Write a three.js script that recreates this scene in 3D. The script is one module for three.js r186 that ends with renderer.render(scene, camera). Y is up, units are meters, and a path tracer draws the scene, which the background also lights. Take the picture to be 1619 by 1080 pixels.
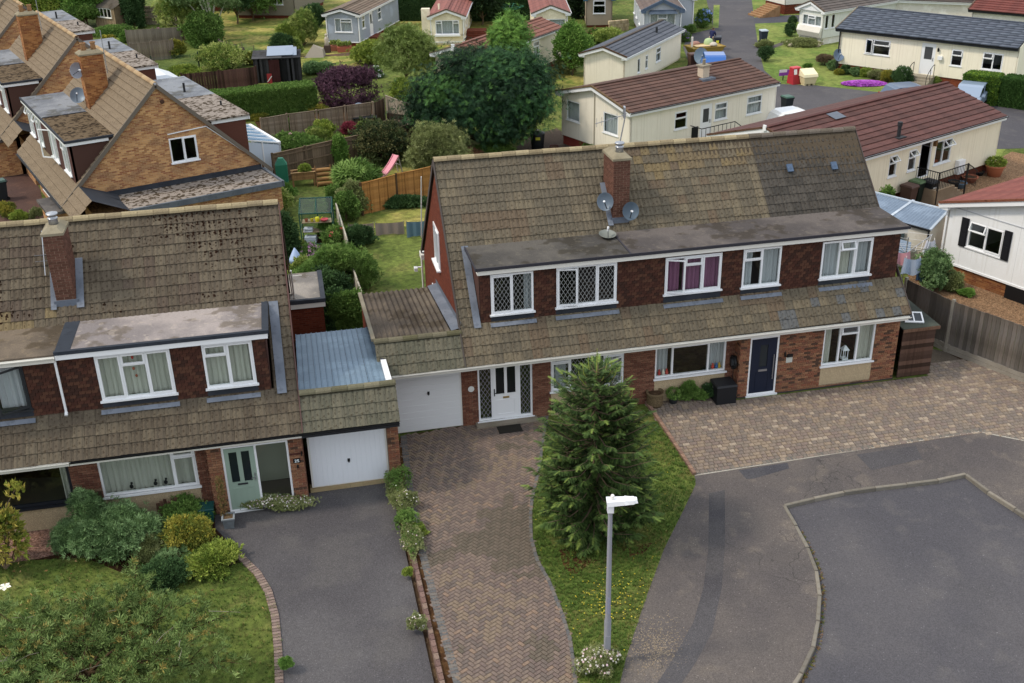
import * as THREE from 'three';
import { MarchingCubes } from 'three/addons/objects/MarchingCubes.js';
import { mergeGeometries } from 'three/addons/utils/BufferGeometryUtils.js';
import { FontLoader } from 'three/addons/loaders/FontLoader.js';
import { TextGeometry } from 'three/addons/geometries/TextGeometry.js';

// ---------- camera, sky, sun, exposure ----------
const scene = new THREE.Scene();
const camera = new THREE.PerspectiveCamera(34.804, 1619 / 1080, 0.5, 1500);
camera.position.set(0, 17.557, 0);
camera.rotation.order = 'YXZ';
camera.rotation.set(-25.895 * Math.PI / 180, 0, -1.277 * Math.PI / 180);
camera.updateMatrixWorld(); camera.updateProjectionMatrix();
const renderer = new THREE.WebGLRenderer({ antialias: true });
renderer.setSize(1024, 683);
renderer.toneMapping = THREE.LinearToneMapping;
renderer.toneMappingExposure = 1.22;
renderer.shadowMap.enabled = true;
const SUN = new THREE.Vector3(-0.62, 0.78, 0.10).normalize();
{ // overcast summer sky with thin broken cloud, brighter round the sun
  const W = 256, H = 128, d = new Float32Array(W * H * 4);
  for (let j = 0; j < H; j++) for (let i = 0; i < W; i++) {
    const el = ((j + .5) / H - .5) * Math.PI, az = ((i + .5) / W - .5) * 2 * Math.PI;
    const x = Math.cos(el) * Math.cos(az), y = Math.sin(el), z = Math.cos(el) * Math.sin(az);
    const s = Math.max(0, x * SUN.x + y * SUN.y + z * SUN.z);
    const c = .5 + .25 * Math.sin(az * 5 + 3 * Math.sin(el * 6)) * Math.cos(el * 9 + az * 2) + .25 * Math.sin(az * 11 - el * 14);
    const g = .80 + .16 * c + .5 * Math.pow(s, 12) + .18 * Math.max(0, y);
    const o = (j * W + i) * 4;
    d[o] = g * .93; d[o + 1] = g * .985; d[o + 2] = g * 1.07; d[o + 3] = 1;
  }
  const t = new THREE.DataTexture(d, W, H, THREE.RGBAFormat, THREE.FloatType);
  t.mapping = THREE.EquirectangularReflectionMapping; t.magFilter = t.minFilter = THREE.LinearFilter; t.needsUpdate = true;
  scene.background = t; scene.environment = t;
}
const sun = new THREE.DirectionalLight(0xfff0dc, 1.9);
sun.position.copy(SUN).multiplyScalar(120).add(new THREE.Vector3(0, 0, -55)); sun.target.position.set(0, 0, -55);
sun.castShadow = true; sun.shadow.radius = 14; sun.shadow.mapSize.set(4096, 4096);
Object.assign(sun.shadow.camera, { left: -80, right: 80, top: 80, bottom: -80, near: 1, far: 300 });
scene.add(sun, sun.target);

// ---------- helpers ----------
const D2R = Math.PI / 180, V3 = (x, y, z) => new THREE.Vector3(x, y, z);
function rng(a) { return () => { a |= 0; a = a + 0x6D2B79F5 | 0; let t = Math.imul(a ^ a >>> 15, 1 | a); t = t + Math.imul(t ^ t >>> 7, 61 | t) ^ t; return ((t ^ t >>> 14) >>> 0) / 4294967296; }; }
let R = rng(11);
const rr = (a, b) => a + (b - a) * R(), pick = a => a[Math.floor(R() * a.length)];
const T = z => z > -29 ? -0.0245 * (z + 29) : 0, TL = z => T(z) - .11;   // the plot of the left house lies a little lower
const RAY0 = camera.position;
function ray(px, py) { return V3(px / 1619 * 2 - 1, 1 - py / 1080 * 2, .5).unproject(camera).sub(RAY0).normalize(); }
function gp(px, py, f = T, dy = 0) { const d = ray(px, py); let y = 0, p; for (let i = 0; i < 8; i++) { const t = (y + dy - RAY0.y) / d.y; p = RAY0.clone().addScaledVector(d, t); y = f(p.z); } p.y = y; return p; }
function inView(p, m = 1.12) { const q = p.clone().project(camera); return Math.abs(q.x) < m && Math.abs(q.y) < m && q.z < 1; }
const counts = {};
function numbered(n) { const k = counts[n] = (counts[n] || 0) + 1; return k === 1 ? n : n + '_' + String(k - 1).padStart(3, '0'); }
function tag(o, label, category, group) { o.userData = { ...o.userData, label, category }; if (group) o.userData.group = group; return o; }
function thing(name, label, category, p = [0, 0, 0], yaw = 0, group) {
  const o = new THREE.Group(); o.name = numbered(name); o.position.set(...(p.isVector3 ? [p.x, p.y, p.z] : p)); o.rotation.y = yaw * D2R; scene.add(o); o.updateMatrixWorld();
  return tag(o, label, category, group);
}
function M(name, geo, mat, parent, label) {
  const m = new THREE.Mesh(geo, mat); m.castShadow = m.receiveShadow = true; m.name = parent === scene ? numbered(name) : name; parent.add(m); if (label) m.userData.label = label; return m;
}
function ground(name, geo, mat) { const m = M(name, geo, mat, scene); m.userData.kind = 'structure'; return m; }
class MB { // collects faces into one geometry, uv in metres
  constructor() { this.p = []; this.n = []; this.t = []; }
  v(p, n, t) { this.p.push(p.x, p.y, p.z); this.n.push(n.x, n.y, n.z); this.t.push(t[0], t[1]); }
  quad(a, b, c, d, uv) {
    const n = b.clone().sub(a).cross(d.clone().sub(a)); if (n.lengthSq() < 1e-14) n.copy(c.clone().sub(b).cross(d.clone().sub(b))); n.normalize();
    const f = Math.abs(n.y) > .72 ? q => [q.x, -q.z] : Math.abs(n.x) > Math.abs(n.z) ? q => [q.z, q.y] : q => [q.x, q.y];
    const u = uv || [a, b, c, d].map(f);
    [[a, 0], [b, 1], [c, 2], [a, 0], [c, 2], [d, 3]].forEach(([q, i]) => this.v(q, n, u[i])); return this;
  }
  tri(a, b, c) { const n = b.clone().sub(a).cross(c.clone().sub(a)).normalize(); const f = Math.abs(n.y) > .72 ? q => [q.x, -q.z] : Math.abs(n.x) > Math.abs(n.z) ? q => [q.z, q.y] : q => [q.x, q.y]; [a, b, c].forEach(q => this.v(q, n, f(q))); return this; }
  hull(b, t) { // bottom ring, top ring (4 points each, anticlockwise from above)
    for (let i = 0; i < 4; i++) this.quad(b[i], b[(i + 1) % 4], t[(i + 1) % 4], t[i]);
    this.quad(t[0], t[1], t[2], t[3]); this.quad(b[3], b[2], b[1], b[0]); return this;
  }
  box(x0, x1, y0, y1, z0, z1) { const r = y => [V3(x0, y, z1), V3(x1, y, z1), V3(x1, y, z0), V3(x0, y, z0)]; return this.hull(r(y0), r(y1)); }
  bar(p, q, w, h = w, up = V3(0, 1, 0)) { // square bar from p to q
    const d = q.clone().sub(p).normalize(); let s = d.clone().cross(up); if (s.lengthSq() < 1e-6) s = V3(1, 0, 0); s.normalize().multiplyScalar(w / 2); const k = s.clone().cross(d).normalize().multiplyScalar(h / 2);
    const ring = c => [c.clone().sub(s).sub(k), c.clone().add(s).sub(k), c.clone().add(s).add(k), c.clone().sub(s).add(k)];
    const a = ring(p), b = ring(q); for (let i = 0; i < 4; i++) this.quad(a[i], a[(i + 1) % 4], b[(i + 1) % 4], b[i]); this.quad(a[3], a[2], a[1], a[0]); this.quad(b[0], b[1], b[2], b[3]); return this;
  }
  tube(pts, r0, r1 = r0, seg = 8, cap = true) {
    const rings = pts.map((p, i) => {
      const d = (pts[i + 1] || p).clone().sub(pts[i - 1] || p).normalize(); let s = d.clone().cross(Math.abs(d.y) > .9 ? V3(1, 0, 0) : V3(0, 1, 0)).normalize(); const k = s.clone().cross(d); const r = r0 + (r1 - r0) * i / (pts.length - 1);
      return Array.from({ length: seg }, (_, j) => { const a = -j / seg * 2 * Math.PI, n = s.clone().multiplyScalar(Math.cos(a)).addScaledVector(k, Math.sin(a)); return [p.clone().addScaledVector(n, r), n]; });
    });
    for (let i = 0; i + 1 < pts.length; i++) for (let j = 0; j < seg; j++) {
      const a = rings[i][j], b = rings[i][(j + 1) % seg], c = rings[i + 1][(j + 1) % seg], d = rings[i + 1][j], l = i * .3;
      [[a, 0, 0], [b, 1, 0], [c, 1, 1], [a, 0, 0], [c, 1, 1], [d, 0, 1]].forEach(([q, u, w]) => this.v(q[0], q[1], [(j + u) / seg, l + w * .3]));
    }
    if (cap) for (const [i, s] of [[0, -1], [pts.length - 1, 1]]) { const n = (pts[1].clone().sub(pts[0])).normalize().multiplyScalar(s); for (let j = 0; j < seg; j++) { const a = rings[i][j][0], b = rings[i][(j + 1) % seg][0]; (s > 0 ? [pts[i], a, b] : [pts[i], b, a]).forEach(q => this.v(q, n, [q.x, q.z])); } }
    return this;
  }
  add(g, m) { const h = g.index ? g.toNonIndexed() : g.clone(); if (m) h.applyMatrix4(m); const P = h.attributes.position.array, N = h.attributes.normal.array, U = h.attributes.uv?.array; for (let i = 0; i < P.length; i++) { this.p.push(P[i]); this.n.push(N[i]); } for (let i = 0; i < P.length / 3 * 2; i++) this.t.push(U ? U[i] : 0); return this; }
  geo() { const g = new THREE.BufferGeometry(); g.setAttribute('position', new THREE.Float32BufferAttribute(this.p, 3)); g.setAttribute('normal', new THREE.Float32BufferAttribute(this.n, 3)); g.setAttribute('uv', new THREE.Float32BufferAttribute(this.t, 2)); return g; }
}
const mb = () => new MB();
const bx = (...a) => mb().box(...a).geo();
const mat4 = (x, y, z, ry = 0, rx = 0, rz = 0, s = 1) => new THREE.Matrix4().compose(V3(x, y, z), new THREE.Quaternion().setFromEuler(new THREE.Euler(rx, ry, rz, 'YXZ')), s.isVector3 ? s : V3(s, s, s));
function block(sx, sy, sz, c = .006) { // centred block, base at y = 0, chamfered top
  const r = (y, k) => [V3(-sx / 2 + k, y, sz / 2 - k), V3(sx / 2 - k, y, sz / 2 - k), V3(sx / 2 - k, y, -sz / 2 + k), V3(-sx / 2 + k, y, -sz / 2 + k)], m = mb(), a = r(0, 0), b = r(sy - c, 0), d = r(sy, c);
  for (let i = 0; i < 4; i++) { const j = (i + 1) % 4; m.quad(a[i], a[j], b[j], b[i]); m.quad(b[i], b[j], d[j], d[i]); } return m.quad(...d).geo();
}
function extr(pts, depth, holes = [], bevel = 0) { // outline in x,y with holes, front face at z = 0, body behind it
  const s = new THREE.Shape(pts.map(p => new THREE.Vector2(...p)));
  for (const h of holes) s.holes.push(new THREE.Path([[h[0], h[1]], [h[0], h[3]], [h[2], h[3]], [h[2], h[1]]].map(p => new THREE.Vector2(...p))));
  const g = new THREE.ExtrudeGeometry(s, { depth: depth - 2 * bevel, bevelEnabled: bevel > 0, bevelSize: bevel, bevelThickness: bevel, bevelOffset: -bevel, bevelSegments: 1 }); g.translate(0, 0, -depth + bevel); return g;
}
const lathe = (pts, seg = 16) => new THREE.LatheGeometry(pts.map(p => new THREE.Vector2(...p)), seg);

// ---------- textures ----------
const LAT = (() => { const r = rng(5), a = new Float32Array(65536); for (let i = 0; i < 65536; i++) a[i] = r(); return a; })();
function vn(x, y, per, s = 0) { const xi = Math.floor(x), yi = Math.floor(y); let fx = x - xi, fy = y - yi; fx = fx * fx * (3 - 2 * fx); fy = fy * fy * (3 - 2 * fy); const w = (i, j) => LAT[((((j % per) + per) % per) * 251 + (((i % per) + per) % per) * 7 + s * 1013) & 65535]; const a = w(xi, yi), b = w(xi + 1, yi), c = w(xi, yi + 1), d = w(xi + 1, yi + 1); return a + (b - a) * fx + (c - a) * fy + (a - b - c + d) * fx * fy; }
function fbm(u, v, per, oct, s = 0) { let a = 0, k = .5, t = 0; for (let i = 0; i < oct; i++) { a += k * vn(u * per, v * per, per, s + i); t += k; k *= .55; per *= 2; } return a / t; }
function tex(size, metres, fn, o = {}) { // fn(u, v, random) -> [r, g, b] as sRGB 0..255
  const H = o.h || size, d = new Uint8Array(size * H * 4), r = rng(o.seed || 3);
  for (let j = 0; j < H; j++) for (let i = 0; i < size; i++) { const c = fn((i + .5) / size, (j + .5) / H, r()), q = (j * size + i) * 4; for (let k = 0; k < 3; k++) d[q + k] = Math.max(0, Math.min(255, c[k])); d[q + 3] = 255; }
  const t = new THREE.DataTexture(d, size, H); t.wrapS = t.wrapT = THREE.RepeatWrapping; t.magFilter = THREE.LinearFilter; t.minFilter = THREE.LinearMipmapLinearFilter; t.generateMipmaps = true; if (!o.lin) t.colorSpace = THREE.SRGBColorSpace;
  t.repeat.set(1 / metres, 1 / (o.mv || metres)); t.needsUpdate = true; return t;
}
const mix = (a, b, t) => a.map((x, i) => x + (b[i] - x) * t), sm = (a, b, x) => { x = Math.max(0, Math.min(1, (x - a) / (b - a))); return x * x * (3 - 2 * x); };
const grainBump = tex(256, .5, (u, v, r) => { const g = 128 + 70 * (r - .5) + 60 * (fbm(u, v, 16, 3) - .5); return [g, g, g]; }, { lin: true });
const mottle = (size, m, a, b, c, o = {}) => tex(size, m, (u, v, r) => { const f = fbm(u, v, o.per || 4, 5, 1), g = fbm(u, v, (o.per || 4) * 6, 3, 4), k = 1 + (o.grain || .18) * (r - .5); let q = mix(a, b, sm(.36, .64, f)); q = mix(q, c, (o.spots ?? .5) * sm(.6, .78, g)); return q.map(x => x * k); }, o);
const TX = {
  asphalt: tex(1024, 18, (u, v, r) => { const f = fbm(u, v, 5, 5, 2), f2 = fbm(u, v, 24, 4, 7), s = fbm(u, v, 11, 3, 9); let c = mix([76, 75, 79], [86, 84, 86], sm(.3, .7, f)); c = mix(c, [72, 71, 73], .3 * sm(.56, .8, s)); c = mix(c, [106, 102, 98], .25 * sm(.6, .8, f2)); const k = 1 + .24 * (r - .5) + (r > .9985 ? .5 : 0); return c.map(x => x * k); }),
  pave: tex(1024, 16, (u, v, r) => { const f = fbm(u, v, 4, 5, 12), f2 = fbm(u, v, 30, 3, 17), s = fbm(u, v, 9, 4, 19); let c = mix([80, 76, 76], [96, 90, 86], sm(.3, .68, f)); c = mix(c, [76, 73, 73], .45 * sm(.54, .74, s)); c = mix(c, [122, 112, 100], .3 * sm(.62, .8, f2)); const cr = Math.abs(fbm(u, v, 6, 5, 91) - .5); if (cr < .0035 && s > .46) c = mix(c, [56, 54, 53], .45); const k = 1 + .3 * (r - .5) + (r > .998 ? .6 : 0); return c.map(x => x * k); }),
  drive: tex(768, 10, (u, v, r) => { const f = fbm(u, v, 4, 5, 22), s = fbm(u, v, 7, 4, 29); let c = mix([76, 74, 76], [88, 86, 87], sm(.3, .7, f)); c = mix(c, [96, 93, 90], .4 * sm(.55, .75, s)); const k = 1 + .34 * (r - .5) + (r > .997 ? .5 : 0); return c.map(x => x * k); }),
  lawn: tex(768, 9, (u, v, r) => { const f = fbm(u, v, 6, 4, 3), g = fbm(u, v, 60, 3, 8), d = fbm(u, v, 9, 4, 14); let c = mix([80, 94, 42], [100, 112, 54], sm(.3, .7, f)); c = mix(c, [122, 116, 70], .5 * sm(.55, .78, d)); const k = .7 + .55 * g + .3 * (r - .5); return c.map(x => x * k); }),
  dry: tex(512, 11, (u, v, r) => { const f = fbm(u, v, 5, 4, 33), g = fbm(u, v, 50, 3, 38), d = fbm(u, v, 8, 4, 44); let c = mix([112, 118, 56], [152, 142, 82], sm(.3, .7, f)); c = mix(c, [84, 104, 42], .8 * sm(.52, .7, d)); const k = .75 + .5 * g + .25 * (r - .5); return c.map(x => x * k); }),
  bright: tex(512, 9, (u, v, r) => { const f = fbm(u, v, 5, 4, 53), g = fbm(u, v, 40, 3, 58), m = .5 + .5 * Math.sin(v * 2 * Math.PI * 9); let c = mix([92, 112, 52], [120, 130, 68], sm(.3, .7, f)); const k = .78 + .4 * g + .2 * (r - .5) + .04 * m; return c.map(x => x * k); }),
  soil: mottle(512, 3, [74, 58, 44], [98, 80, 60], [130, 112, 88], { grain: .5, per: 6 }),
  gravel: tex(512, 1.6, (u, v, r) => { const g = vn(u * 64, v * 64, 64, 3), h = vn(u * 40, v * 40, 40, 9); const c = mix([128, 104, 92], [176, 158, 148], g); return c.map(x => x * (.72 + .5 * h + .2 * (r - .5))); }),
  tile: tex(512, 1.5, (u, v, r) => { const f = fbm(u, v, 6, 4, 2), l = fbm(u, v, 40, 2, 6), d = fbm(u, v, 26, 3, 11); let c = mix([206, 203, 196], [232, 229, 220], f); c = mix(c, [255, 252, 236], .7 * sm(.7, .8, l)); c = mix(c, [130, 120, 108], .6 * sm(.64, .76, d)); return c.map(x => x * (1 + .22 * (r - .5))); }),
  brickgrain: tex(256, .6, (u, v, r) => { const f = fbm(u, v, 5, 4, 2), d = fbm(u, v, 16, 3, 7); const c = mix([200, 196, 190], [255, 250, 244], f); return c.map(x => x * (1 + .2 * (r - .5)) * (1 - .35 * sm(.6, .75, d))); }),
  render: mottle(512, 3, [232, 228, 220], [250, 248, 242], [214, 208, 196], { grain: .1, spots: .35 }),
  dash: tex(256, .5, (u, v, r) => { const h = vn(u * 64, v * 64, 64, 9); const k = .76 + .42 * h + .16 * (r - .5); return [178 * k, 160 * k, 130 * k]; }),
  felt: tex(512, 5, (u, v, r) => { const f = fbm(u, v, 5, 5, 61), d = fbm(u, v, 9, 4, 67), w = fbm(u, v, 30, 3, 69); let c = mix([170, 168, 168], [212, 208, 204], sm(.3, .7, f)); c = mix(c, [120, 112, 96], .5 * sm(.56, .72, d)); c = mix(c, [236, 230, 214], .4 * sm(.64, .76, w)); return c.map(x => x * (1 + .22 * (r - .5))); }),
  mossroof: tex(512, 3.5, (u, v, r) => { const f = fbm(u, v, 26, 4, 71), d = fbm(u, v, 5, 3, 75); let c = mix([164, 158, 152], [192, 186, 180], r); c = mix(c, [78, 68, 54], .9 * sm(.6 - .2 * d, .7 - .2 * d, f)); return c; }),
  wood: tex(512, 1.2, (u, v, r) => { const g = fbm(u * 1, v, 4, 3, 3) * .5 + vn(u * 90, v * 5, 90, 8) * .5; const k = .72 + .5 * g + .14 * (r - .5); return [255 * k, 250 * k, 240 * k]; }),
  metal: mottle(256, 2.5, [215, 220, 225], [240, 243, 246], [180, 184, 186], { grain: .06, spots: .4 }),
  bark: tex(256, .8, (u, v, r) => { const k = .6 + .5 * vn(u * 24, v * 6, 24, 2) + .2 * (r - .5); return [130 * k, 112 * k, 92 * k]; }),
  farbrick: tex(512, 2.25, (u, v, r) => { // ten stretchers by twenty four courses
    const row = Math.floor(v * 24), x = u * 10 + (row & 1) * .5, col = Math.floor(x), fx = x - col, fy = v * 24 - row, id = LAT[((row * 37 + ((col % 10) + 10) % 10 * 11) * 13) & 65535], f = fbm(u, v, 5, 3, 81);
    if (fx < .05 || fy < .15) return [178, 152, 118].map(q => q * (.94 + .12 * r)); let c = mix([150, 106, 70], [202, 158, 108], id); c = mix(c, [136, 84, 60], id > .45 && id < .62 ? .8 : 0); c = mix(c, [120, 90, 70], .4 * sm(.5, .7, f)); return c.map(q => q * (.9 + .2 * r)); }, { mv: 1.8 }),
  redbrick: tex(512, 2.25, (u, v, r) => { const row = Math.floor(v * 24), x = u * 10 + (row & 1) * .5, col = Math.floor(x), fx = x - col, fy = v * 24 - row, id = LAT[((row * 37 + ((col % 10) + 10) % 10 * 11) * 13) & 65535]; if (fx < .05 || fy < .15) return [140, 112, 96].map(q => q * (.94 + .12 * r)); return mix([126, 70, 54], [160, 96, 72], id).map(q => q * (.9 + .2 * r)); }, { mv: 1.8 }),
  brickbump: tex(512, 2.25, (u, v) => { const row = Math.floor(v * 24), x = u * 10 + (row & 1) * .5, fx = x - Math.floor(x), fy = v * 24 - row, g = (fx < .05 || fy < .15) ? 60 : 200; return [g, g, g]; }, { mv: 1.8, lin: true }),
  panel: tex(512, 3.6, (u, v, r) => { const x = (u * 3) % 1, f = fbm(u, v, 5, 4, 95), st = vn(u * 60, v * 2, 60, 96); let c = mix([236, 234, 228], [252, 250, 246], f); c = mix(c, [206, 200, 186], .2 * sm(.62, .9, st) * sm(.35, .6, f)); if (x < .016) c = c.map(q => q * .91); return c.map(q => q * (1 + .05 * (r - .5))); }),
  cloth: tex(256, .6, (u, v, r) => { const k = .94 + .1 * (r - .5) + .04 * Math.sin(u * 6.283 * 60); return [255 * k, 255 * k, 255 * k]; }),
};
const mats = new Map();
function mt(hex, rough = .8, o = {}) { const key = hex + '|' + rough + '|' + Object.entries(o).map(([k, v]) => k + (v?.uuid || v)).join(); if (!mats.has(key)) mats.set(key, new THREE.MeshPhysicalMaterial({ color: hex, roughness: rough, specularIntensity: o.spec ?? .5, ...(({ spec, ...q }) => q)(o) })); return mats.get(key); }
const tm = (t, hex = 0xffffff, rough = .92, o = {}) => mt(hex, rough, { map: t, spec: .3, ...o });
const rough = s => ({ bumpMap: grainBump, bumpScale: s });
const MT = {
  upvc: mt(0xe4e6e8, .32), upvcOld: mt(0xdad8d0, .45), black: mt(0x17181a, .5), dark: mt(0x2b2d30, .6), lead: tm(TX.metal, 0x767b84, .65), leadDark: tm(TX.metal, 0x3e4147, .75), steel: mt(0xa8abb0, .35, { metalness: .8 }),
  glass: mt(0xf4faf8, .02, { transmission: 1, thickness: 0, ior: 1.5, spec: 1 }), room: mt(0x6e675c, .95), curtain: mt(0xd9d8cc, .95, { map: TX.cloth, side: THREE.DoubleSide, transmission: .25, thickness: 0 }), net: mt(0xb9bcc0, .95, { map: TX.cloth, side: THREE.DoubleSide }),
  mortar: tm(TX.brickgrain, 0xb09c86, .95), mortarDark: tm(TX.brickgrain, 0x9a8474, .95), cream: tm(TX.render, 0xf2ebd6, .85), white: tm(TX.render, 0xeeeeec, .75), concrete: tm(TX.render, 0x9c968a, .92, rough(.004)), dash: tm(TX.dash, 0xffffff, .95, rough(.006)),
  bark: tm(TX.bark, 0xffffff, .95), twig: tm(TX.bark, 0xb8ae9c, .95), soil: tm(TX.soil, 0xffffff, 1, rough(.02)), brick: tm(TX.brickgrain, 0xffffff, .9, rough(.003)), tile: tm(TX.tile, 0xffffff, .93, rough(.003)), wood: tm(TX.wood, 0xffffff, .88),
};
const tint = (base, hex) => { const k = base.uuid + hex; if (!mats.has(k)) { const m = base.clone(); m.color.set(hex); mats.set(k, m); } return mats.get(k); };
function lay(parent, items, geos, base, pal, n, one, many) { // pieces laid one by one: the n nearest in view as meshes, the rest as one mass
  parent.updateMatrixWorld(true);
  for (const it of items) { it.w = V3().setFromMatrixPosition(it.m).applyMatrix4(parent.matrixWorld); it.d = it.w.distanceTo(camera.position) + (inView(it.w, 1) ? 0 : 500); }
  items.sort((a, b) => a.d - b.d);
  for (const it of items.slice(0, n)) { const m = M(one, geos[it.g || 0], tint(base, pal[it.c]), parent); m.matrixAutoUpdate = true; it.m.decompose(m.position, m.quaternion, m.scale); }
  const rest = items.slice(n);
  geos.forEach((g, k) => {
    const l = rest.filter(it => (it.g || 0) === k); if (!l.length) return;
    const im = new THREE.InstancedMesh(g, base, l.length), c = new THREE.Color(); l.forEach((it, i) => { im.setMatrixAt(i, it.m); im.setColorAt(i, c.set(pal[it.c])); });
    im.name = many; im.castShadow = im.receiveShadow = true; im.userData.kind = 'stuff'; parent.add(im);
  });
}
// window in the plane z = 0 of its parent, facing +z; lights are [x0, y0, x1, y1, kind, angle] as shares of the opening; kind 0 fixed, 1 sash, 2 side hung open, 3 top hung open
function win(parent, W, H, lights, o = {}) {
  const fm = o.mat || MT.upvc, f = o.f || .03, e = o.edge ?? .03, dp = o.depth || .08;
  const hs = lights.map(l => [e + (W - 2 * e) * l[0] + f, e + (H - 2 * e) * l[1] + f, e + (W - 2 * e) * l[2] - f, e + (H - 2 * e) * l[3] - f]);
  const w = M(o.name || 'window', extr([[0, 0], [W, 0], [W, H], [0, H]], dp, hs).translate(0, 0, dp * .4), fm, parent, o.label);
  w.position.set(...(o.pos || [0, 0, 0])); w.rotation.y = o.ry || 0;
  lights.forEach((l, i) => {
    let [x0, y0, x1, y1] = hs[i]; const k = l[4] || 0; if (k < 0) return; const sw = x1 - x0, sh = y1 - y0;
    const pane = M('pane', new THREE.PlaneGeometry(sw - (k ? .05 : 0), sh - (k ? .05 : 0)), l[6] || MT.glass, w); let kids = [pane];
    if (o.lead) { const L = mb(), s = .13, a = sw - (k ? .06 : 0), b = sh - (k ? .06 : 0); for (let c = -Math.ceil((a + b) / s); c * s < a + b; c++) for (const sg of [1, -1]) { const q = []; for (let t = 0; t <= 40; t++) { const y = -b / 2 + b * t / 40, x = c * s + sg * (y + b / 2) * .62; if (Math.abs(x) <= a / 2) q.push(V3(x, y, .004)); } if (q.length > 1) L.bar(q[0], q[q.length - 1], .011, .006, V3(0, 0, 1)); } kids.push(M('lead_lattice', L.geo(), mt(0x9a9c9a, .6), w)); }
    if (k) { const r = .045; kids.push(M('casement', extr([[-sw / 2 - .012, -sh / 2 - .012], [sw / 2 + .012, -sh / 2 - .012], [sw / 2 + .012, sh / 2 + .012], [-sw / 2 - .012, sh / 2 + .012]], .05, [[-sw / 2 + r - .012, -sh / 2 + r - .012, sw / 2 - r + .012, sh / 2 - r + .012]]).translate(0, 0, .035), fm, w)); }
    for (const m of kids) {
      m.position.set((x0 + x1) / 2, (y0 + y1) / 2, k ? dp * .4 - .01 : 0);
      if (k === 2) { const s = l[5] > 0 ? -1 : 1, a = l[5] * D2R; m.position.x = (s < 0 ? x0 : x1) - s * sw / 2 * Math.cos(a); m.position.z += sw / 2 * Math.abs(Math.sin(a)); m.rotation.y = -a; }
      if (k === 3) { const a = l[5] * D2R; m.position.y = y1 - sh / 2 * Math.cos(a); m.position.z += sh / 2 * Math.sin(a); m.rotation.x = -a; }
    }
  });
  if (o.sill !== 0) M('sill', bx(-.05, W + .05, -.05, .0, -.02, o.sill || .1), o.sillMat || fm, w);
  for (const c of o.cur || []) { const [a, b, m, y0 = 0, y1 = 1] = c, n = Math.max(8, Math.round((b - a) * W / .05)), q = mb(); for (let i = 0; i < n; i++) { const X = t => a * W + (b - a) * W * t / n, Z = t => -.16 + .035 * Math.sin(t * 1.9) + .015 * Math.sin(t * .7 + a * 9); q.quad(V3(X(i), y0 * H, Z(i)), V3(X(i + 1), y0 * H, Z(i + 1)), V3(X(i + 1), y1 * H, Z(i + 1)), V3(X(i), y1 * H, Z(i))); } M('curtain', q.geo(), m || MT.curtain, w); }
  return w;
}
// ---------- ground, road, pavements, drives ----------
const inside = (pts, x, z) => { let c = false; for (let i = 0, j = pts.length - 1; i < pts.length; j = i++) { const a = pts[i], b = pts[j]; if ((a.z > z) !== (b.z > z) && x < (b.x - a.x) * (z - a.z) / (b.z - a.z) + a.x) c = !c; } return c; };
function clipZ(pts, z0, s) { const o = []; pts.forEach((p, i) => { const q = pts[(i + 1) % pts.length], a = (p.z - z0) * s >= 0, b = (q.z - z0) * s >= 0; if (a) o.push(p); if (a !== b) { const t = (z0 - p.z) / (q.z - p.z); o.push(p.clone().lerp(q, t)); } }); return o; }
function sheetGeo(pts, lift, f = T) {
  const gs = [];
  for (const q of [clipZ(pts, -29, 1), clipZ(pts, -29, -1)]) { if (q.length < 3) continue; const g = new THREE.ShapeGeometry(new THREE.Shape(q.map(p => new THREE.Vector2(p.x, -p.z)))).toNonIndexed(); const P = g.attributes.position; const n = q === 0 ? 0 : 1; for (let i = 0; i < P.count; i++) { const x = P.getX(i), z = -P.getY(i); P.setXYZ(i, x, f(z) + lift, z); } g.computeVertexNormals(); gs.push(g); }
  return mergeGeometries(gs);
}
const pxs = (l, f) => l.map(q => gp(q[0], q[1], f));
const sheet = (name, pts, mat, layer, f) => ground(name, sheetGeo(pts, layer * .004, f), mat);
const asphalt = tm(TX.asphalt, 0xffffff, .95, rough(.004)), paveM = tm(TX.pave, 0xffffff, .95, rough(.004)), driveM = tm(TX.drive, 0xffffff, .95, rough(.004)), lawnM = tm(TX.lawn, 0xffffff, 1, rough(.03)), dryM = tm(TX.dry, 0xffffff, 1, rough(.03)), brightM = tm(TX.bright, 0xffffff, 1, rough(.03)), gravelM = tm(TX.gravel, 0xffffff, 1, rough(.02));
const rect = (x0, x1, z0, z1) => [V3(x0, 0, z1), V3(x1, 0, z1), V3(x1, 0, z0), V3(x0, 0, z0)];
ground('ground', sheetGeo(rect(-400, 400, -420, 30), -.17), MT.soil);
sheet('back_lawn', rect(-250, 250, -330, -29), lawnM, 0);
// kerb line of the turning head
const kerbA = pxs([[1215, 1150], [1256, 1080], [1277, 1049], [1288.5, 1015], [1295.5, 966], [1296, 935], [1290, 898.6], [1279, 870], [1261, 836], [1240, 799]]), kerbB = pxs([[1240, 799], [1318, 780], [1380.6, 771], [1479, 759.6], [1527, 749]]), kerbC = pxs([[1527, 749], [1562, 776], [1619, 813], [1720, 880], [1800, 930]]);
const kerbAll = [...kerbA, ...kerbB.slice(1), ...kerbC.slice(1)];
const roadPts = [...kerbAll, ...pxs([[1900, 1050], [1900, 1400], [1150, 1400]])];
ground('road', sheetGeo(roadPts, -.1), asphalt);
const driveFront = pxs([[1098, 752], [1323, 717], [1548, 683], [1619, 697], [1780, 728]]);
const vergeEdge = pxs([[1100, 766], [1080, 808], [1050, 868], [1024, 938], [1003, 1000], [990, 1040], [978, 1090], [970, 1150]]);
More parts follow.
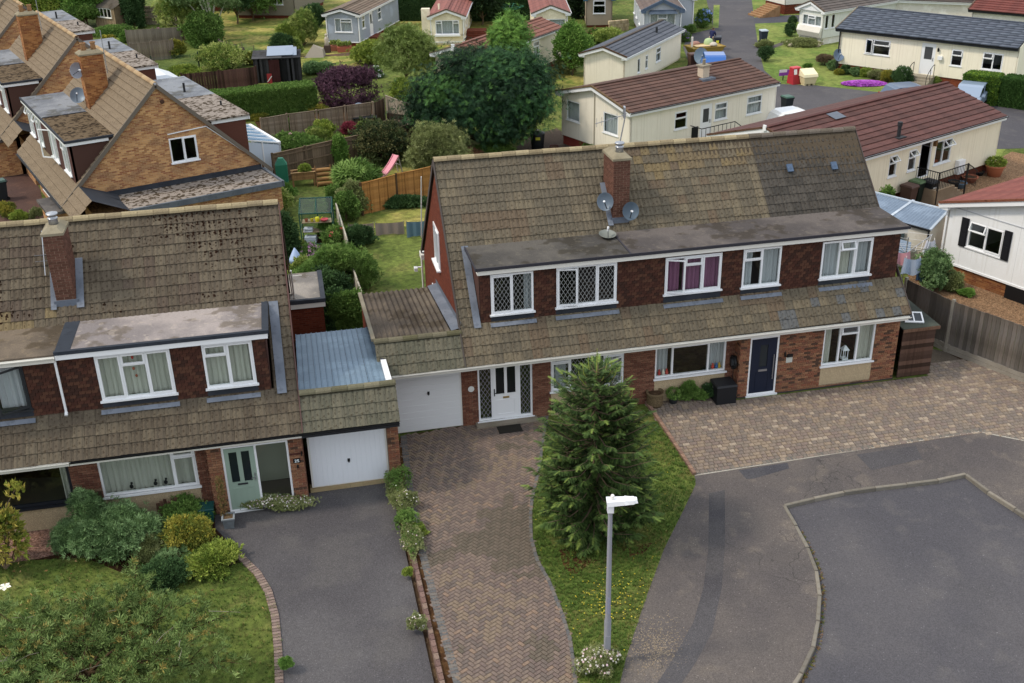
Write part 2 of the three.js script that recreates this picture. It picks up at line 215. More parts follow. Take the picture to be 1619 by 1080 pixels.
const pavement = sheet('pavement', [...driveFront, ...pxs([[1850, 800]]), ...kerbAll.slice().reverse(), ...vergeEdge.slice().reverse()], paveM, 1);
const patchM = tm(TX.drive, 0xe8e8ea, .95, rough(.004));
{ const l = []; for (let i = 0; i < 900; i++) { const a = R() * 6.283, k = Math.sqrt(-2 * Math.log(1 - .97 * R())), p = gp(1035 + Math.cos(a) * k * 20 + Math.sin(a) * k * 9, 1022 + Math.sin(a) * k * 20 - Math.cos(a) * k * 10); l.push({ m: mat4(p.x, T(p.z) + .002, p.z, R() * 6, 0, 0, V3(rr(.5, 1.6), 1, rr(.5, 1.6))), c: i % 3 }); } const g = new THREE.Group(); lay(g, l, [block(.02, .006, .02, .002)], MT.brick, [0x9a8e7c, 0x8c8070, 0xa69a88], 0, 'grit', 'sandy_grit'); const q = g.children[0]; scene.add(q); tag(q, 'pale sandy grit scattered on the pavement', 'grit'); }
const strip = sheet('road_patch', pxs([[1146, 775], [1146.5, 858], [1141, 930], [1126, 1000], [1100, 1048], [1068, 1095], [1030, 1095], [1062, 1045], [1096, 985], [1112, 930], [1120, 868], [1121, 780]]), patchM, 2);
sheet('road_patch', pxs([[1168, 744], [1245, 732], [1248, 741], [1192, 757], [1180, 758]]), tm(TX.drive, 0xe6eaf2, .95), 2);
sheet('road_patch', pxs([[1354, 719], [1448, 705], [1458, 726], [1378, 744]]), patchM, 2);
function along(pts, step, fn, start = 0) { // calls fn(point, direction, index, length) for each piece along a line
  let total = 0; const L = pts.slice(1).map((p, i) => { const d = Math.hypot(p.x - pts[i].x, p.z - pts[i].z); total += d; return d; }); const n = Math.round((total - start) / step), s = (total - start) / n;
  const at = d => { let i = 0; while (i < L.length - 1 && d > L[i]) d -= L[i++]; return pts[i].clone().lerp(pts[i + 1], Math.min(1, d / L[i])); };
  for (let i = 0; i < n; i++) { const a = at(start + i * s), b = at(start + (i + 1) * s); fn(a.clone().lerp(b, .5), b.clone().sub(a), i, s); }
}
const stones = [0x7c7871, 0x706c66, 0x847f77, 0x77736c];
{ const k = new THREE.Group(); k.name = 'kerb'; k.userData.kind = 'structure'; scene.add(k);
  for (const l of [kerbA, kerbB, kerbC]) along(l, .915, (p, d, i, s) => { if (!inView(p, 1.25)) return; const m = M('kerb_stone', block(s - .012, .26, .1, .014), tint(MT.concrete, stones[(i * 7 + 3) % 4]), k); m.position.set(p.x, T(p.z) - .245 + .004 * (i % 3), p.z); m.rotation.set(0, Math.atan2(-d.z, d.x), 0); }); }
// grass verge with the spruce
const edgeR = pxs([[868, 655], [862, 690], [855.8, 737], [844, 789], [841.5, 815], [842.8, 852], [851.9, 885.6], [870, 916.7], [888, 960.8], [903.8, 1007.5], [911.5, 1059], [914, 1100], [916, 1150]]);
const vergePts = [...edgeR.slice().reverse(), ...pxs([[872, 650], [1020, 628], [1098, 752]]), ...vergeEdge];
sheet('verge', vergePts, lawnM, 1);
const bare = (l, f) => sheet('bare_soil', pxs(l, f), tm(TX.soil, 0xe2c8a8, 1, rough(.02)), 2, f);
bare([[884, 868], [905, 868], [925, 882], [945, 886], [925, 897], [912, 908], [897, 905], [889, 890]]);
bare([[980, 865], [1010, 862], [1032, 858], [1018, 876], [995, 880]]);
// herringbone brick drive
const edgeL = pxs([[633, 690], [641, 760], [652, 830], [664.6, 885.6], [690, 984], [716.5, 1080], [735, 1150]]);
const drivePts = [...edgeL, ...edgeR.slice().reverse(), ...pxs([[868, 648], [843, 656], [757, 667], [732, 673]])];
const brickDrive = sheet('brick_drive', drivePts, tm(TX.soil, 0xb8a890, 1), 1);
{ const it = [], cs = Math.cos(.72), sn = Math.sin(.72), o = V3(-1, 0, -24);
  for (let a = -110; a < 110; a++) for (let b = -110; b < 110; b++) {
    const k = (((a - b) % 4) + 4) % 4; if (k !== 0 && k !== 3) continue; const cx = (k ? a + .5 : a + 1) * .1, cy = (k ? b + 1 : b + .5) * .1, x = o.x + cx * cs - cy * sn, z = o.z - cx * sn - cy * cs;
    if (!inside(drivePts, x, z) || z > -17.6) continue;
    const f = fbm(x / 12 + 2, z / 12 + 4, 9, 4, 3), c = f > .6 ? (R() < .6 ? 4 : 5) : f < .4 && R() < .5 ? 6 : R() < .05 ? 7 : Math.floor(R() * 4);
    it.push({ m: mat4(x, T(z) - .042 + rr(0, .004), z, .72 + (k ? Math.PI / 2 : 0) + rr(-.015, .015), rr(-.012, .012) + .0245, rr(-.012, .012)), c });
  }
  lay(brickDrive, it, [block(.191, .06, .091, .007)], MT.brick, [0x7f736d, 0x796d69, 0x857870, 0x736a66, 0x716960, 0x69635a, 0x887b6e, 0x8f7d70], 300, 'paving_brick', 'paving_bricks');
  const ed = []; along(edgeL, .107, (p, d, i) => { const s = d.clone().normalize(); ed.push({ m: mat4(p.x - s.z * -.1, T(p.z) - .028, p.z + s.x * -.1, Math.atan2(-d.z, d.x)), c: i % 3 }); });
  along(edgeR, .205, (p, d, i) => { const s = d.clone().normalize(); ed.push({ m: mat4(p.x - s.z * .05, T(p.z) - .028, p.z + s.x * .05, Math.atan2(-d.z, d.x) + Math.PI / 2), c: (i * 5) % 3 }); });
  lay(brickDrive, ed.filter(e => V3().setFromMatrixPosition(e.m).z < -17), [block(.097, .05, .196, .006)], MT.brick, [0x6f7071, 0x66686b, 0x7a7774], 200, 'edging_brick', 'edging_bricks');
}
// tumbled block paving before the right house
const pavePts = [...driveFront, ...pxs([[1780, 650], [1619, 603], [1494, 556], [1476, 556], [1468, 596], [1419, 600], [1164, 634], [1150, 622], [1040, 632], [1023, 640]])];
const blockDrive = sheet('block_paved_drive', pavePts, tm(TX.soil, 0xa89c90, 1), 1);
const ru = [Math.cos(11.577 * D2R), -Math.sin(11.577 * D2R)];
{ const it = [], G = [.115, .165, .235].map(l => block(l - .01, .06, .155, .01));
  for (let j = 0; j < 62; j++) { const v = .62 - j * .165; let u = 5 + R() * .3; while (u < 21) { const g = R() < .2 ? 0 : R() < .55 ? 1 : 2, l = [.115, .165, .235][g]; const cu = u + l / 2; u += l; const x = -1.434 + cu * ru[0] + v * ru[1], z = -29.681 + cu * ru[1] - v * ru[0]; if (!inside(pavePts, x, z) || !inView(V3(x, 0, z), 1.2)) continue;
    const f = fbm(x / 10, z / 10 + 3, 6, 3, 5), q = R(); it.push({ g, c: q < .06 ? 6 : q < .11 ? 7 : q < .5 ? Math.floor(R() * 3) : f > .52 ? 3 + Math.floor(R() * 2) : Math.floor(R() * 6), m: mat4(x, T(z) - .044 + rr(0, .005), z, 11.577 * D2R + rr(-.02, .02), 0, 0) }); } }
  lay(blockDrive, it, G, MT.brick, [0x8d8279, 0x867a74, 0x948779, 0x807873, 0x887f76, 0x998c7d, 0xa99e90, 0xa09384], 300, 'paving_block', 'paving_blocks');
  const ed = []; along(driveFront, .11, (p, d, i) => { const s = d.clone().normalize(); if (inView(p, 1.15)) ed.push({ m: mat4(p.x + s.z * .1, T(p.z) - .04, p.z - s.x * .1, Math.atan2(-d.z, d.x)), c: i % 3 }); });
  lay(blockDrive, ed, [block(.1, .06, .2, .006)], MT.brick, [0x75736e, 0x6c6b69, 0x7f7a74], 140, 'edging_brick', 'edging_bricks');
  const e = mb(); for (let i = 0; i + 1 < 4; i++) { const a = driveFront[i].clone(), b = driveFront[i + 1].clone(); a.y = T(a.z) + .008; b.y = T(b.z) + .008; e.bar(a, b, .05, .02); } M('edging_strip', e.geo(), tint(MT.concrete, 0xb4b0a8), blockDrive);
}
{ const k = new THREE.Group(); k.name = 'drive_kerb'; k.userData.kind = 'structure'; scene.add(k); // low brick kerb between grass and paving
  along(pxs([[1018, 632], [1098, 752]]), .215, (p, d, i) => { const m = M('edging_brick', block(.205, .16, .11, .008), tint(MT.brick, [0x93796c, 0x876f65, 0x9c8272][i % 3]), k); m.position.set(p.x, T(p.z) - .05, p.z); m.rotation.set(0, Math.atan2(-d.z, d.x), 0); }); }
// plot of the left house, a little lower, behind a low brick retaining wall
const wallL = pxs([[612, 735], [628, 810], [645, 888], [666, 984], [687, 1080], [702, 1150]]), wallB = wallL.map(p => p.clone().add(V3(.17, 0, 0)));
{ const w = thing('retaining_wall', 'low brick retaining wall with weedy coping between the two drives', 'wall'); const it = [];
  along(wallB, .225, (p, d, i) => { if (p.z < -29.2) return; for (let r = 0; r < 2; r++) it.push({ m: mat4(p.x, TL(p.z) - .06 + r * .085 + .02, p.z, Math.atan2(-d.z, d.x)), c: (i + r * 2) % 4 }); it.push({ m: mat4(p.x, TL(p.z) + .125, p.z, Math.atan2(-d.z, d.x)), c: (i * 3) % 4 }); });
  lay(w, it, [block(.215, .075, .12, .008)], MT.brick, [0x7d6660, 0x86706a, 0x745f5c, 0x8c7a70], 200, 'brick', 'bricks'); }
sheet('soil_strip', [...wallB.map(p => p.clone().add(V3(.02, 0, 0))), ...edgeL.slice().reverse()], tm(TX.soil, 0xd8bfa0, 1, rough(.02)), 2);
const lEdge = pxs([[340, 838], [372, 866], [392, 886], [412, 905], [430, 935], [441, 975], [446, 1030], [448, 1080], [450, 1150]], TL);
const ldrive = [...lEdge, ...pxs([[702, 1160]], TL), ...wallL.slice().reverse().map(p => p.clone()), ...pxs([[614, 757], [497, 778], [340, 815]], TL)];
sheet('asphalt_drive', ldrive, driveM, 2, TL);
const lLawn = [...pxs([[-250, 1200], [-250, 890], [0, 890], [60, 885], [200, 880], [330, 905]], TL), ...lEdge.slice(2), ...pxs([[430, 1200]], TL)];
sheet('front_lawn', lLawn, lawnM, 1, TL);
sheet('garden_bed', pxs([[-250, 900], [-60, 888], [58, 886], [130, 880], [190, 905], [262, 920], [330, 905], [376, 872], [340, 835], [340, 812], [330, 790], [-250, 860]], TL), tm(TX.soil, 0xb09a84, 1, rough(.03)), 2, TL);
sheet('gravel_bed', pxs([[-60, 850], [100, 828], [135, 840], [112, 872], [60, 884], [0, 893], [-60, 900]], TL), tm(TX.gravel, 0xe8d4cc, 1, rough(.03)), 3, TL);
{ const k = new THREE.Group(); k.name = 'lawn_edging'; k.userData.kind = 'structure'; scene.add(k);
  along(lEdge.slice(1), .11, (p, d, i) => { if (!inView(p, 1.1)) return; const s = d.clone().normalize(), m = M('edging_brick', block(.1, .08, .2, .008), tint(MT.brick, [0x8c7c76, 0x958580, 0x837470, 0x9c8c84][(i * 3) % 4]), k); m.position.set(p.x - s.z * .09, TL(p.z) - .03, p.z + s.x * .09); m.rotation.set(0, Math.atan2(-d.z, d.x), 0); }); }
// park beyond the gardens
const parkRoad = pxs([[1108, -60], [1117, 0], [1128, 45], [1088, 55], [1080, 75], [1100, 130], [1225, 215], [1500, 262], [1570, 236], [1640, 234], [1720, 260], [1720, 196], [1619, 172], [1562, 160], [1460, 153], [1400, 147], [1289, 135], [1233, 133], [1208, 111], [1199.7, 77.8], [1194, 40], [1188.6, 0], [1182, -60]]);
sheet('park_road', parkRoad, tm(TX.asphalt, 0xffffff, .95), 2);
sheet('park_lawn', pxs([[1182, -60], [1188.6, 0], [1194, 40], [1199.7, 77.8], [1208, 111], [1233, 133], [1289, 135], [1400, 147], [1480, 150], [1500, 118], [1330, 95], [1340, 40], [1300, -60]]), brightM, 1);
sheet('side_road', pxs([[1192, 28], [1249, 24], [1270, 24], [1270, 34], [1250, 35], [1193, 37.5]]), tm(TX.asphalt, 0xf0f4ff, .95), 3);
sheet('garden_path', pxs([[1218, 73], [1250, 62], [1258, 64], [1222, 77]]), tm(TX.pave, 0xffffff, .95), 3);
sheet('grass_strip', pxs([[1128.5, 8], [1138, 8], [1136, 44], [1127, 44]]), brightM, 3);
sheet('park_lawn', pxs([[1566, 236], [1590, 236], [1572, 262], [1560, 268]]), brightM, 3);
sheet('gravel_path', pxs([[1400, 345], [1460, 292], [1566, 258], [1600, 240], [1700, 260], [1740, 600], [1560, 500], [1440, 452], [1425, 400]]), tm(TX.gravel, 0xd8c8a8, 1, rough(.02)), 3);
sheet('patio', pxs([[842, 214], [880, 203], [915, 225], [905, 258], [815, 262], [800, 245]]), tm(TX.pave, 0xf0dcc8, .95), 2);
sheet('dry_lawn', pxs([[335, 62], [300, 55], [330, -20], [640, -20], [850, -20], [850, 60], [760, 110], [640, 60], [560, 110], [480, 115], [420, 80]]), dryM, 1);
sheet('paved_path', pxs([[447, 94], [470, 90], [560, 88], [565, 82], [505, 88], [450, 89]]), tm(TX.pave, 0xffd8c0, .95), 3);
sheet('dry_lawn', pxs([[876, 150], [880, 118], [922, 112], [925, 150]]), dryM, 2);
sheet('garden_lawn', pxs([[560, 470], [556, 385], [590, 368], [690, 370], [690, 470]]), lawnM, 1);
sheet('dry_lawn', pxs([[570, 340], [690, 325], [690, 355], [560, 362]]), dryM, 1);
sheet('dry_lawn', pxs([[560, 290], [590, 268], [690, 250], [690, 285], [620, 300]]), dryM, 1);
sheet('garden_bed', pxs([[440, 520], [450, 385], [545, 360], [572, 470], [585, 520]]), tm(TX.soil, 0x988670, 1, rough(.03)), 1);
sheet('garden_bed', pxs([[395, 180], [500, 160], [600, 165], [600, 190], [420, 222]]), tm(TX.soil, 0xc8b49c, 1, rough(.03)), 1);
sheet('block_paved_front', pxs([[-60, 235], [18, 222], [64, 300], [78, 372], [-60, 395]]), tm(TX.pave, 0xf0c8bc, .95), 2);
sheet('concrete_path', pxs([[1474, 552], [1494, 556], [1540, 580], [1470, 596], [1468, 560]]), tm(TX.pave, 0xf4ecd8, .95, rough(.004)), 2);
// ---------- houses ----------
const AL = Math.atan2(7.496 - 2.518, 4.895), SL = 6.981, VE = -.35, WE = 2.518, VR = 4.545, WR = 7.496; // front slope
const onSlope = v => WE + (v - VE) * (WR - WE) / (VR - VE);
const GT = (() => { // four double roll tiles, same shape, other part of the lichen texture
  const xs = [0, .02, .045, .07, .095, .12, .148, .172, .197, .222, .247, .272, .303], hh = x => { const k = q => Math.max(0, Math.cos((x - q) / .055 * Math.PI / 2)) * (Math.abs(x - q) < .055 ? 1 : 0); return .018 * (k(.07) + k(.222)); };
  return [0, 1, 2, 3].map(q => { const m = mb(), o = [.37 * q, .61 * q]; for (let i = 0; i + 1 < xs.length; i++) { const a = xs[i], b = xs[i + 1], y = hh(a), w = hh(b), P = (x, yy, z) => V3(x, yy, z), uv = [[a + o[0], o[1]], [b + o[0], o[1]], [b + o[0], .4 + o[1]], [a + o[0], .4 + o[1]]]; m.quad(P(a, y + .036, 0), P(b, w + .036, 0), P(b, w + .004, -.4), P(a, y + .004, -.4), uv); m.quad(P(a, 0, .0), P(b, 0, 0), P(b, w + .036, 0), P(a, y + .036, 0), uv); } m.quad(V3(.303, 0, 0), V3(.303, 0, -.4), V3(.303, .03, -.4), V3(.303, .062 - .026, 0)); return m.geo(); });
})();
function tileBasis(u, s, hrEnd = 0, L = 1) { return new THREE.Matrix4().makeBasis(V3(1, 0, 0), V3(0, Math.cos(AL), Math.sin(AL)), V3(0, -Math.sin(AL), Math.cos(AL))).setPosition(u, WE + s * Math.sin(AL), -(VE + s * Math.cos(AL))); }
function tiles(root, u0, u1, rows, skip, pal, n, drop) {
  const it = []; const nu = Math.round((u1 - u0) / .3), du = (u1 - u0) / nu;
  for (let k = 0; k < rows; k++) for (let i = 0; i < nu; i++) { const u = u0 + i * du, s = k * .317 - .04, v = VE + (s + .16) * Math.cos(AL); if (skip(u + .15, v)) continue; const m = tileBasis(u, s); if (drop) m.setPosition(u, WE + s * Math.sin(AL) + drop(u, s / SL), -(VE + s * Math.cos(AL))); m.multiply(mat4(0, rr(0, .006), rr(-.006, .006), rr(-.008, .008), 0, rr(-.008, .008))); it.push({ m, g: Math.floor(R() * 4), c: pal(u, v) }); }
  lay(root, it, GT, MT.tile, PALT, n, 'roof_tile', 'roof_tiles');
}
const PALT = [0x746c5f, 0x70695d, 0x787062, 0x6c665b, 0x7b7364, 0x524f4c, 0x4c4a48, 0x585552, 0x7c705c, 0x82755c, 0x6c6b60, 0x67675c, 0x727064, 0x696c70, 0x716558, 0x625850, 0x6a6257, 0x665e54, 0x70685c, 0x625a50];
function slopeQuad(m, u0, u1, v0, v1, off = 0) { const n = V3(0, Math.cos(AL), Math.sin(AL)).multiplyScalar(off), P = (u, v) => V3(u, onSlope(v), -v).add(n); m.quad(P(u0, v0), P(u1, v0), P(u1, v1), P(u0, v1)); return m; }
function ridge(root, u0, u1, y, z, pal, seg = .45, drop = 0, r = .125) { // half round ridge tiles bedded in mortar
  const n = Math.round((u1 - u0) / seg), l = (u1 - u0) / n; const g = mb(); for (let j = 0; j < 6; j++) { const a0 = Math.PI * (j / 6) , a1 = Math.PI * ((j + 1) / 6), P = (x, a, k) => V3(x, Math.sin(a) * k - .02, Math.cos(a) * k); g.quad(P(0, a0, r), P(l - .008, a0, r * .97), P(l - .008, a1, r * .97), P(0, a1, r)); g.quad(P(l - .008, a1, r * .97), P(l - .008, a0, r * .97), P(l - .008, a0, r * .8), P(l - .008, a1, r * .8)); g.quad(P(0, a0, r), P(0, a1, r), P(0, a1, r * .8), P(0, a0, r * .8)); }
  const q = g.geo(); for (let i = 0; i < n; i++) { const m = M('ridge_tile', q, tint(MT.tile, pal[i % pal.length]), root); m.position.set(u0 + i * l, y + drop * (i / n) + rr(-.006, .006), z); }
}
const BG = block(.206, .03, .066, .005).rotateX(Math.PI / 2);
function brickwork(items, base, x0, x1, y0, y1, holes, pal) { // stretcher bond in the plane z = 0 of base
  for (let k = 0; y0 + (k + 1) * .075 <= y1 + .03; k++) { const y = y0 + k * .075 + .037; for (let x = x0 - (k & 1) * .1125; x < x1; x += .225) {
    let a = Math.max(x, x0), b = Math.min(x + .215, x1); let segs = [[a, b]]; for (const h of holes) if (y > h[1] - .02 && y < h[3] + .02) segs = segs.flatMap(([p, q]) => [[p, Math.min(q, h[0])], [Math.max(p, h[2]), q]]).filter(([p, q]) => q - p > .03);
    for (const [p, q] of segs) if (q - p > .03) items.push({ m: base.clone().multiply(mat4((p + q) / 2, y, -.02 + rr(0, .003), 0, 0, 0, V3((q - p) / .215, 1, 1))), c: pal() });
  } }
}
const PALB = [0x7c5648, 0x876050, 0x714e42, 0x8e6857, 0x9a7259, 0xa27a60, 0x906a54, 0x946450, 0x5e4a40, 0x62463c, 0x6b4d42, 0x735348];
const pDark = () => Math.floor(R() * 4), pOrange = () => R() < .16 ? 8 : R() < .2 ? 1 : 4 + Math.floor(R() * 4), pChim = () => 9 + Math.floor(R() * 3);
const HG = block(.158, .014, .122, .003).rotateX(Math.PI / 2);
function tileHang(items, x0, x1, y0, y1, z) { for (let k = 0; y0 + k * .098 < y1 - .02; k++) for (let x = x0 - (k & 1) * .0825; x < x1; x += .165) { const a = Math.max(x, x0), b = Math.min(x + .165, x1); if (b - a < .03) continue; items.push({ m: mat4((a + b) / 2, Math.min(y0 + k * .098 + .058, y1 - .04), z + .004 + rr(0, .003), rr(-.01, .01), -.11, rr(-.012, .012), V3((b - a) / .165, 1, 1)), c: Math.floor(R() * 4) }); } }
const PALH = [0x4c322b, 0x563930, 0x44302a, 0x5e4236];
function chimney(root, u0, u1, v0, v1, w0, w1, faces, items, o = {}) {
  const c = M('chimney', bx(u0, u1, w0, w1, -v1, -v0), o.core || MT.mortarDark, root);
  if (items) { brickwork(items, mat4(0, 0, -v0), u0 - .01, u1 + .01, w0, w1, [], pChim); brickwork(items, mat4(u1, 0, -v0, Math.PI / 2), 0, v1 - v0, w0, w1, [], pChim); brickwork(items, mat4(u0, 0, -v1, -Math.PI / 2), 0, v1 - v0, w0, w1, [], pChim); }
  const cap = mb(); const r = (y, k) => [V3(u0 - k, y, -v0 + k), V3(u1 + k, y, -v0 + k), V3(u1 + k, y, -v1 - k), V3(u0 - k, y, -v1 - k)]; cap.hull(r(w1, .05), r(w1 + .07, .05)); cap.hull(r(w1 + .071, .03), r(w1 + .19, -.12)); M('chimney_cap', cap.geo(), tint(MT.concrete, 0x8f8876), c);
  for (const [x, v, kind] of o.pots || []) { const p = M('chimney_pot', lathe(kind ? [[.0, 0], [.13, 0], [.12, .16], [.135, .17], [.135, .2], [.1, .2], [.09, .26], [.16, .28], [.15, .33], [0, .37]] : [[0, 0], [.13, 0], [.11, .3], [.14, .32], [.14, .37], [.1, .37], [.1, .1], [0, .1]], 14), kind ? MT.steel : tint(MT.tile, 0xb08a68), c); p.position.set(x, w1 + .17, -v); }
  return c;
}
function leadStrip(root, m4, w, l) { const m = M('lead_flashing', bx(0, w, 0, .012, -l, 0), MT.lead, root); m.applyMatrix4(m4); return m; }
const slopeM = (u, v, off) => { const s = (v - VE) / Math.cos(AL); return tileBasis(u, s).multiply(mat4(0, off, 0)); };
const sideWall = (root, u, out, pts, holes, mat, name = 'wall') => { const m = M(name, extr(pts, .2, holes), mat, root); m.position.set(u, 0, 0); m.rotation.y = out * Math.PI / 2; return m; }; // out -1 faces -x (pts x = -v), +1 faces +x (pts x = v)
const redM = tm(TX.redbrick, 0xb8a098, .93, { bumpMap: TX.brickbump, bumpScale: .006 }), yelM = tm(TX.farbrick, 0xffffff, .93, { bumpMap: TX.brickbump, bumpScale: .006 });
const feltM = h => tm(TX.felt, h, .9, rough(.003)), mossM = tm(TX.mossroof, 0xc8c2bc, .95, rough(.02));
function gutter(root, u0, u1, y, z, mat, name = 'gutter') { const g = mb(); for (let j = 0; j < 5; j++) { const a = Math.PI * (1 + j / 5), b = Math.PI * (1 + (j + 1) / 5), P = (x, t, r) => V3(x, y + Math.sin(t) * r, z + Math.cos(t) * r); g.quad(P(u0, a, .055), P(u0, b, .055), P(u1, b, .055), P(u1, a, .055)); g.quad(P(u1, a, .049), P(u1, b, .049), P(u0, b, .049), P(u0, a, .049)); } g.box(u0, u1, y - .002, y + .008, z + .046, z + .058); g.box(u0, u1, y - .002, y + .008, z - .058, z - .046); return M(name, g.geo(), mat, root); }
function upDoor(root, name, u0, u1, w0, w1, v, ribs, vertical) {
  const d = M(name, extr([[u0, w0], [u1, w0], [u1, w1], [u0, w1]], .05, [[u0 + .05, w0 + .02, u1 - .05, w1 - .05]]), MT.upvcOld, root); d.position.z = -v + .03;
  const mm = mt(vertical ? 0xdfe3e8 : 0xd8dadb, .5, { bumpMap: grainBump, bumpScale: .001 }), W = u1 - u0 - .1, H = w1 - w0 - .07;
  const g = vertical ? extr([[0, 0], [W / ribs, 0], [W / ribs, H], [0, H]], .03, [], .008) : extr([[0, 0], [W, 0], [W, H / ribs], [0, H / ribs]], .03, [], .007);
  for (let i = 0; i < ribs; i++) { const p = M('door_panel', g, mm, d); p.position.set(u0 + .05 + (vertical ? i * W / ribs : 0), w0 + .02 + (vertical ? 0 : i * H / ribs), -.004); }
  const h = mb(); h.box(-.035, .035, -.05, .05, 0, .02); h.bar(V3(0, .02, .03), V3(0, -.06, .045), .03, .02); const k = M('handle', h.geo(), MT.black, d); k.position.set(vertical ? u0 + W * .52 : u0 + W * .52, w0 + (vertical ? .42 : .55) * H + (vertical ? 0 : .2), 0); return d;
}
// ---- right pair
const rh = thing('semi_detached_house', 'brick house pair with long dormer, navy front door and white front door', 'house', [-1.434, 0, -29.681], 11.577);
{
  const ru1 = 14.6, bk = [], th = [];
  R = rng(21);
  const hf = [[.42, .1, 2.18, 2.11], [2.78, .88, 5.2, 2.1], [6.25, .88, 8.68, 2.15]];
  let m = M('wall', extr([[-.1, -.15], [9.0, -.15], [9.0, 2.5], [-.1, 2.5]], .2, hf), MT.mortarDark, rh); m.position.z = -.412;
  const hp = [[9.33, .05, 10.34, 2.15], [11.9, .82, 13.75, 2.2]];
  m = M('wall', extr([[9.0, -.15], [ru1, -.15], [ru1, 2.5], [9.0, 2.5]], .2, hp), MT.mortar, rh); m.position.z = -.012;
  m = M('wall', bx(9.0, 9.2, -.15, 2.5, -.62, -.213), MT.mortar, rh);
  const dh = (h, w0) => [h[0], w0, h[2], h[3]];
  brickwork(bk, mat4(0, 0, -.4), -.1, 8.98, 0, 2.5, [dh(hf[0], -.1), dh(hf[1], 0), dh(hf[2], 0)].map(h => [h[0], h[1], h[2], 2.3]), pDark);
  brickwork(bk, mat4(0, 0, 0), 9.0, ru1, 0, 2.46, [dh(hp[0], 0), [11.9, .12, 13.75, 2.2]], pOrange);
  brickwork(bk, mat4(8.99, 0, -.4, -Math.PI / 2), .01, .4, 0, 2.46, [], pOrange);
  for (const [a, b, y0, y1, v] of [[2.78, 5.2, 0, .86, .4], [6.25, 8.68, 0, .86, .4], [11.9, 13.75, .12, .8, 0]]) M('render_panel', bx(a, b, y0, y1, -v - .03, -v + .004), MT.dash, rh);
  M('plinth', bx(9.0, ru1 + .02, -.15, .04, -.02, .03), mt(0x3a3836, .8), rh); M('door_step', bx(.3, 2.3, -.1, .09, -.5, -.1), tint(MT.concrete, 0x8c857a), rh);
  // side, rear and inside
  sideWall(rh, 0, -1, [[-9.05, -.15], [-.4, -.15], [-.4, 3.15], [-4.545, 7.36], [-9.05, 2.7]], [[-5.75, 3.7, -4.55, 5.05], [-6.9, 1.2, -6.1, 2.3]], redM);
  sideWall(rh, ru1, 1, [[0, -.15], [9.05, -.15], [9.05, 2.7], [4.545, 7.3], [0, 2.75]], [], redM);
  M('wall', bx(.2, ru1 - .2, -.15, 2.7, -9.05, -8.85), redM, rh); M('floor_slab', bx(.2, ru1 - .2, 2.5, 2.6, -8.85, -.2), MT.room, rh); M('floor', bx(.2, ru1 - .2, -.14, -.02, -8.85, -.62), MT.room, rh);
  const W = (pos, w, h, L, o = {}) => win(rh, w, h, L, { pos, ...o });
  W([0, 3.7, -5.75], 1.2, 1.35, [[0, 0, .5, 1], [.5, 0, 1, 1, 1]], { ry: -Math.PI / 2, sill: .14, cur: [[0, .25], [.75, 1]] }); W([0, 1.2, -6.9], .8, 1.1, [[0, 0, 1, 1, 1]], { ry: -Math.PI / 2, sill: .1 });
  // roof bed, rear slope, tiles
  const dU0 = .62, dU1 = 14.56, inD = (u, v) => u > dU0 - .12 && v > .46 && v < 2.36, chm = (u, v) => u > 5.38 && u < 6.0 && v > 2.6 && v < 3.9;
  const bed = mb(); slopeQuad(bed, -.04, ru1 + .06, VE, .6, -.01); slopeQuad(bed, -.04, dU0, .6, 2.45, -.01); slopeQuad(bed, -.04, ru1 + .06, 2.38, VR, -.01); bed.quad(V3(ru1 + .06, WR, -VR), V3(-.04, WR, -VR), V3(-.04, 2.6, -9.4), V3(ru1 + .06, 2.6, -9.4));
  const roof = M('roof', bed.geo(), tint(MT.tile, 0x5c5348), rh);
  const drop = (u, t) => .079 * u / 14.5 * (1 - t) - .1 * u / 14.5 * t;
  tiles(rh, -.06, ru1 + .08, 22, (u, v) => inD(u, v) || chm(u, v), (u, v) => { const f = vn(u * 1.4, v * 2, 64, 3); if (u > 10.75 && v > 2) return 5 + Math.floor(R() * 3); if (v < 1 && u > 9.5 && R() < .13) return 13; if (u > 5.6 && v > 4.1 - .5 * f && R() < .6) return 8 + Math.floor(R() * 2); return f > .72 ? 14 : f < .3 ? 3 : Math.floor(R() * 5); }, 300, drop);
  ridge(rh, -.06, 10.75, WR + .05, -VR, [0xa89b80, 0x9a8e76, 0xb0a488, 0x8f836c], .45, -.07); ridge(rh, 10.75, ru1 + .08, WR - .02, -VR, [0x6e675f, 0x77706a], .45, -.03);
  const vg = mb(); vg.bar(V3(-.07, WE - .03, .37), V3(-.07, WR - .0, -VR), .03, .16); vg.bar(V3(ru1 + .1, WE + .03, .37), V3(ru1 + .1, WR - .12, -VR), .03, .16); vg.bar(V3(-.07, WR, -VR), V3(-.07, 2.5, -9.45), .03, .16); M('bargeboard', vg.geo(), mt(0x4a4340, .8), rh);
  M('fascia', bx(-.04, ru1 + .05, 2.34, 2.5, .33, .352), MT.upvcOld, rh); gutter(rh, -.02, ru1 + .08, 2.49, .415, MT.upvcOld); M('soffit', bx(-.04, ru1 + .05, 2.33, 2.345, -.4, .33), MT.upvcOld, rh);
  // dormer
  const wins = [[.96, 3.70, 1.33, 1.31], [3.02, 3.71, 1.93, 1.32], [6.53, 3.76, 1.87, 1.23], [9.12, 3.71, 1.29, 1.3], [11.82, 3.73, 1.77, 1.26]];
  m = M('dormer_wall', extr([[dU0, 3.3], [dU1, 3.3], [dU1, 5.16], [dU0, 5.16]], .1, wins.map(w => [w[0], w[1], w[0] + w[2], w[1] + w[3]])), mt(0x3c2a25, .9), rh); m.position.z = -.62;
  let e = dU0; for (const w of [...wins, [dU1, 0, 0, 0]]) { tileHang(th, e + .01, w[0] - .01, 3.46, 5.1, -.62); e = w[0] + w[2]; }
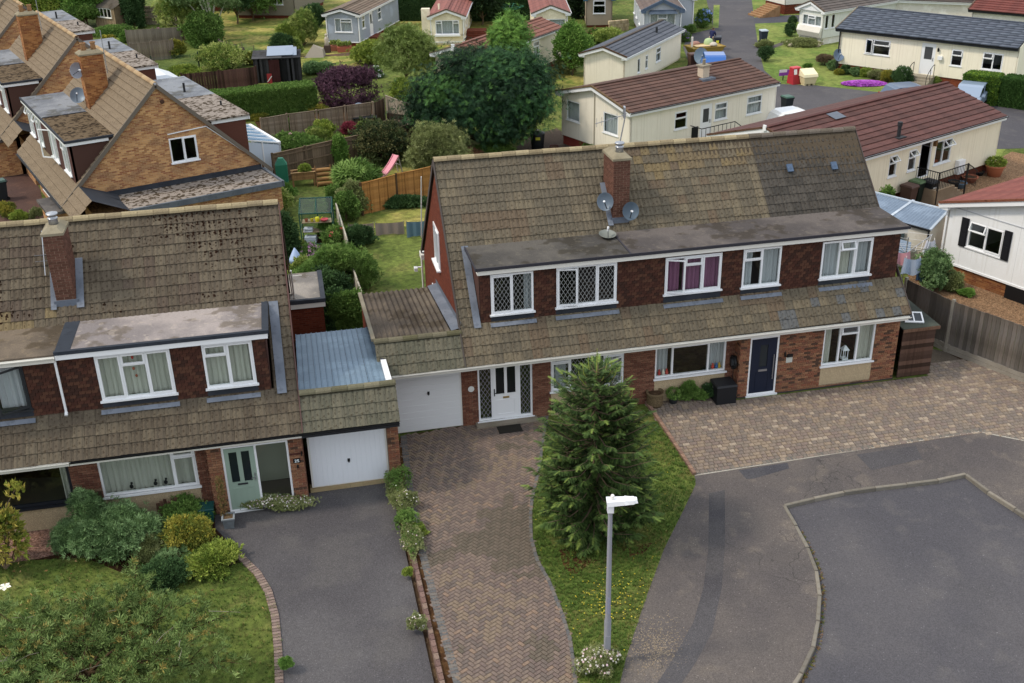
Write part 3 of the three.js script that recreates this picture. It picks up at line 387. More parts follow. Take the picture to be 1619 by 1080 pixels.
  for (const w of wins) { M('lead_apron', bx(w[0] - .03, w[0] + w[2] + .03, 3.42, w[1] - .05, -.63, -.6), MT.leadDark, rh); const a = M('lead_flashing', bx(w[0] - .06, w[0] + w[2] + .06, -.006, .01, -.13, 0), MT.lead, rh); a.applyMatrix4(slopeM(0, .44, .062)); }
  const ck = mb(); ck.tri(V3(dU0, 3.52, -.62), V3(dU0, 5.2, -2.35), V3(dU0, 5.2, -.62)); ck.tri(V3(dU0 + .06, 3.5, -.62), V3(dU0 + .06, 5.2, -.62), V3(dU0 + .06, 5.2, -2.35)); ck.tri(V3(dU1, 3.4, -.62), V3(dU1, 5.2, -.62), V3(dU1, 5.2, -2.35)); ck.tri(V3(dU1 - .05, 3.4, -.62), V3(dU1 - .05, 5.2, -2.35), V3(dU1 - .05, 5.2, -.62)); M('dormer_cheek', ck.geo(), mt(0x4a322b, .9), rh);
  leadStrip(rh, slopeM(.38, .46, .066), .22, 2.75);
  M('dormer_fascia', mb().box(.56, 14.66, 5.1, 5.25, -.44, -.415).box(.54, .562, 5.1, 5.25, -2.3, -.415).geo(), MT.upvcOld, rh); M('dormer_soffit', bx(.565, 14.6, 5.095, 5.105, -.62, -.44), MT.upvcOld, rh);
  M('dormer_roof', bx(.5, 5.3, 5.252, 5.32, -2.42, -.39), feltM(0x6c6a66), rh); M('dormer_roof', bx(5.36, 14.7, 5.252, 5.325, -2.42, -.39), feltM(0x75706e), rh, 'paler grey felt half of the dormer roof');
  M('roof_trim', mb().box(.49, 14.71, 5.25, 5.345, -.39, -.36).box(.47, .5, 5.25, 5.345, -2.4, -.36).bar(V3(5.33, 5.31, -.4), V3(5.33, 5.31, -2.42), .05, .06).geo(), mt(0x35343a, .85), rh);
  W([wins[0][0], wins[0][1], -.62], wins[0][2], wins[0][3], [[0, 0, .5, 1, 1], [.5, 0, 1, 1]], { lead: 1, cur: [[.8, 1, MT.net]] });
  W([wins[1][0], wins[1][1], -.62], wins[1][2], wins[1][3], [[0, 0, .34, 1, 2, 9], [.34, 0, .67, 1], [.67, 0, 1, 1, 1]], { lead: 1 });
  const purple = mt(0x8f5f7c, .95, { map: TX.cloth, side: THREE.DoubleSide });
  W([wins[2][0], wins[2][1], -.62], wins[2][2], wins[2][3], [[0, 0, .34, 1, 2, 22], [.34, 0, .66, .76], [.34, .76, .66, 1, 1], [.66, 0, 1, 1, 1]], { cur: [[0, .28, purple], [.34, .66, purple], [.7, 1, purple]] });
  W([wins[3][0], wins[3][1], -.62], wins[3][2], wins[3][3], [[0, 0, .5, .72], [0, .72, .5, 1, 1], [.5, 0, 1, 1]], { cur: [[0, .3, MT.net], [.55, 1, MT.net]] });
  W([wins[4][0], wins[4][1], -.62], wins[4][2], wins[4][3], [[0, 0, .34, 1], [.34, 0, .66, .74], [.34, .74, .66, 1, 3, 24], [.66, 0, 1, 1, 1]], { cur: [[0, .36, MT.net], [.36, .62, MT.curtain], [.62, 1, MT.net]] });
  // ground floor openings
  W([2.78, .88, -.46], 2.42, 1.3, [[0, 0, .26, .78, 1], [0, .78, .26, 1], [.26, 0, .74, 1], [.74, .78, 1, 1, 1], [.74, 0, 1, .78, 2, -26]], { lead: 1, sill: .13, cur: [[0, .22, MT.net], [.8, 1, MT.net]] });
  const w7 = W([6.25, .88, -.46], 2.43, 1.34, [[0, 0, .24, 1], [.24, 0, .76, .8], [.24, .8, .76, 1, 3, 7], [.76, 0, 1, 1]], { sill: .13, cur: [[0, .2, MT.net], [.78, 1, MT.net]] });
  for (const [x, c] of [[.2, 0xb03a34], [.34, 0xd8d2c4], [.46, 0xb84a40], [2.05, 0xc04a3c], [2.18, 0x3f6aa0], [2.28, 0xc8a040]]) { const t = M('ornament', lathe([[0, 0], [.05, .0], [.06, .08], [.03, .12], [.035, .17], [0, .2]], 10), mt(c, .7), w7); t.position.set(x, .06, -.08); }
  W([11.9, .82, -.06], 1.85, 1.4, [[0, 0, .32, 1], [.32, 0, .68, .78], [.32, .78, .68, 1, 3, 14], [.68, 0, 1, 1]], { sill: .12, cur: [[0, .2, MT.curtain], [.72, 1, MT.curtain]] });
  const ln = M('window_lantern', mb().box(-.1, .1, 0, .05, -.1, .1).box(-.09, -.07, .05, .35, -.09, -.07).box(.07, .09, .05, .35, -.09, -.07).box(-.09, -.07, .05, .35, .07, .09).box(.07, .09, .05, .35, .07, .09).hull([V3(-.12, .35, .12), V3(.12, .35, .12), V3(.12, .35, -.12), V3(-.12, .35, -.12)], [V3(-.02, .5, .02), V3(.02, .5, .02), V3(.02, .5, -.02), V3(-.02, .5, -.02)]).geo(), MT.upvc, rh); ln.position.set(12.85, .86, -.25);
  // white front door
  const df = W([.42, .1, -.46], 1.76, 2.01, [[0, 0, .25, 1], [.25, 0, .77, 1, -1], [.77, 0, 1, 1]], { name: 'door_frame', lead: 1, sill: .14 });
  const leaf = (name, x0, x1, y0, y1, z, mat, holes, hm) => { const d = M(name, extr([[x0, y0], [x1, y0], [x1, y1], [x0, y1]], .05, holes), mat, rh); d.position.z = z; for (const h of holes) { const p = M('pane', new THREE.PlaneGeometry(h[2] - h[0], h[3] - h[1]), hm || MT.glass, d); p.position.set((h[0] + h[2]) / 2, (h[1] + h[3]) / 2, -.025); } return d; };
  let d = leaf('front_door', .9, 1.73, .14, 2.07, -.42, MT.upvc, [[1.0, 1.0, 1.27, 1.96], [1.36, 1.0, 1.63, 1.96]], mt(0x1c2022, .1)); M('door_panel', extr([[1.0, .25], [1.63, .25], [1.63, .8], [1.0, .8]], .02, [[1.04, .29, 1.59, .76]]).translate(0, 0, .012), MT.upvc, d); M('letter_plate', bx(1.22, 1.42, .84, .9, 0, .02), mt(0xa8905a, .4, { metalness: .6 }), d); M('handle', mb().box(.93, .96, .95, 1.2, 0, .02).bar(V3(.945, 1.06, .04), V3(1.04, 1.06, .04), .02).geo(), MT.black, d);
  W([9.33, .05, -.05], 1.01, 2.1, [[0, 0, 1, 1, -1]], { name: 'door_frame', sill: .12 });
  const navy = mt(0x1b2233, .45); d = leaf('front_door', 9.4, 10.27, .1, 2.08, -.02, navy, [[9.7, 1.05, 9.97, 1.85]], mt(0x2a3034, .08)); for (const [a, b] of [[.16, .85]]) M('door_panel', extr([[9.6, a], [10.07, a], [10.07, b], [9.6, b]], .02, [[9.64, a + .04, 10.03, b - .04]]).translate(0, 0, .012), navy, d); M('letter_plate', bx(9.68, 9.98, .9, .97, 0, .02), MT.steel, d); M('handle', mb().bar(V3(10.17, .6, .06), V3(10.17, 1.5, .06), .025).bar(V3(10.17, .7, 0), V3(10.17, .7, .06), .02).bar(V3(10.17, 1.4, 0), V3(10.17, 1.4, .06), .02).geo(), MT.steel, d);
  M('wall_lamp', lathe([[0, 0], [.03, 0], [.035, .12], [.02, .16], [0, .17]], 10).translate(10.55, 1.38, .06), MT.black, rh); M('number_plate', bx(10.62, 10.84, 1.12, 1.32, .004, .02), mt(0xb9bcb4, .5), rh); M('house_light', mb().box(10.63, 10.83, 1.33, 1.43, .004, .06).geo(), MT.black, rh);
  // lean-to garage
  const gx0 = -2.68; M('wall', mb().box(gx0, gx0 + .2, -.15, 2.42, -5.9, -.3).box(gx0 + .2, -.1, -.15, 2.4, -5.9, -5.7).box(gx0, -2.18, -.15, 2.5, -.6, -.4).box(-.1, 0, -.15, 2.5, -.6, -.4).box(gx0, 0, 2.1, 2.5, -.62, -.42).geo(), redM, rh);
  upDoor(rh, 'garage_door', -2.18, -.09, .04, 2.12, .44, 9, false);
  tiles(rh, gx0, -.02, 3, () => false, (u, v) => 10 + Math.floor(R() * 3), 0); const gb = mb(); slopeQuad(gb, gx0, -.02, VE, .46, -.01); M('garage_roof', gb.geo(), tint(MT.tile, 0x5c5a4c), rh);
  ridge(rh, gx0 - .03, -.02, 3.3, -.42, [0x6f6c5c, 0x7a7666, 0x66644f], .45, 0, .11); M('fascia', bx(gx0 - .02, -.04, 2.34, 2.5, .33, .352), MT.upvcOld, rh); gutter(rh, gx0 - .02, -.04, 2.49, .415, MT.upvcOld);
  for (let i = 0; i < 3; i++) { const w = (-.3 - gx0) / 3, g = mb(), n = 30, a = V3(0, 3.3, -.5), b = V3(0, 2.55, -5.95); for (let k = 0; k < n; k++) { const y = t => .028 * Math.sin(((i * w + w * t / n) / .175) * 2 * Math.PI), x = t => gx0 + i * w + w * t / n; g.quad(V3(x(k), a.y + y(k), a.z), V3(x(k + 1), a.y + y(k + 1), a.z), V3(x(k + 1), b.y + y(k + 1), b.z), V3(x(k), b.y + y(k), b.z), [[x(k), 0], [x(k + 1), 0], [x(k + 1), 5.5], [x(k), 5.5]]); } M('corrugated_sheet', g.geo(), tint(feltM(0x7c7468), [0x786f64, 0x70685e, 0x7e766a][i]), rh); }
  M('lead_flashing', mb().quad(V3(-.32, 3.36, -.5), V3(-.012, 3.42, -.5), V3(-.012, 2.68, -5.95), V3(-.32, 2.6, -5.95)).quad(V3(-.012, 3.42, -.5), V3(-.012, 3.6, -.5), V3(-.012, 2.85, -5.95), V3(-.012, 2.68, -5.95)).geo(), MT.lead, rh); M('verge_trim', mb().bar(V3(gx0 - .02, 3.32, -.5), V3(gx0 - .02, 2.57, -5.95), .12, .09).geo(), tint(MT.concrete, 0x8a8578), rh);
  M('number_disc', lathe([[0, 0], [.1, 0], [.1, .02], [0, .02]], 20).rotateX(Math.PI / 2).translate(.2, 1.32, -.39), mt(0xd8d8d4, .5), rh);
  const dp = mb(); dp.tube([V3(-.1, 2.5, -9.1), V3(-.1, .0, -9.1)], .035); dp.box(-.12, .1, 2.36, 2.56, -9.55, -9.05); dp.tube([V3(-.16, 3.6, -8.2), V3(-.16, 6.2, -7.2)], .02); M('downpipe', dp.geo(), MT.upvcOld, rh); M('security_camera', mb().box(-.4, -.14, 2.1, 2.14, -9.0, -8.95).box(-.42, -.3, 2.0, 2.14, -9.05, -8.85).geo(), MT.upvc, rh);
  // chimney with two dishes' base flashing
  chimney(rh, 5.42, 5.95, 2.65, 3.75, 5.3, 7.6, 0, bk, { pots: [[5.7, 3.0, 1]] }); M('lead_flashing', mb().box(5.36, 6.02, 5.5, 5.72, -2.66, -2.62).geo(), MT.lead, rh); leadStrip(rh, slopeM(5.24, 2.55, .066), .17, 1.55);
  for (const [u, v] of [[11.8, 3.5], [13.4, 3.46]]) { const q = M('vent_tile', bx(0, .2, 0, .06, -.28, 0), tm(TX.metal, 0x55667c, .6), rh, 'blue grey vent tile in the upper roof'); q.applyMatrix4(slopeM(u, v, .03)); }
  lay(rh, bk, [BG], MT.brick, PALB, 300, 'brick', 'bricks'); lay(rh, th, [HG], MT.brick, PALH, 160, 'hung_tile', 'hung_tiles');
}
// ---- left pair
const lh = thing('semi_detached_house', 'brick house pair with sage green front door and number 25', 'house', [-5.973, -.177, -26.256], 11.396);
{
  const u0 = -9.2, bk = [], th = []; R = rng(31);
  const hf = [[-9.1, .75, -6.28, 2.2], [-5.53, .78, -2.93, 2.12]];
  let m = M('wall', extr([[u0, -.2], [-2.5, -.2], [-2.5, 2.5], [u0, 2.5]], .2, hf), MT.mortarDark, lh); m.position.z = -.412;
  m = M('wall', extr([[-2.56, -.2], [.02, -.2], [.02, 2.46], [-2.56, 2.46]], .2, [[-2.18, .0, -.36, 2.12]]), MT.mortar, lh); m.position.z = -.012;
  M('wall', mb().box(-2.56, -2.4, -.2, 2.46, -.62, -.213).box(-.16, .02, -.2, 2.46, -.7, -.213).geo(), MT.mortar, lh);
  brickwork(bk, mat4(0, 0, -.4), u0, -2.56, 0, 2.5, hf.map(h => [h[0], 0, h[2], 2.3]), pDark);
  brickwork(bk, mat4(0, 0, 0), -2.56, .02, 0, 2.44, [[-2.18, 0, -.36, 2.12]], pOrange); brickwork(bk, mat4(.03, 0, 0, Math.PI / 2), .01, .5, 0, 2.44, [], pDark); brickwork(bk, mat4(-2.57, 0, -.4, -Math.PI / 2), 0, .39, 0, 2.44, [], pOrange);
  for (const [a, b] of [[-5.53, -2.93], [-9.1, -6.28]]) M('render_panel', bx(a, b, -.1, .74, -.43, -.396), MT.dash, lh);
  sideWall(lh, 0, 1, [[.4, -.2], [9.05, -.2], [9.05, 2.7], [4.545, 7.36], [.4, 3.15]], [], redM); sideWall(lh, u0, -1, [[-9.05, -.2], [-.4, -.2], [-.4, 3.15], [-4.545, 7.36], [-9.05, 2.7]], [], redM);
  M('wall', bx(u0 + .2, -.2, -.2, 2.7, -9.05, -8.85), redM, lh); M('floor_slab', bx(u0 + .2, -.2, 2.5, 2.6, -8.85, -.2), MT.room, lh); M('floor', bx(u0 + .2, -.2, -.18, -.02, -8.85, -.62), MT.room, lh);
  const chm = (u, v) => u > -6.22 && u < -5.63 && v > 2.7 && v < 3.75, inD = (u, v) => u < -.5 && v > .46 && v < 2.36;
  const bed = mb(); slopeQuad(bed, u0, .04, VE, .6, -.01); slopeQuad(bed, -.56, .04, .6, 2.45, -.01); slopeQuad(bed, u0, .04, 2.38, VR, -.01); bed.quad(V3(.04, WR, -VR), V3(u0, WR, -VR), V3(u0, 2.6, -9.4), V3(.04, 2.6, -9.4)); M('roof', bed.geo(), tint(MT.tile, 0x5a5046), lh);
  tiles(lh, u0, .06, 22, (u, v) => inD(u, v) || chm(u, v), (u, v) => { const f = vn(u * 1.2 + 5, v * 1.5, 64, 6); if (u < -5.9 && v < 2.7 && v > 2.3 && R() < .3) return 9; return f > .62 && v > 2 && R() < .5 ? 15 : 16 + Math.floor(R() * 4); }, 300);
  ridge(lh, u0, .08, WR + .05, -VR, [0xa4987e, 0x978b74, 0xaca084]);
  const vg = mb(); vg.bar(V3(.09, WE - .03, .37), V3(.09, WR, -VR), .03, .16); vg.bar(V3(.09, WR, -VR), V3(.09, 2.5, -9.45), .03, .16); M('bargeboard', vg.geo(), mt(0x5a4440, .8), lh);
  M('fascia', bx(-6.03, .05, 2.34, 2.5, .33, .352), MT.upvcOld, lh); gutter(lh, -6.0, 2.76, 2.49, .415, MT.black); M('fascia', bx(u0, -6.05, 2.34, 2.5, .33, .352), MT.upvcOld, lh); gutter(lh, u0, -6.03, 2.49, .415, MT.upvcOld); M('soffit', bx(u0, .05, 2.33, 2.345, -.4, .33), MT.upvcOld, lh);
  // moss in the channels of the tiles
  { const g = new THREE.SphereGeometry(1, 7, 4, 0, 6.3, 0, 1.6), it = []; for (let i = 0; i < 5000; i++) { const u = rr(-9, 0), v = rr(2.5, 4.5), f = fbm(u / 12 + 3, v / 12, 12, 4, 9) + (v > 3.9 ? .06 : 0) - (u < -5.7 ? .04 : 0); if (f < .555 + R() * .22 || chm(u, v)) continue; const ch = Math.round(u / .15) * .15 + rr(-.02, .02); it.push({ m: slopeM(ch, v, .034).multiply(mat4(0, 0, 0, rr(0, 6), 0, 0, V3(rr(.014, .036), rr(.008, .018), rr(.02, .05)))), c: R() < .5 ? 0 : 1 + Math.floor(R() * 2) }); } lay(lh, it, [g], MT.soil, [0x866a5c, 0x75685a, 0x8c7866], 0, 'moss_tuft', 'moss'); }
  // dormers
  const wins = [[-5.08, 3.69, 1.93, 1.35], [-2.32, 3.71, 1.33, 1.32]], nw = [-8.6, 3.7, 1.72, 1.32];
  m = M('dormer_wall', extr([[u0, 3.3], [-.62, 3.3], [-.62, 5.16], [u0, 5.16]], .1, [nw, ...wins].map(w => [w[0], w[1], w[0] + w[2], w[1] + w[3]])), mt(0x38241f, .9), lh); m.position.z = -.62;
  let e = u0; for (const w of [nw, ...wins, [-.62, 0, 0, 0]]) { tileHang(th, e + .01, w[0] - .01, 3.46, 5.1, -.62); e = w[0] + w[2]; }
  for (const w of [nw, ...wins]) { M('lead_apron', bx(w[0] - .03, w[0] + w[2] + .03, 3.42, w[1] - .05, -.63, -.6), MT.leadDark, lh); const a = M('lead_flashing', bx(w[0] - .06, w[0] + w[2] + .06, -.006, .01, -.13, 0), MT.lead, lh); a.applyMatrix4(slopeM(0, .44, .062)); }
  const ck = mb(); ck.tri(V3(-.62, 3.45, -.62), V3(-.62, 5.2, -.62), V3(-.62, 5.2, -2.35)); ck.tri(V3(-.68, 3.45, -.62), V3(-.68, 5.2, -2.35), V3(-.68, 5.2, -.62)); M('dormer_cheek', ck.geo(), mt(0x4a322b, .9), lh);
  leadStrip(lh, slopeM(-.48, .46, .07), .26, 2.75);
  M('dormer_fascia', mb().box(-5.99, -.56, 5.1, 5.25, -.44, -.415).box(-.562, -.54, 5.1, 5.25, -2.3, -.415).geo(), MT.upvc, lh); M('dormer_fascia', bx(u0, -6.02, 5.05, 5.2, -.44, -.415), MT.upvcOld, lh); M('dormer_soffit', bx(u0, -.56, 5.09, 5.1, -.62, -.44), MT.upvcOld, lh); gutter(lh, u0, -6.0, 5.22, -.36, MT.upvcOld);
  M('dormer_roof', bx(-5.6, -.68, 5.252, 5.32, -2.42, -.5), feltM(0xb9b2b0), lh, 'pale grey gravelled dormer roof'); M('dormer_roof', bx(u0, -6.0, 5.2, 5.28, -2.5, -.41), feltM(0x857a6c), lh, 'brown weathered felt dormer roof');
  M('roof_trim', mb().box(-6.0, -.5, 5.25, 5.35, -.5, -.39).box(-.68, -.5, 5.25, 5.35, -2.42, -.5).box(-5.99, -5.6, 5.25, 5.33, -2.46, -.5).geo(), tm(TX.metal, 0x3d4148, .75), lh);
  M('downpipe', mb().tube([V3(-6.03, 5.15, -.5), V3(-6.03, 3.5, -.5)], .035).tube([V3(-6.03, 3.52, -.5), V3(-6.03, 3.46, -.42)], .045).geo(), MT.upvc, lh);
  const W = (pos, w, h, L, o = {}) => win(lh, w, h, L, { pos, ...o });
  const vent = M; const a = W([wins[0][0], wins[0][1], -.62], wins[0][2], wins[0][3], [[0, 0, .33, 1, 1], [.33, 0, .67, .74], [.33, .74, .67, 1, 1], [.67, 0, 1, 1, 1]], { cur: [[0, 1, MT.curtain]] });
  for (const [x, y, c] of [[.95, 1.15, 0xb0443c], [.93, .82, 0xa0604a], [.97, .6, 0x8a4a34]]) M('hanging_ornament', new THREE.SphereGeometry(.035, 8, 6).scale(1, 1.4, .5).translate(x, y, -.06), mt(c, .7), a);
  W([wins[1][0], wins[1][1], -.62], wins[1][2], wins[1][3], [[0, 0, .48, .74], [0, .74, .48, 1, 1], [.48, 0, 1, 1, 1]], { cur: [[0, 1, MT.curtain]] });
  W([nw[0], nw[1], -.62], nw[2], nw[3], [[0, 0, .52, 1], [.52, 0, 1, 1, 2, -32]], { mat: MT.dark, cur: [[.55, 1, MT.net]], label: 'dark framed window with its casement swung open' });
  W([hf[0][0], hf[0][1], -.46], 2.82, 1.45, [[0, 0, 1, 1]], { mat: mt(0x23262c, .5), sill: .14, edge: .05, cur: [[.9, 1, MT.curtain]], label: 'large dark framed picture window' });
  const big = W([hf[1][0], hf[1][1], -.46], 2.6, 1.34, [[0, 0, .76, 1], [.76, 0, 1, .76, 1], [.76, .76, 1, 1, 1]], { sill: .13, cur: [[0, 1, MT.curtain]] });
  for (const x of [.75, 1.4, 1.68]) { const c = M('cat_ornament', mb().add(new THREE.SphereGeometry(.055, 8, 6).scale(1, 1.3, .5).translate(x, .16, -.07)).add(new THREE.SphereGeometry(.035, 8, 6).translate(x + .02, .26, -.07)).add(new THREE.ConeGeometry(.014, .03, 4).translate(x + .005, .3, -.07)).add(new THREE.ConeGeometry(.014, .03, 4).translate(x + .036, .3, -.07)).geo(), MT.black, big); }
  // porch
  M('hall_wall', bx(-2.4, -.2, 0, 2.4, -1.5, -1.42), mt(0xb4b8a4, .9), lh);
  W([-2.18, .0, -.06], 1.82, 2.12, [[0, 0, .5, 1, -1], [.5, 0, 1, 1]], { name: 'door_frame', sill: .14 });
  const sage = mt(0x8ea193, .45), d = M('front_door', extr([[-2.12, .06], [-1.3, .06], [-1.3, 2.05], [-2.12, 2.05]], .05, [[-2.0, .95, -1.78, 1.93], [-1.66, .95, -1.44, 1.93]]), sage, lh); d.position.z = -.02;
  for (const x of [-1.89, -1.55]) M('pane', new THREE.PlaneGeometry(.22, .98).translate(x, 1.44, -.03), mt(0x20282a, .06), d); for (const [x, y] of [[-2.0, .15], [-1.66, .15]]) M('door_panel', extr([[x, y], [x + .22, y], [x + .22, y + .62], [x, y + .62]], .02, [[x + .03, y + .03, x + .19, y + .59]]).translate(0, 0, .012), sage, d); M('letter_plate', bx(-1.86, -1.58, .86, .91, 0, .02), MT.dark, d); M('handle', mb().box(-1.37, -1.34, .95, 1.2, 0, .02).bar(V3(-1.355, 1.05, .04), V3(-1.46, 1.05, .04), .02).geo(), MT.steel, d);
  const np = M('number_plate', bx(-.27, -.07, 1.36, 1.5, .008, .025), mt(0x14181c, .4), lh);
  const font = await new FontLoader().loadAsync('fonts/droid/droid_sans_bold.typeface.json'); const tg = new TextGeometry('25', { font, size: .09, depth: .004, curveSegments: 4 }); tg.computeBoundingBox(); M('number', tg.translate(-.17 - tg.boundingBox.max.x / 2, 1.385, .026), mt(0xe4ecec, .5), np);
  M('door_bell', lathe([[0, 0], [.025, 0], [.03, .06], [.015, .1], [0, .1]], 10).translate(-.16, 1.2, .03), MT.black, lh); M('wall_lamp', mb().box(-.03, .0, 1.58, 1.72, .01, .06).geo(), MT.black, lh);
  M('soldier_band', bx(-.36, .02, 1.62, 1.68, .006, .02), tint(MT.brick, 0x5c3a34), lh);
  // lean-to garage with metal roof
  M('wall', mb().box(2.43, 2.62, -.2, 2.5, -5.8, -.55).box(.02, 2.43, -.2, 2.5, -5.8, -5.6).geo(), redM, lh); m = M('wall', bx(2.43, 2.76, -.2, 2.5, -.9, -.372), MT.mortar, lh); brickwork(bk, mat4(0, 0, -.36), 2.43, 2.76, 0, 2.48, [], pOrange); M('wall', bx(.02, 2.43, 2.1, 2.5, -.75, -.55), MT.mortarDark, lh);
  upDoor(lh, 'garage_door', .16, 2.42, .14, 2.1, .52, 15, true); M('door_step', mb().box(.1, 1.25, -.15, .13, -.7, -.42).box(1.258, 2.44, -.15, .132, -.7, -.42).geo(), tint(MT.concrete, 0xa89878), lh); M('drain_channel', bx(.14, 2.44, -.1, .008, -.4, -.28), MT.black, lh);
  tiles(lh, .06, 2.78, 3, () => false, () => 10 + Math.floor(R() * 3), 0); const gb = mb(); slopeQuad(gb, .04, 2.78, VE, .46, -.01); M('garage_roof', gb.geo(), tint(MT.tile, 0x5c5a4c), lh); ridge(lh, .1, 2.8, 3.32, -.42, [0x7a7866, 0x868270, 0x6e6c5a], .45, 0, .11); M('fascia', bx(.05, 2.76, 2.32, 2.5, .33, .352), mt(0x2a2c30, .6), lh);
  for (let i = 0; i < 5; i++) { const w = 2.45 / 5, g = mb(), x0 = .1 + i * w, P = (x, h, t) => V3(x, 3.28 - .7 * t + h, -.5 - 5.4 * t), pr = [[0, .03], [.02, .03], [.035, 0], [w / 3 - .01, 0], [w / 3, .02], [w / 3 + .02, .02], [w / 3 + .03, 0], [2 * w / 3 - .01, 0], [2 * w / 3, .02], [2 * w / 3 + .02, .02], [2 * w / 3 + .03, 0], [w - .004, 0]]; for (let k = 0; k + 1 < pr.length; k++) g.quad(P(x0 + pr[k][0], pr[k][1], 0), P(x0 + pr[k + 1][0], pr[k + 1][1], 0), P(x0 + pr[k + 1][0], pr[k + 1][1], 1), P(x0 + pr[k][0], pr[k][1], 1)); M('roof_sheet', g.geo(), tm(TX.metal, 0x7d92a2, .42, { metalness: .25 }), lh); }
  M('verge_trim', mb().bar(V3(2.62, 3.34, -.5), V3(2.62, 3.14, -2.2), .16, .1).geo(), MT.upvc, lh); M('verge_trim', mb().bar(V3(2.6, 3.1, -2.2), V3(2.6, 2.62, -5.9), .1, .08).geo(), MT.leadDark, lh);
  // rear extension, aerial pipe, chimney
  M('extension_wall', mb().box(.0, 1.12, -.2, 2.5, -11.2, -8.7).geo(), redM, lh); M('extension_roof', bx(.0, 1.05, 2.5, 2.58, -11.3, -8.72), feltM(0xa8a49e), lh); M('roof_trim', mb().box(1.05, 1.22, 2.48, 2.62, -11.3, -8.6).box(0, 1.05, 2.48, 2.62, -8.74, -8.6).geo(), MT.leadDark, lh); M('fascia', bx(0, 1.2, 2.3, 2.47, -8.66, -8.62), MT.upvcOld, lh);
  M('downpipe', mb().tube([V3(.16, 4.0, -8.0), V3(.16, 2.0, -9.4)], .03).tube([V3(.14, 3.7, -8.25), V3(.5, 3.7, -8.25)], .015).geo(), MT.upvcOld, lh);
  chimney(lh, -6.17, -5.68, 2.75, 3.65, 5.4, 7.72, 0, bk, { pots: [[-5.92, 3.2, 1]] }); M('lead_flashing', mb().box(-6.24, -5.6, 5.6, 5.84, -2.76, -2.71).geo(), MT.lead, lh); leadStrip(lh, slopeM(-5.66, 2.66, .068), .2, 1.5); leadStrip(lh, slopeM(-6.34, 2.66, .068), .15, 1.5);
  const ae = mb(); ae.bar(V3(-6.5, 7.4, -4.2), V3(-6.45, 6.4, -3.3), .02); for (const y of [6.9, 6.72, 6.55]) ae.bar(V3(-6.7, y, -3.6), V3(-6.2, y, -3.6), .014); M('aerial', ae.geo(), MT.steel, lh);
  lay(lh, bk, [BG], MT.brick, PALB, 300, 'brick', 'bricks'); lay(lh, th, [HG], MT.brick, PALH, 160, 'hung_tile', 'hung_tiles');
}
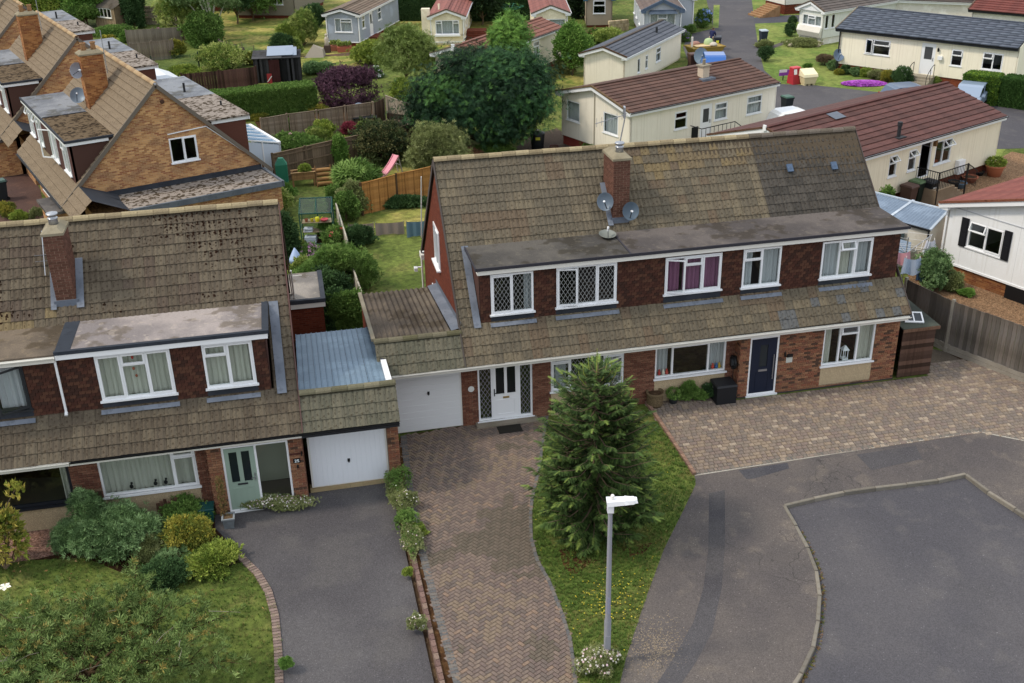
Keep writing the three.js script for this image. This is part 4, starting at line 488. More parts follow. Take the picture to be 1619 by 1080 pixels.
// ---- chalet pairs stepping away up the left edge
function courses(m, u0, u1, a, b, n, lift = .055) { // stepped tile courses from a = [v, w] up to b
  for (let i = 0; i < n; i++) { const t0 = i / n, t1 = (i + 1) / n, P = (u, t, k) => V3(u, a[1] + (b[1] - a[1]) * t + k, -(a[0] + (b[0] - a[0]) * t)); m.quad(P(u0, t0, lift), P(u1, t0, lift), P(u1, t1, 0), P(u0, t1, 0)); m.quad(P(u0, t0, -.02), P(u1, t0, -.02), P(u1, t0, lift), P(u0, t0, lift)); } return m;
}
const B0 = V3(-19.53, -.27, -46.43), BY = -58.31;
const bRow = 'chalet houses in the row on the left';
const bh = thing('chalet_house', 'nearest buff brick gabled house at the left, white window in its gable', 'house', B0, BY, bRow);
{
  const r = bh, L = -10.6, HR = 7.24, tl = tm(TX.tile, 0x8a7c6b, .92, rough(.01)), at = v => 2.5 + (v + .35) * (HR - 2.5) / 4.895;
  for (const [n, o, u] of [['wall', 1, 0], ['wall', -1, L]]) { const P = [[.4, -.3], [9.1, -.3], [9.1, 2.75], [4.545, HR - .08], [.4, 3.1]].map(q => o > 0 ? q : [-q[0], q[1]]); if (o < 0) P.reverse(); sideWall(r, u, o, P, o > 0 ? [[4.76, 3.6, 6.02, 4.74]] : [], yelM); }
  M('wall', extr([[L, -.3], [0, -.3], [0, 2.6], [L, 2.6]], .2, [[-2.2, .7, -.4, 2.1], [-5.1, .1, -3.2, 2.1], [-9.5, .7, -6.5, 2.1]]).translate(0, 0, -.4), yelM, r); M('wall', bx(L + .2, -.2, -.3, 2.7, -9.1, -8.9), yelM, r); M('floor_slab', bx(L + .2, -.2, 2.5, 2.6, -8.9, -.6), MT.room, r);
  const rf = mb(); courses(rf, L - .08, .08, [-.35, 2.5], [.5, at(.5)], 3); courses(rf, L - .08, .08, [2.42, at(2.42)], [4.545, HR], 9); courses(rf, -.26, .08, [.5, at(.5)], [2.42, at(2.42)], 8); rf.quad(V3(.08, HR, -4.545), V3(L - .08, HR, -4.545), V3(L - .08, 2.5, -9.44), V3(.08, 2.5, -9.44)); M('roof', rf.geo(), tl, r); ridge(r, L - .08, .1, HR + .03, -4.545, [0xb59c7c, 0xa89074, 0xbca688]);
  M('bargeboard', mb().bar(V3(.1, 2.45, .35), V3(.1, HR - .02, -4.545), .05, .17).bar(V3(.1, HR - .02, -4.545), V3(.1, 2.45, -9.45), .05, .17).geo(), mt(0x6a6258, .8), r);
  const W = (p, w, h, l, o) => win(r, w, h, l, { pos: p, ...o }); W([0, 3.6, -4.76], 1.26, 1.14, [[0, 0, .5, 1], [.5, 0, 1, 1, 1]], { ry: Math.PI / 2, sill: .12 });
  W([-2.2, .7, -.45], 1.8, 1.4, [[0, 0, .5, 1], [.5, 0, 1, 1, 1]], { cur: [[0, 1]] }); W([-5.1, .1, -.45], 1.9, 2.0, [[0, 0, .5, 1, 1], [.5, 0, 1, 1]], {}); W([-9.5, .7, -.45], 3, 1.4, [[0, 0, .3, 1], [.3, 0, .7, 1], [.7, 0, 1, 1, 1]], { cur: [[0, 1]] });
  M('fascia', bx(L, .05, 2.34, 2.5, .33, .352), mt(0xcfc6b4, .6), r); gutter(r, L, .08, 2.48, .41, MT.dark);
  const dw = [[-10.1, 3.55, 1.2, 1.45], [-8.2, 3.55, 1.4, 1.45], [-4.9, 3.55, 1.6, 1.45], [-2.1, 3.55, 1.3, 1.45]], th = [];
  M('dormer_wall', extr([[-10.4, 3.2], [-.25, 3.2], [-.25, 5.12], [-10.4, 5.12]], .1, dw.map(w => [w[0], w[1], w[0] + w[2], w[1] + w[3]])).translate(0, 0, -.5), mt(0x4a2e2a, .9), r);
  dw.forEach((w, i) => W([w[0], w[1], -.5], w[2], w[3], i === 2 ? [[0, 0, .5, 1, 2, -40], [.5, 0, 1, 1]] : [[0, 0, .5, .7], [0, .7, .5, 1, 3, i < 2 ? 25 : 4], [.5, 0, 1, 1]], { cur: [[0, 1]] }));
  M('dormer_cheek', mb().tri(V3(-.25, 3.3, -.5), V3(-.25, 5.2, -.5), V3(-.25, 5.2, -2.42)).tri(V3(-.3, 3.3, -.5), V3(-.3, 5.2, -2.42), V3(-.3, 5.2, -.5)).geo(), mt(0x4c352e, .9, rough(.01)), r);
  M('dormer_roof', bx(-5.25, -.2, 5.2, 5.28, -2.45, -.36), tm(TX.mossroof, 0x8c7c64, .95, rough(.02)), r, 'mossy brown half of the front dormer roof'); M('dormer_roof', bx(-10.5, -5.3, 5.2, 5.28, -2.45, -.36), feltM(0x9aa0a8), r);
  M('dormer_fascia', mb().box(-10.5, -.18, 5.05, 5.19, -.36, -.33).box(-.2, -.175, 5.05, 5.19, -2.2, -.36).geo(), MT.upvc, r); M('roof_trim', mb().box(-10.52, -.16, 5.19, 5.3, -.36, -.3).box(-.2, -.14, 5.19, 5.3, -2.45, -.36).bar(V3(-5.28, 5.28, -.4), V3(-5.28, 5.28, -2.4), .06, .06).geo(), MT.leadDark, r);
  // rear dormer
  M('rear_dormer_wall', mb().box(-10.3, -.25, 3.2, 5.1, -8.55, -6.4).geo(), mt(0x5a382e, .9, { bumpMap: TX.brickbump, bumpScale: .01 }), r); M('rear_dormer_roof', bx(-5.2, -.1, 5.2, 5.28, -8.75, -6.6), mossM, r, 'gravelled rear dormer roof speckled with moss'); M('rear_dormer_roof', bx(-10.4, -5.24, 5.2, 5.28, -8.75, -6.6), feltM(0x9aa2ac), r); M('dormer_fascia', mb().box(-.22, -.19, 5.03, 5.2, -8.7, -6.9).box(-10.4, -.1, 5.03, 5.2, -8.72, -8.69).geo(), MT.upvc, r); M('vent_pipe', mb().tube([V3(-6.5, 5.25, -7.6), V3(-6.5, 5.75, -7.6)], .06).tube([V3(-2.6, 5.25, -8.2), V3(-2.6, 5.5, -8.2)], .05).geo(), MT.dark, r);
  chimney(r, -5.95, -5.2, 2.6, 3.65, 5.2, 7.9, 0, null, { core: tm(TX.farbrick, 0xd8c4b4, .93), pots: [[-5.6, 2.9, 0], [-5.6, 3.35, 0]] });
  M('aerial', mb().tube([V3(-5.1, 7.0, -3.7), V3(-5.1, 9.0, -3.7)], .02).geo(), MT.steel, r);
  M('vent', lathe([[0, 0], [.1, 0], [.1, .03], [0, .03]], 14).rotateZ(-Math.PI / 2).translate(0, 6.45, -4.75), mt(0x4a3428, .8), r); M('trunking', mb().bar(V3(.03, 4.95, -4.75), V3(.03, 5.05, -6.55), .04).bar(V3(.03, 5.05, -6.55), V3(.03, 2.9, -8.95), .04).bar(V3(.03, 2.9, -8.95), V3(.03, 2.5, -8.95), .04).geo(), MT.upvc, r);
  // flat garage with tiled front
  M('garage_wall', mb().box(0, 2.6, -.3, 2.45, -8.9, -.6).geo(), yelM, r); M('garage_roof', bx(.02, 2.65, 2.46, 2.58, -8.95, -2.0), tm(TX.mossroof, 0xccc6c0, .95, rough(.02)), r, 'flat gravelled garage roof with dark moss'); const gr = mb(); courses(gr, .06, 2.62, [-.35, 2.5], [.5, at(.5)], 3); M('garage_roof', gr.geo(), tl, r); M('lead_valley', mb().quad(V3(.0, at(.5), -.5), V3(2.62, at(.5), -.5), V3(2.62, 2.6, -2.0), V3(.0, 2.6, -2.0)).geo(), MT.leadDark, r);
  M('lead_flashing', mb().box(.01, .05, 2.58, 2.82, -8.95, -1.2).quad(V3(.02, 3.3, -.52), V3(.5, 3.25, -.56), V3(.9, 2.62, -2.02), V3(.02, 2.64, -2.1)).geo(), MT.leadDark, r); M('roof_trim', mb().box(2.6, 2.72, 2.4, 2.66, -8.98, -2.0).box(0, 2.72, 2.4, 2.66, -9.05, -8.95).geo(), tm(TX.metal, 0x6a6e74, .7), r);
  M('porch', mb().box(-2.3, -.1, -.3, 2.2, -.4, .85).geo(), yelM, r); M('porch_roof', mb().box(-2.4, .05, 2.2, 2.32, -.4, 1.0).geo(), feltM(0x777472), r);
}
for (const [u, v, l] of [[-14.45, -.2, 'second buff brick gabled house from the front in the row at the left'], [-28.7, -.4, 'farthest of the buff brick gabled houses, cut off by the top left corner']]) { const o = bh.clone(); o.name = numbered('chalet_house'); scene.add(o); const a = BY * D2R; o.position.set(B0.x + u * Math.cos(a) - v * Math.sin(a), B0.y, B0.z - u * Math.sin(a) - v * Math.cos(a)); o.userData = { ...bh.userData, label: l }; }
// ---------- park homes: local x along the ridge, -z across, long side in view at z = 0, gable in view at x = 0 facing -x
R = rng(41);
function home(label, x, z, yaw, W, L, he, hr, o = {}) {
  const t = thing('park_home', label, 'park home', [x, 0, z], yaw, o.group), wall = o.wall || tm(TX.panel, 0xf2ebd6, .85), sk = o.sk ?? .55, ov = o.ov ?? .28, gv = .25, P = 1 / (W / 2), lw = o.long || [], gw = o.gable || [];
  const hl = lw.map(w => [w[0], w[1], w[0] + w[2], w[1] + w[3]]), hg = gw.map(w => [-w[0] - w[2], w[1], -w[0], w[1] + w[3]]);
  M('wall', extr([[gv, sk], [L, sk], [L, he - .02], [gv, he - .02]], .1, hl).translate(0, 0, -ov), wall, t);
  const gp2 = [[-W + ov, sk], [-ov, sk], [-ov, he], [-W / 2, hr - .08], [-W + ov, he]];
  const g = M('gable_wall', extr(gp2, .1, hg), o.gwall || wall, t); g.rotation.y = -Math.PI / 2; g.position.x = gv;
  const g2 = M('gable_wall', extr(gp2, .1, []), wall, t); g2.rotation.y = -Math.PI / 2; g2.position.x = L - .05;
  const bkW = M('wall', extr([[gv, sk], [L, sk], [L, he - .02], [gv, he - .02]], .1, (o.back || []).map(w => [w[0], w[1], w[0] + w[2], w[1] + w[3]])).translate(0, 0, -W + ov + .1), wall, t);
  M('skirt', bx(gv + .06, L - .1, -.1, sk, -W + ov + .08, -ov - .08), o.skirt || redM, t); M('floor', bx(gv + .1, L - .1, sk - .04, sk, -W + ov + .1, -ov - .1), MT.room, t);
  // corner trims, panel joints
  if (o.trim) { const c = mb(); for (const zz of [-ov + .01, -W + ov - .01]) c.box(gv - .03, gv + .05, sk, he, zz - .04, zz + .04); c.box(gv - .03, gv + .03, sk - .03, sk + .05, -W + ov, -ov); c.box(gv, L, sk - .03, sk + .05, -ov - .02, -ov + .03); M('corner_trim', c.geo(), MT.upvc, t); }
  // roof of lapped panels, each course a piece
  const rc = tm(TX.metal, o.roof || 0x6a4a40, .7, rough(.003)), n = o.n || 8, rf = M('roof', mb().quad(V3(0, he, .0), V3(L, he, 0), V3(L, hr - .03, -W / 2), V3(0, hr - .03, -W / 2)).quad(V3(L, he, -W), V3(0, he, -W), V3(0, hr - .03, -W / 2), V3(L, hr - .03, -W / 2)).geo(), rc, t);
  const sl = (hr - he) / (W / 2), len = Math.hypot(W / 2, hr - he) / n, an = Math.atan(sl);
  const nx = o.split ? Math.round(L / o.split) : 1;
  const pg = [0, 1].map(() => { const m = mb(), q = L / nx; m.quad(V3(0, .045, len), V3(q - .004, .045, len), V3(q - .004, .006, 0), V3(0, .006, 0)); m.quad(V3(0, -.02, len), V3(q - .004, -.02, len), V3(q - .004, .045, len), V3(0, .045, len)); return m.geo(); });
  const shades = o.shades || [rc.color.getHex()];
  for (let s = 0; s < 2; s++) for (let k = 0; k < n; k++) for (let i = 0; i < (s && nx > 1 ? 1 : nx); i++) { if (s && nx > 1) { const m = M('roof_panel', mb().quad(V3(0, .045, len), V3(L, .045, len), V3(L, .006, 0), V3(0, .006, 0)).geo(), rc, rf); m.rotation.set(an, Math.PI, 0, 'YXZ'); m.position.set(L, he + (k + 1) * len * Math.sin(an), -W + (k + 1) * len * Math.cos(an)); continue; }
    const m = M('roof_panel', pg[0], tint(rc, shades[(k * 5 + i * 3) % shades.length]), rf); m.rotation.set(an, s ? Math.PI : 0, 0, 'YXZ'); const d = (k + 1) * len; m.position.set(s ? L - i * L / nx : i * L / nx, he + d * Math.sin(an), s ? -W + d * Math.cos(an) : -d * Math.cos(an)); }
  M('ridge_cap', mb().bar(V3(-.02, hr + .03, -W / 2), V3(L + .02, hr + .03, -W / 2), .22, .06).geo(), tint(rc, o.ridge || rc.color.getHex()), rf);
  const vb = mb(); for (const s of [[0, 0], [0, -W]]) vb.bar(V3(-.03, he + .03, s[1]), V3(-.03, hr + .03, -W / 2), .09, .09); M('verge_tile', vb.geo(), o.verge || tint(rc, 0x6c5a4c), rf);
  const fm = o.fascia || MT.upvc; const f = mb(); f.box(0, L, he - .2, he - .02, -.04, .0); f.box(0, L, he - .19, he - .17, -ov, -.02); for (const zz of [0, -W]) { f.bar(V3(-.01, he - .1, zz), V3(-.01, hr - .11, -W / 2), .05, .2); f.bar(V3(L - .02, he - .08, zz), V3(L - .02, hr - .09, -W / 2), .05, .16); } for (const [a, b] of [[-.03, -.42], [-W + .42, -W + .03]]) f.box(0, gv, he - .22, he - .02, Math.min(a, b), Math.max(a, b)); M('bargeboard', f.geo(), fm, t);
  gutter(t, .02, L, he - .01, .04, o.gutter || MT.upvc);
  for (const w of lw) (w[6] === 'door' ? doorUnit : win)(t, w[2], w[3], w[4], { pos: [w[0], w[1], -ov - .04], sill: .09, cur: [[0, 1, MT.net]], ...(w[5] || {}) });
  for (const w of gw) win(t, w[2], w[3], w[4], { pos: [gv + .04, w[1], -w[0] - w[2]], ry: -Math.PI / 2, sill: .09, cur: [[0, 1, MT.net]], ...(w[5] || {}) });
  t.userData.W = undefined; delete t.userData.W; return t;
}
function doorUnit(t, w, h, L, o) { const d = M(o.name || 'door', extr([[0, 0], [w, 0], [w, h], [0, h]], .07, o.open ? [[.07, .04, w - .07, h - .07]] : [[.22, h * .48, w - .22, h - .25]]), o.mat || MT.upvc, t); d.position.set(o.pos[0], o.pos[1], o.pos[2] + .02); if (!o.open) { const p = M('pane', new THREE.PlaneGeometry(w - .44, h * .52 - .25), mt(0x4a4c4e, .1), d); p.position.set(w / 2, h * .74 - .125, -.03); M('handle', bx(w - .16, w - .12, h * .45, h * .55, 0, .04), MT.steel, d); } else { const lf = M('door_leaf', bx(0, w - .14, .05, h - .08, -.04, 0), MT.upvc, d); lf.position.set(.07, 0, -.1); lf.rotation.y = 1.45; } return d; }
const two = [[0, 0, .5, 1, 1], [.5, 0, 1, 1]], three = [[0, 0, .26, .78], [0, .78, .26, 1, 1], [.26, 0, .74, 1], [.74, 0, 1, .78], [.74, .78, 1, 1, 1]], topv = [[0, 0, 1, .6], [0, .6, 1, 1, 1]], one = [[0, 0, 1, 1]], openTop = [[0, 0, 1, .62], [0, .62, 1, 1, 3, 48]];
const h1 = home('wide cream park home with brown tiled roof and small chimney, between conifer and red roof', 6.56, -57.23, 34.22, 6.66, 11.4, 3.07, 3.92, { roof: 0x644a40, shades: [0x644a40, 0x5e463c, 0x6a4f44], n: 10, ridge: 0x5e4438, verge: tint(MT.tile, 0x7a6650), gutter: MT.black, wall: tm(TX.panel, 0xf0ebe0, .85), skirt: tm(TX.render, 0x8a4038, .9),
  long: [[3.45, 1.52, .95, 1.0, topv, { cur: [] }], [5.4, .62, .9, 1.98, one, { mat: MT.upvc }, 'door'], [6.5, 1.55, 1.0, 1.0, topv], [9.05, 1.45, 1.25, 1.1, topv]], gable: [[4.7, 1.55, 1.2, 1.15, one], [1.3, 1.5, 1.28, 1.15, one]] });
M('vent_hatch', bx(4.78, 5.25, .62, 1.45, -.3, -.24), MT.black, h1); M('joint_strip', mb().box(.2, .26, .5, 3.75, -3.36, -3.3).geo(), tint(MT.upvc, 0xa8a090), h1); { const c = M('chimney', mb().box(7.0, 7.5, 3.3, 4.25, -2.35, -1.9).geo(), tm(TX.render, 0xd4c8b8, .9), h1); M('chimney_cap', mb().box(6.92, 7.58, 4.25, 4.33, -2.43, -1.82).geo(), MT.concrete, c); M('chimney_pot', lathe([[0, 0], [.1, 0], [.09, .3], [.12, .3], [0, .32]], 12).translate(7.25, 4.33, -2.12), MT.concrete, c); M('lead_flashing', mb().box(6.75, 7.75, 3.4, 3.62, -2.4, -1.6).geo(), MT.lead, c); }
{ const r = mb(); for (let i = 0; i <= 8; i++) r.bar(V3(4.6 + i * .32, .75, .7), V3(4.6 + i * .32, 1.6, .7), .02); r.bar(V3(4.6, 1.6, .7), V3(7.16, 1.6, .7), .04); r.bar(V3(4.6, 1.6, .7), V3(4.6, 1.6, -.2), .04); r.bar(V3(7.16, 1.6, .7), V3(8.2, .9, .7), .04); M('railing', r.geo(), MT.dark, h1); const s = mb(); s.box(4.5, 7.2, -.05, .7, -.2, .75); for (let i = 0; i < 4; i++) s.box(7.2 + i * .28, 7.48 + i * .28, -.05, .55 - i * .17, -.2, .75); M('steps', s.geo(), MT.concrete, h1); }
const h2 = home('small cream park home with dark grey roof and white eaves behind the brown roofed home', 8.29, -75.25, 61.74, 3.63, 11.6, 2.35, 2.92, { roof: 0x5a5d64, shades: [0x5a5d64, 0x54575e, 0x61646b], n: 5, ridge: 0x55493f, verge: tint(MT.tile, 0x5c4638), sk: .15, wall: tm(TX.panel, 0xf4eee0, .8), skirt: MT.cream, long: [[2.7, .72, .5, 1.0, one, { cur: [] }], [4.2, .72, .5, 1.0, topv, { cur: [] }], [6.3, .78, 1, 1.05, topv]] });
M('flue', mb().tube([V3(7.9, 2.5, -.9), V3(7.9, 3.05, -.9)], .09).box(7.5, 8.3, 2.46, 2.52, -1.15, -.6).geo(), MT.dark, h2);
const h3 = home('cream park home with rusty brown roof rising above the dark conifer', -1.84, -73.61, 59.78, 3.86, 12.5, 2.88, 3.47, { roof: 0x85594b, shades: [0x85594b, 0x7d5447, 0x8d5f50], n: 5, gutter: MT.dark, verge: tint(MT.tile, 0x7c7864), wall: tm(TX.panel, 0xece4d2, .85), long: [[4.9, 1.5, .7, 1.0, topv, { cur: [] }], [8.2, 1.5, .9, 1.0, topv]] });
M('finial', mb().box(-.1, 0, 3.2, 3.65, -2.05, -1.8).geo(), MT.upvc, h3); M('vent_pipe', mb().tube([V3(9, 3.1, -1.4), V3(9, 3.7, -1.4)], .09).geo(), tint(MT.tile, 0xb08070), h3);
const h4 = home('cream park home with maroon ribbed roof, open back door and black railings', 14.16, -46.87, 35.71, 7.32, 14.2, 3.02, 4.12, { roof: 0x61413b, shades: [0x61413b, 0x5b3d37, 0x67453f], n: 10, ridge: 0x5c3630, verge: tint(MT.tile, 0x6a5044), gutter: MT.black, wall: tm(TX.panel, 0xf0e8d4, .8), long: [[5.05, 1.5, .62, 1.05, openTop, { cur: [] }], [6.55, 1.5, .62, 1.05, openTop, { cur: [] }], [7.45, .95, .95, 1.85, one, { open: 1, name: 'open_door' }, 'door'], [8.7, 1.4, 1.35, 1.2, [[0, 0, .5, 1], [.5, 0, 1, .62], [.5, .62, 1, 1, 3, 48]], { cur: [] }]] });
M('wall_lamp', bx(8.42, 8.55, 2.45, 2.75, -.27, -.12), tint(MT.tile, 0x8a6a4a), h4); M('meter_box', bx(10.6, 11.15, .6, 1.3, -.27, -.05), MT.upvc, h4); M('flue', mb().tube([V3(6.1, 3.15, -.7), V3(6.1, 3.75, -.7)], .09).tube([V3(6.1, 3.75, -.7), V3(6.1, 3.95, -.7)], .12).box(5.8, 6.4, 3.2, 3.25, -.95, -.45).geo(), MT.dark, h4); M('roof_patch', mb().quad(V3(4.1, 3.98, -2.9), V3(4.9, 3.98, -2.9), V3(4.9, 4.13, -3.5), V3(4.1, 4.13, -3.5)).geo(), MT.lead, h4); M('finial', mb().box(-.1, -.04, 4.0, 4.26, -3.75, -3.57).geo(), MT.upvc, h4);
{ const s = mb(); s.box(7.2, 8.7, -.05, .72, -.25, 1.05); for (let i = 0; i < 3; i++) s.box(8.7 + i * .28, 8.98 + i * .28, -.05, .54 - i * .18, -.25, 1.05); M('steps', s.geo(), tint(MT.concrete, 0x8a7c6c), h4); const r = mb(), rail = (a, b) => { r.bar(a, b, .04); const k = Math.round(a.distanceTo(b) / .13); for (let i = 0; i <= k; i++) { const p = a.clone().lerp(b, i / k); r.bar(p, p.clone().setY(p.y - .85), .018); } }; rail(V3(7.25, 1.62, 1.05), V3(9.6, 1.62, 1.05)); rail(V3(7.25, 1.62, 1.05), V3(7.25, 1.62, -.2)); rail(V3(9.6, 1.62, 1.05), V3(10.5, 1.1, 1.05)); r.bar(V3(7.25, 0, 1.05), V3(7.25, 1.65, 1.05), .06); r.bar(V3(9.6, 0, 1.05), V3(9.6, 1.65, 1.05), .06); M('railing', r.geo(), MT.black, h4); }
const h5 = home('white park home with black shutters and brick base at the right edge', 21.91, -34.87, 33.19, 8.3, 10, 3.05, 4.28, { roof: 0x8a4f44, shades: [0x8a4f44, 0x84493f], n: 10, wall: MT.white, gwall: tm(TX.panel, 0xeef2f8, .75), sk: .6, skirt: tm(TX.farbrick, 0xc4b0a6, .93, { bumpMap: TX.brickbump, bumpScale: .006 }), verge: tint(MT.tile, 0x8c5a4a), trim: 1, gable: [[5.43, 1.53, 1.54, 1.1, [[0, 0, .5, .62], [0, .62, .5, 1, 3, 20], [.5, 0, 1, 1, 1]], { cur: [] }]] });
for (const b of [5.09, 6.99]) { const s = mb(); s.box(.2, .24, 1.48, 2.68, -b - .32, -b); for (let i = 0; i < 2; i++) s.box(.185, .2, 1.54 + i * .56, 2.04 + i * .56, -b - .27, -b - .05); M('shutter', s.geo(), mt(0x1c1d22, .5), h5); }
M('skirt_panel', bx(.2, .3, -.3, .55, -4.95, -1.5), mt(0x141416, .6), h5); M('joint_strip', mb().box(.225, .24, 2.95, 2.98, -8.0, -.3).geo(), tint(MT.upvc, 0xb8bcc2), h5);
const h6 = home('long cream park home with slate grey tiled roof and white door', 23.9, -80.46, -42.09, 6.69, 12.8, 3.06, 4.11, { roof: 0x565b65, shades: [0x565b65, 0x5e636d, 0x4e535c, 0x626872], n: 11, split: .62, verge: tint(MT.tile, 0x8a8278), fascia: MT.dark, gutter: MT.black, wall: tm(TX.panel, 0xf6f1e0, .75), skirt: tm(TX.redbrick, 0xd0b8a8, .93), long: [[2.25, 1.5, 1.85, 1.05, [[0, 0, .32, 1, 2, 14], [.32, 0, 1, .62], [.32, .62, 1, 1, 3, 16]], { cur: [] }], [6.35, .6, 1.0, 2.1, one, {}, 'door'], [8.45, 1.4, .78, 1.1, [[0, 0, 1, .62], [0, .62, 1, 1, 3, 16]], { cur: [] }], [10.55, 1.42, 1.35, 1.12, [[0, 0, .5, .64], [0, .64, .5, 1, 3, 18], [.5, 0, 1, 1, 1]], { cur: [] }]] });
M('wall_lamp', lathe([[0, 0], [.05, .02], [.08, .2], [.02, .3], [0, .3]], 8).translate(7.55, 2.2, -.18), MT.black, h6); M('meter_box', bx(7.6, 7.9, 1.7, 1.95, -.28, -.1), MT.upvc, h6); M('downpipe', mb().tube([V3(.3, 2.9, -.15), V3(.3, 0, -.2)], .05).geo(), MT.dark, h6);
{ const s = mb(); s.box(6.1, 7.6, -.05, .55, -.28, .5); for (let i = 0; i < 3; i++) s.box(6.1, 7.6, -.05, .41 - i * .14, .5 + i * .28, .78 + i * .28); M('steps', s.geo(), MT.concrete, h6); const r = mb(); for (const x of [6.12, 7.58]) { const c = []; for (let i = 0; i <= 6; i++) c.push(V3(x, 1.4 - .5 * (i / 6) ** 2 * 1.4, .1 + i * .2)); r.tube(c, .025, .025, 6); for (const i of [0, 3, 6]) r.bar(c[i], V3(x, .1, c[i].z), .03); } M('railing', r.geo(), MT.black, h6); }
const h7 = home('white park home with bay shaped front and grey brown roof on the lawn', 25.64, -89.72, 33.25, 3.15, 10, 2.68, 3.36, { roof: 0x6b625c, shades: [0x6b625c, 0x645b55], n: 5, wall: tm(TX.panel, 0xe4e8e6, .7), sk: .55, skirt: MT.white, gable: [[.5, 1.42, 2.0, .82, [[0, 0, .28, 1], [.28, 0, .68, .66], [.28, .66, .68, 1, 3, 12], [.68, 0, 1, 1]]]], long: [[.45, 1.25, .45, 1.1, one, { cur: [] }], [1.2, 1.25, .45, 1.1, one, { cur: [] }]] });
M('bay_panel', mb().hull([V3(.14, .55, -.35), V3(.26, .55, -.35), V3(.26, .55, -2.8), V3(.14, .55, -2.8)], [V3(-.06, .98, -.35), V3(.26, .98, -.35), V3(.26, .98, -2.8), V3(-.06, .98, -2.8)]).hull([V3(-.06, .98, -.35), V3(.26, .98, -.35), V3(.26, .98, -2.8), V3(-.06, .98, -2.8)], [V3(.1, 1.38, -.35), V3(.26, 1.38, -.35), V3(.26, 1.38, -2.8), V3(.1, 1.38, -2.8)]).geo(), MT.white, h7); M('gable_panel', extr([[-2.95, 2.6], [-.2, 2.6], [-1.57, 3.25]], .05).rotateY(-Math.PI / 2).translate(.1, 0, 0), MT.upvc, h7); M('vent', bx(.17, .25, .1, .4, -2.6, -2.2), MT.dark, h7);
const bluegrey = tm(TX.render, 0xa6b2c6, .8), sixteen = [[0, 0, .34, 1], [.34, 0, 1, .74], [.34, .74, 1, 1, 1]];
const h8 = home('pale blue grey park home with white corner trims and brown roof, left of centre', -12.05, -93.53, 76.95, 3.4, 11, 2.66, 3.12, { roof: 0x7a6858, shades: [0x7a6858, 0x736252, 0x82705f], n: 6, wall: bluegrey, trim: 1, sk: .35, skirt: tm(TX.redbrick, 0xb48078, .93), verge: MT.black, gable: [[.85, 1.18, 1.55, 1.12, sixteen]], long: [[1.1, 1.3, .8, 1.1, topv], [3, .4, .9, 2, one, {}, 'door'], [5.2, 1.3, 1.0, 1.1, topv]] });
{ const s = mb(); s.box(2.4, 4.4, -.05, .4, -.25, 1.1); for (let i = 0; i < 3; i++) s.box(2.1 - i * .28, 2.4 - i * .28, -.05, .3 - i * .09, -.25, 1.1); M('steps', s.geo(), redM, h8); }
const h9 = home('cream park home with red brown roof and square bay window, top centre', -3.23, -93.65, 87.77, 3.28, 11, 2.3, 2.9, { roof: 0x8f5a50, shades: [0x8f5a50, 0x87544b, 0x975f55], n: 6, wall: MT.cream, trim: 1, sk: .2, skirt: MT.cream, gable: [[.62, .85, 2.0, 1.15, three]], long: [[1.3, 1.0, .8, 1, topv], [3.0, 1.0, .8, 1, topv], [5, .3, .9, 1.9, one, {}, 'door']] });
M('bay_sill', bx(.02, .26, .7, .84, -2.72, -.55), MT.upvc, h9); { const s = mb(); s.box(3.4, 5, -.05, .5, -.26, 1.4); for (let i = 0; i < 4; i++) s.box(3.1 - i * .3, 3.4 - i * .3, -.05, .4 - i * .1, -.26, 1.4); M('steps', s.geo(), redM, h9); } M('flue_box', mb().box(.5, 1.1, 0, 2.9, -3.8, -3.1).tube([V3(1.8, 2.6, -2.4), V3(1.8, 3.1, -2.4)], .09).geo(), MT.cream, h9);
const h10 = home('cream park home with red brown roof, cut off by the top edge right of centre', 5.35, -91.09, 90.69, 3.22, 10, 2.83, 3.45, { roof: 0x8f5a50, shades: [0x8f5a50, 0x87544b], n: 6, wall: MT.cream, trim: 1, sk: .3, skirt: MT.cream, gable: [[.4, 1.3, 2.1, 1.05, [[0, 0, .36, .6], [0, .6, .36, 1, 1], [.36, 0, 1, 1]]]] });
const h11 = home('blue grey park home with bay window canopy beside the park road', 14.71, -91.6, 88.42, 3.57, 10, 2.77, 3.61, { roof: 0x716057, shades: [0x716057, 0x6a5a52], n: 6, wall: tm(TX.panel, 0xb2bac6, .8), trim: 1, sk: .3, skirt: redM, verge: tint(MT.lead, 0x66758a), fascia: tint(MT.lead, 0x66758a), gable: [[.72, 1.2, 2.1, 1.3, [[0, 0, .3, 1], [.3, 0, .68, .66], [.3, .66, .68, 1, 3, 20], [.68, 0, 1, 1]]]], back: [] });
M('bay_canopy', mb().hull([V3(-.25, 2.52, -.6), V3(.26, 2.52, -.6), V3(.26, 2.52, -2.95), V3(-.25, 2.52, -2.95)], [V3(.15, 2.78, -.75), V3(.26, 2.78, -.75), V3(.26, 2.78, -2.8), V3(.15, 2.78, -2.8)]).geo(), tint(MT.lead, 0x55606e), h11);
for (const [x, y, w] of [[8.6, 1.15, .9], [6.2, 1.15, .9], [3.2, 1.1, .9]]) win(h11, w, 1.15, one, { pos: [x + w, y, -3.57 + .26], ry: Math.PI, cur: [[0, 1, MT.net]] });
const gA = gp(1060, 40), h12 = home('plain light blue park home wall beside the hydrangea', 16.6, -97.0, 88, 3.4, 9, 2.9, 3.6, { roof: 0x716057, n: 5, wall: tm(TX.panel, 0xb4bcc8, .8), trim: 1, sk: .3, skirt: redM });
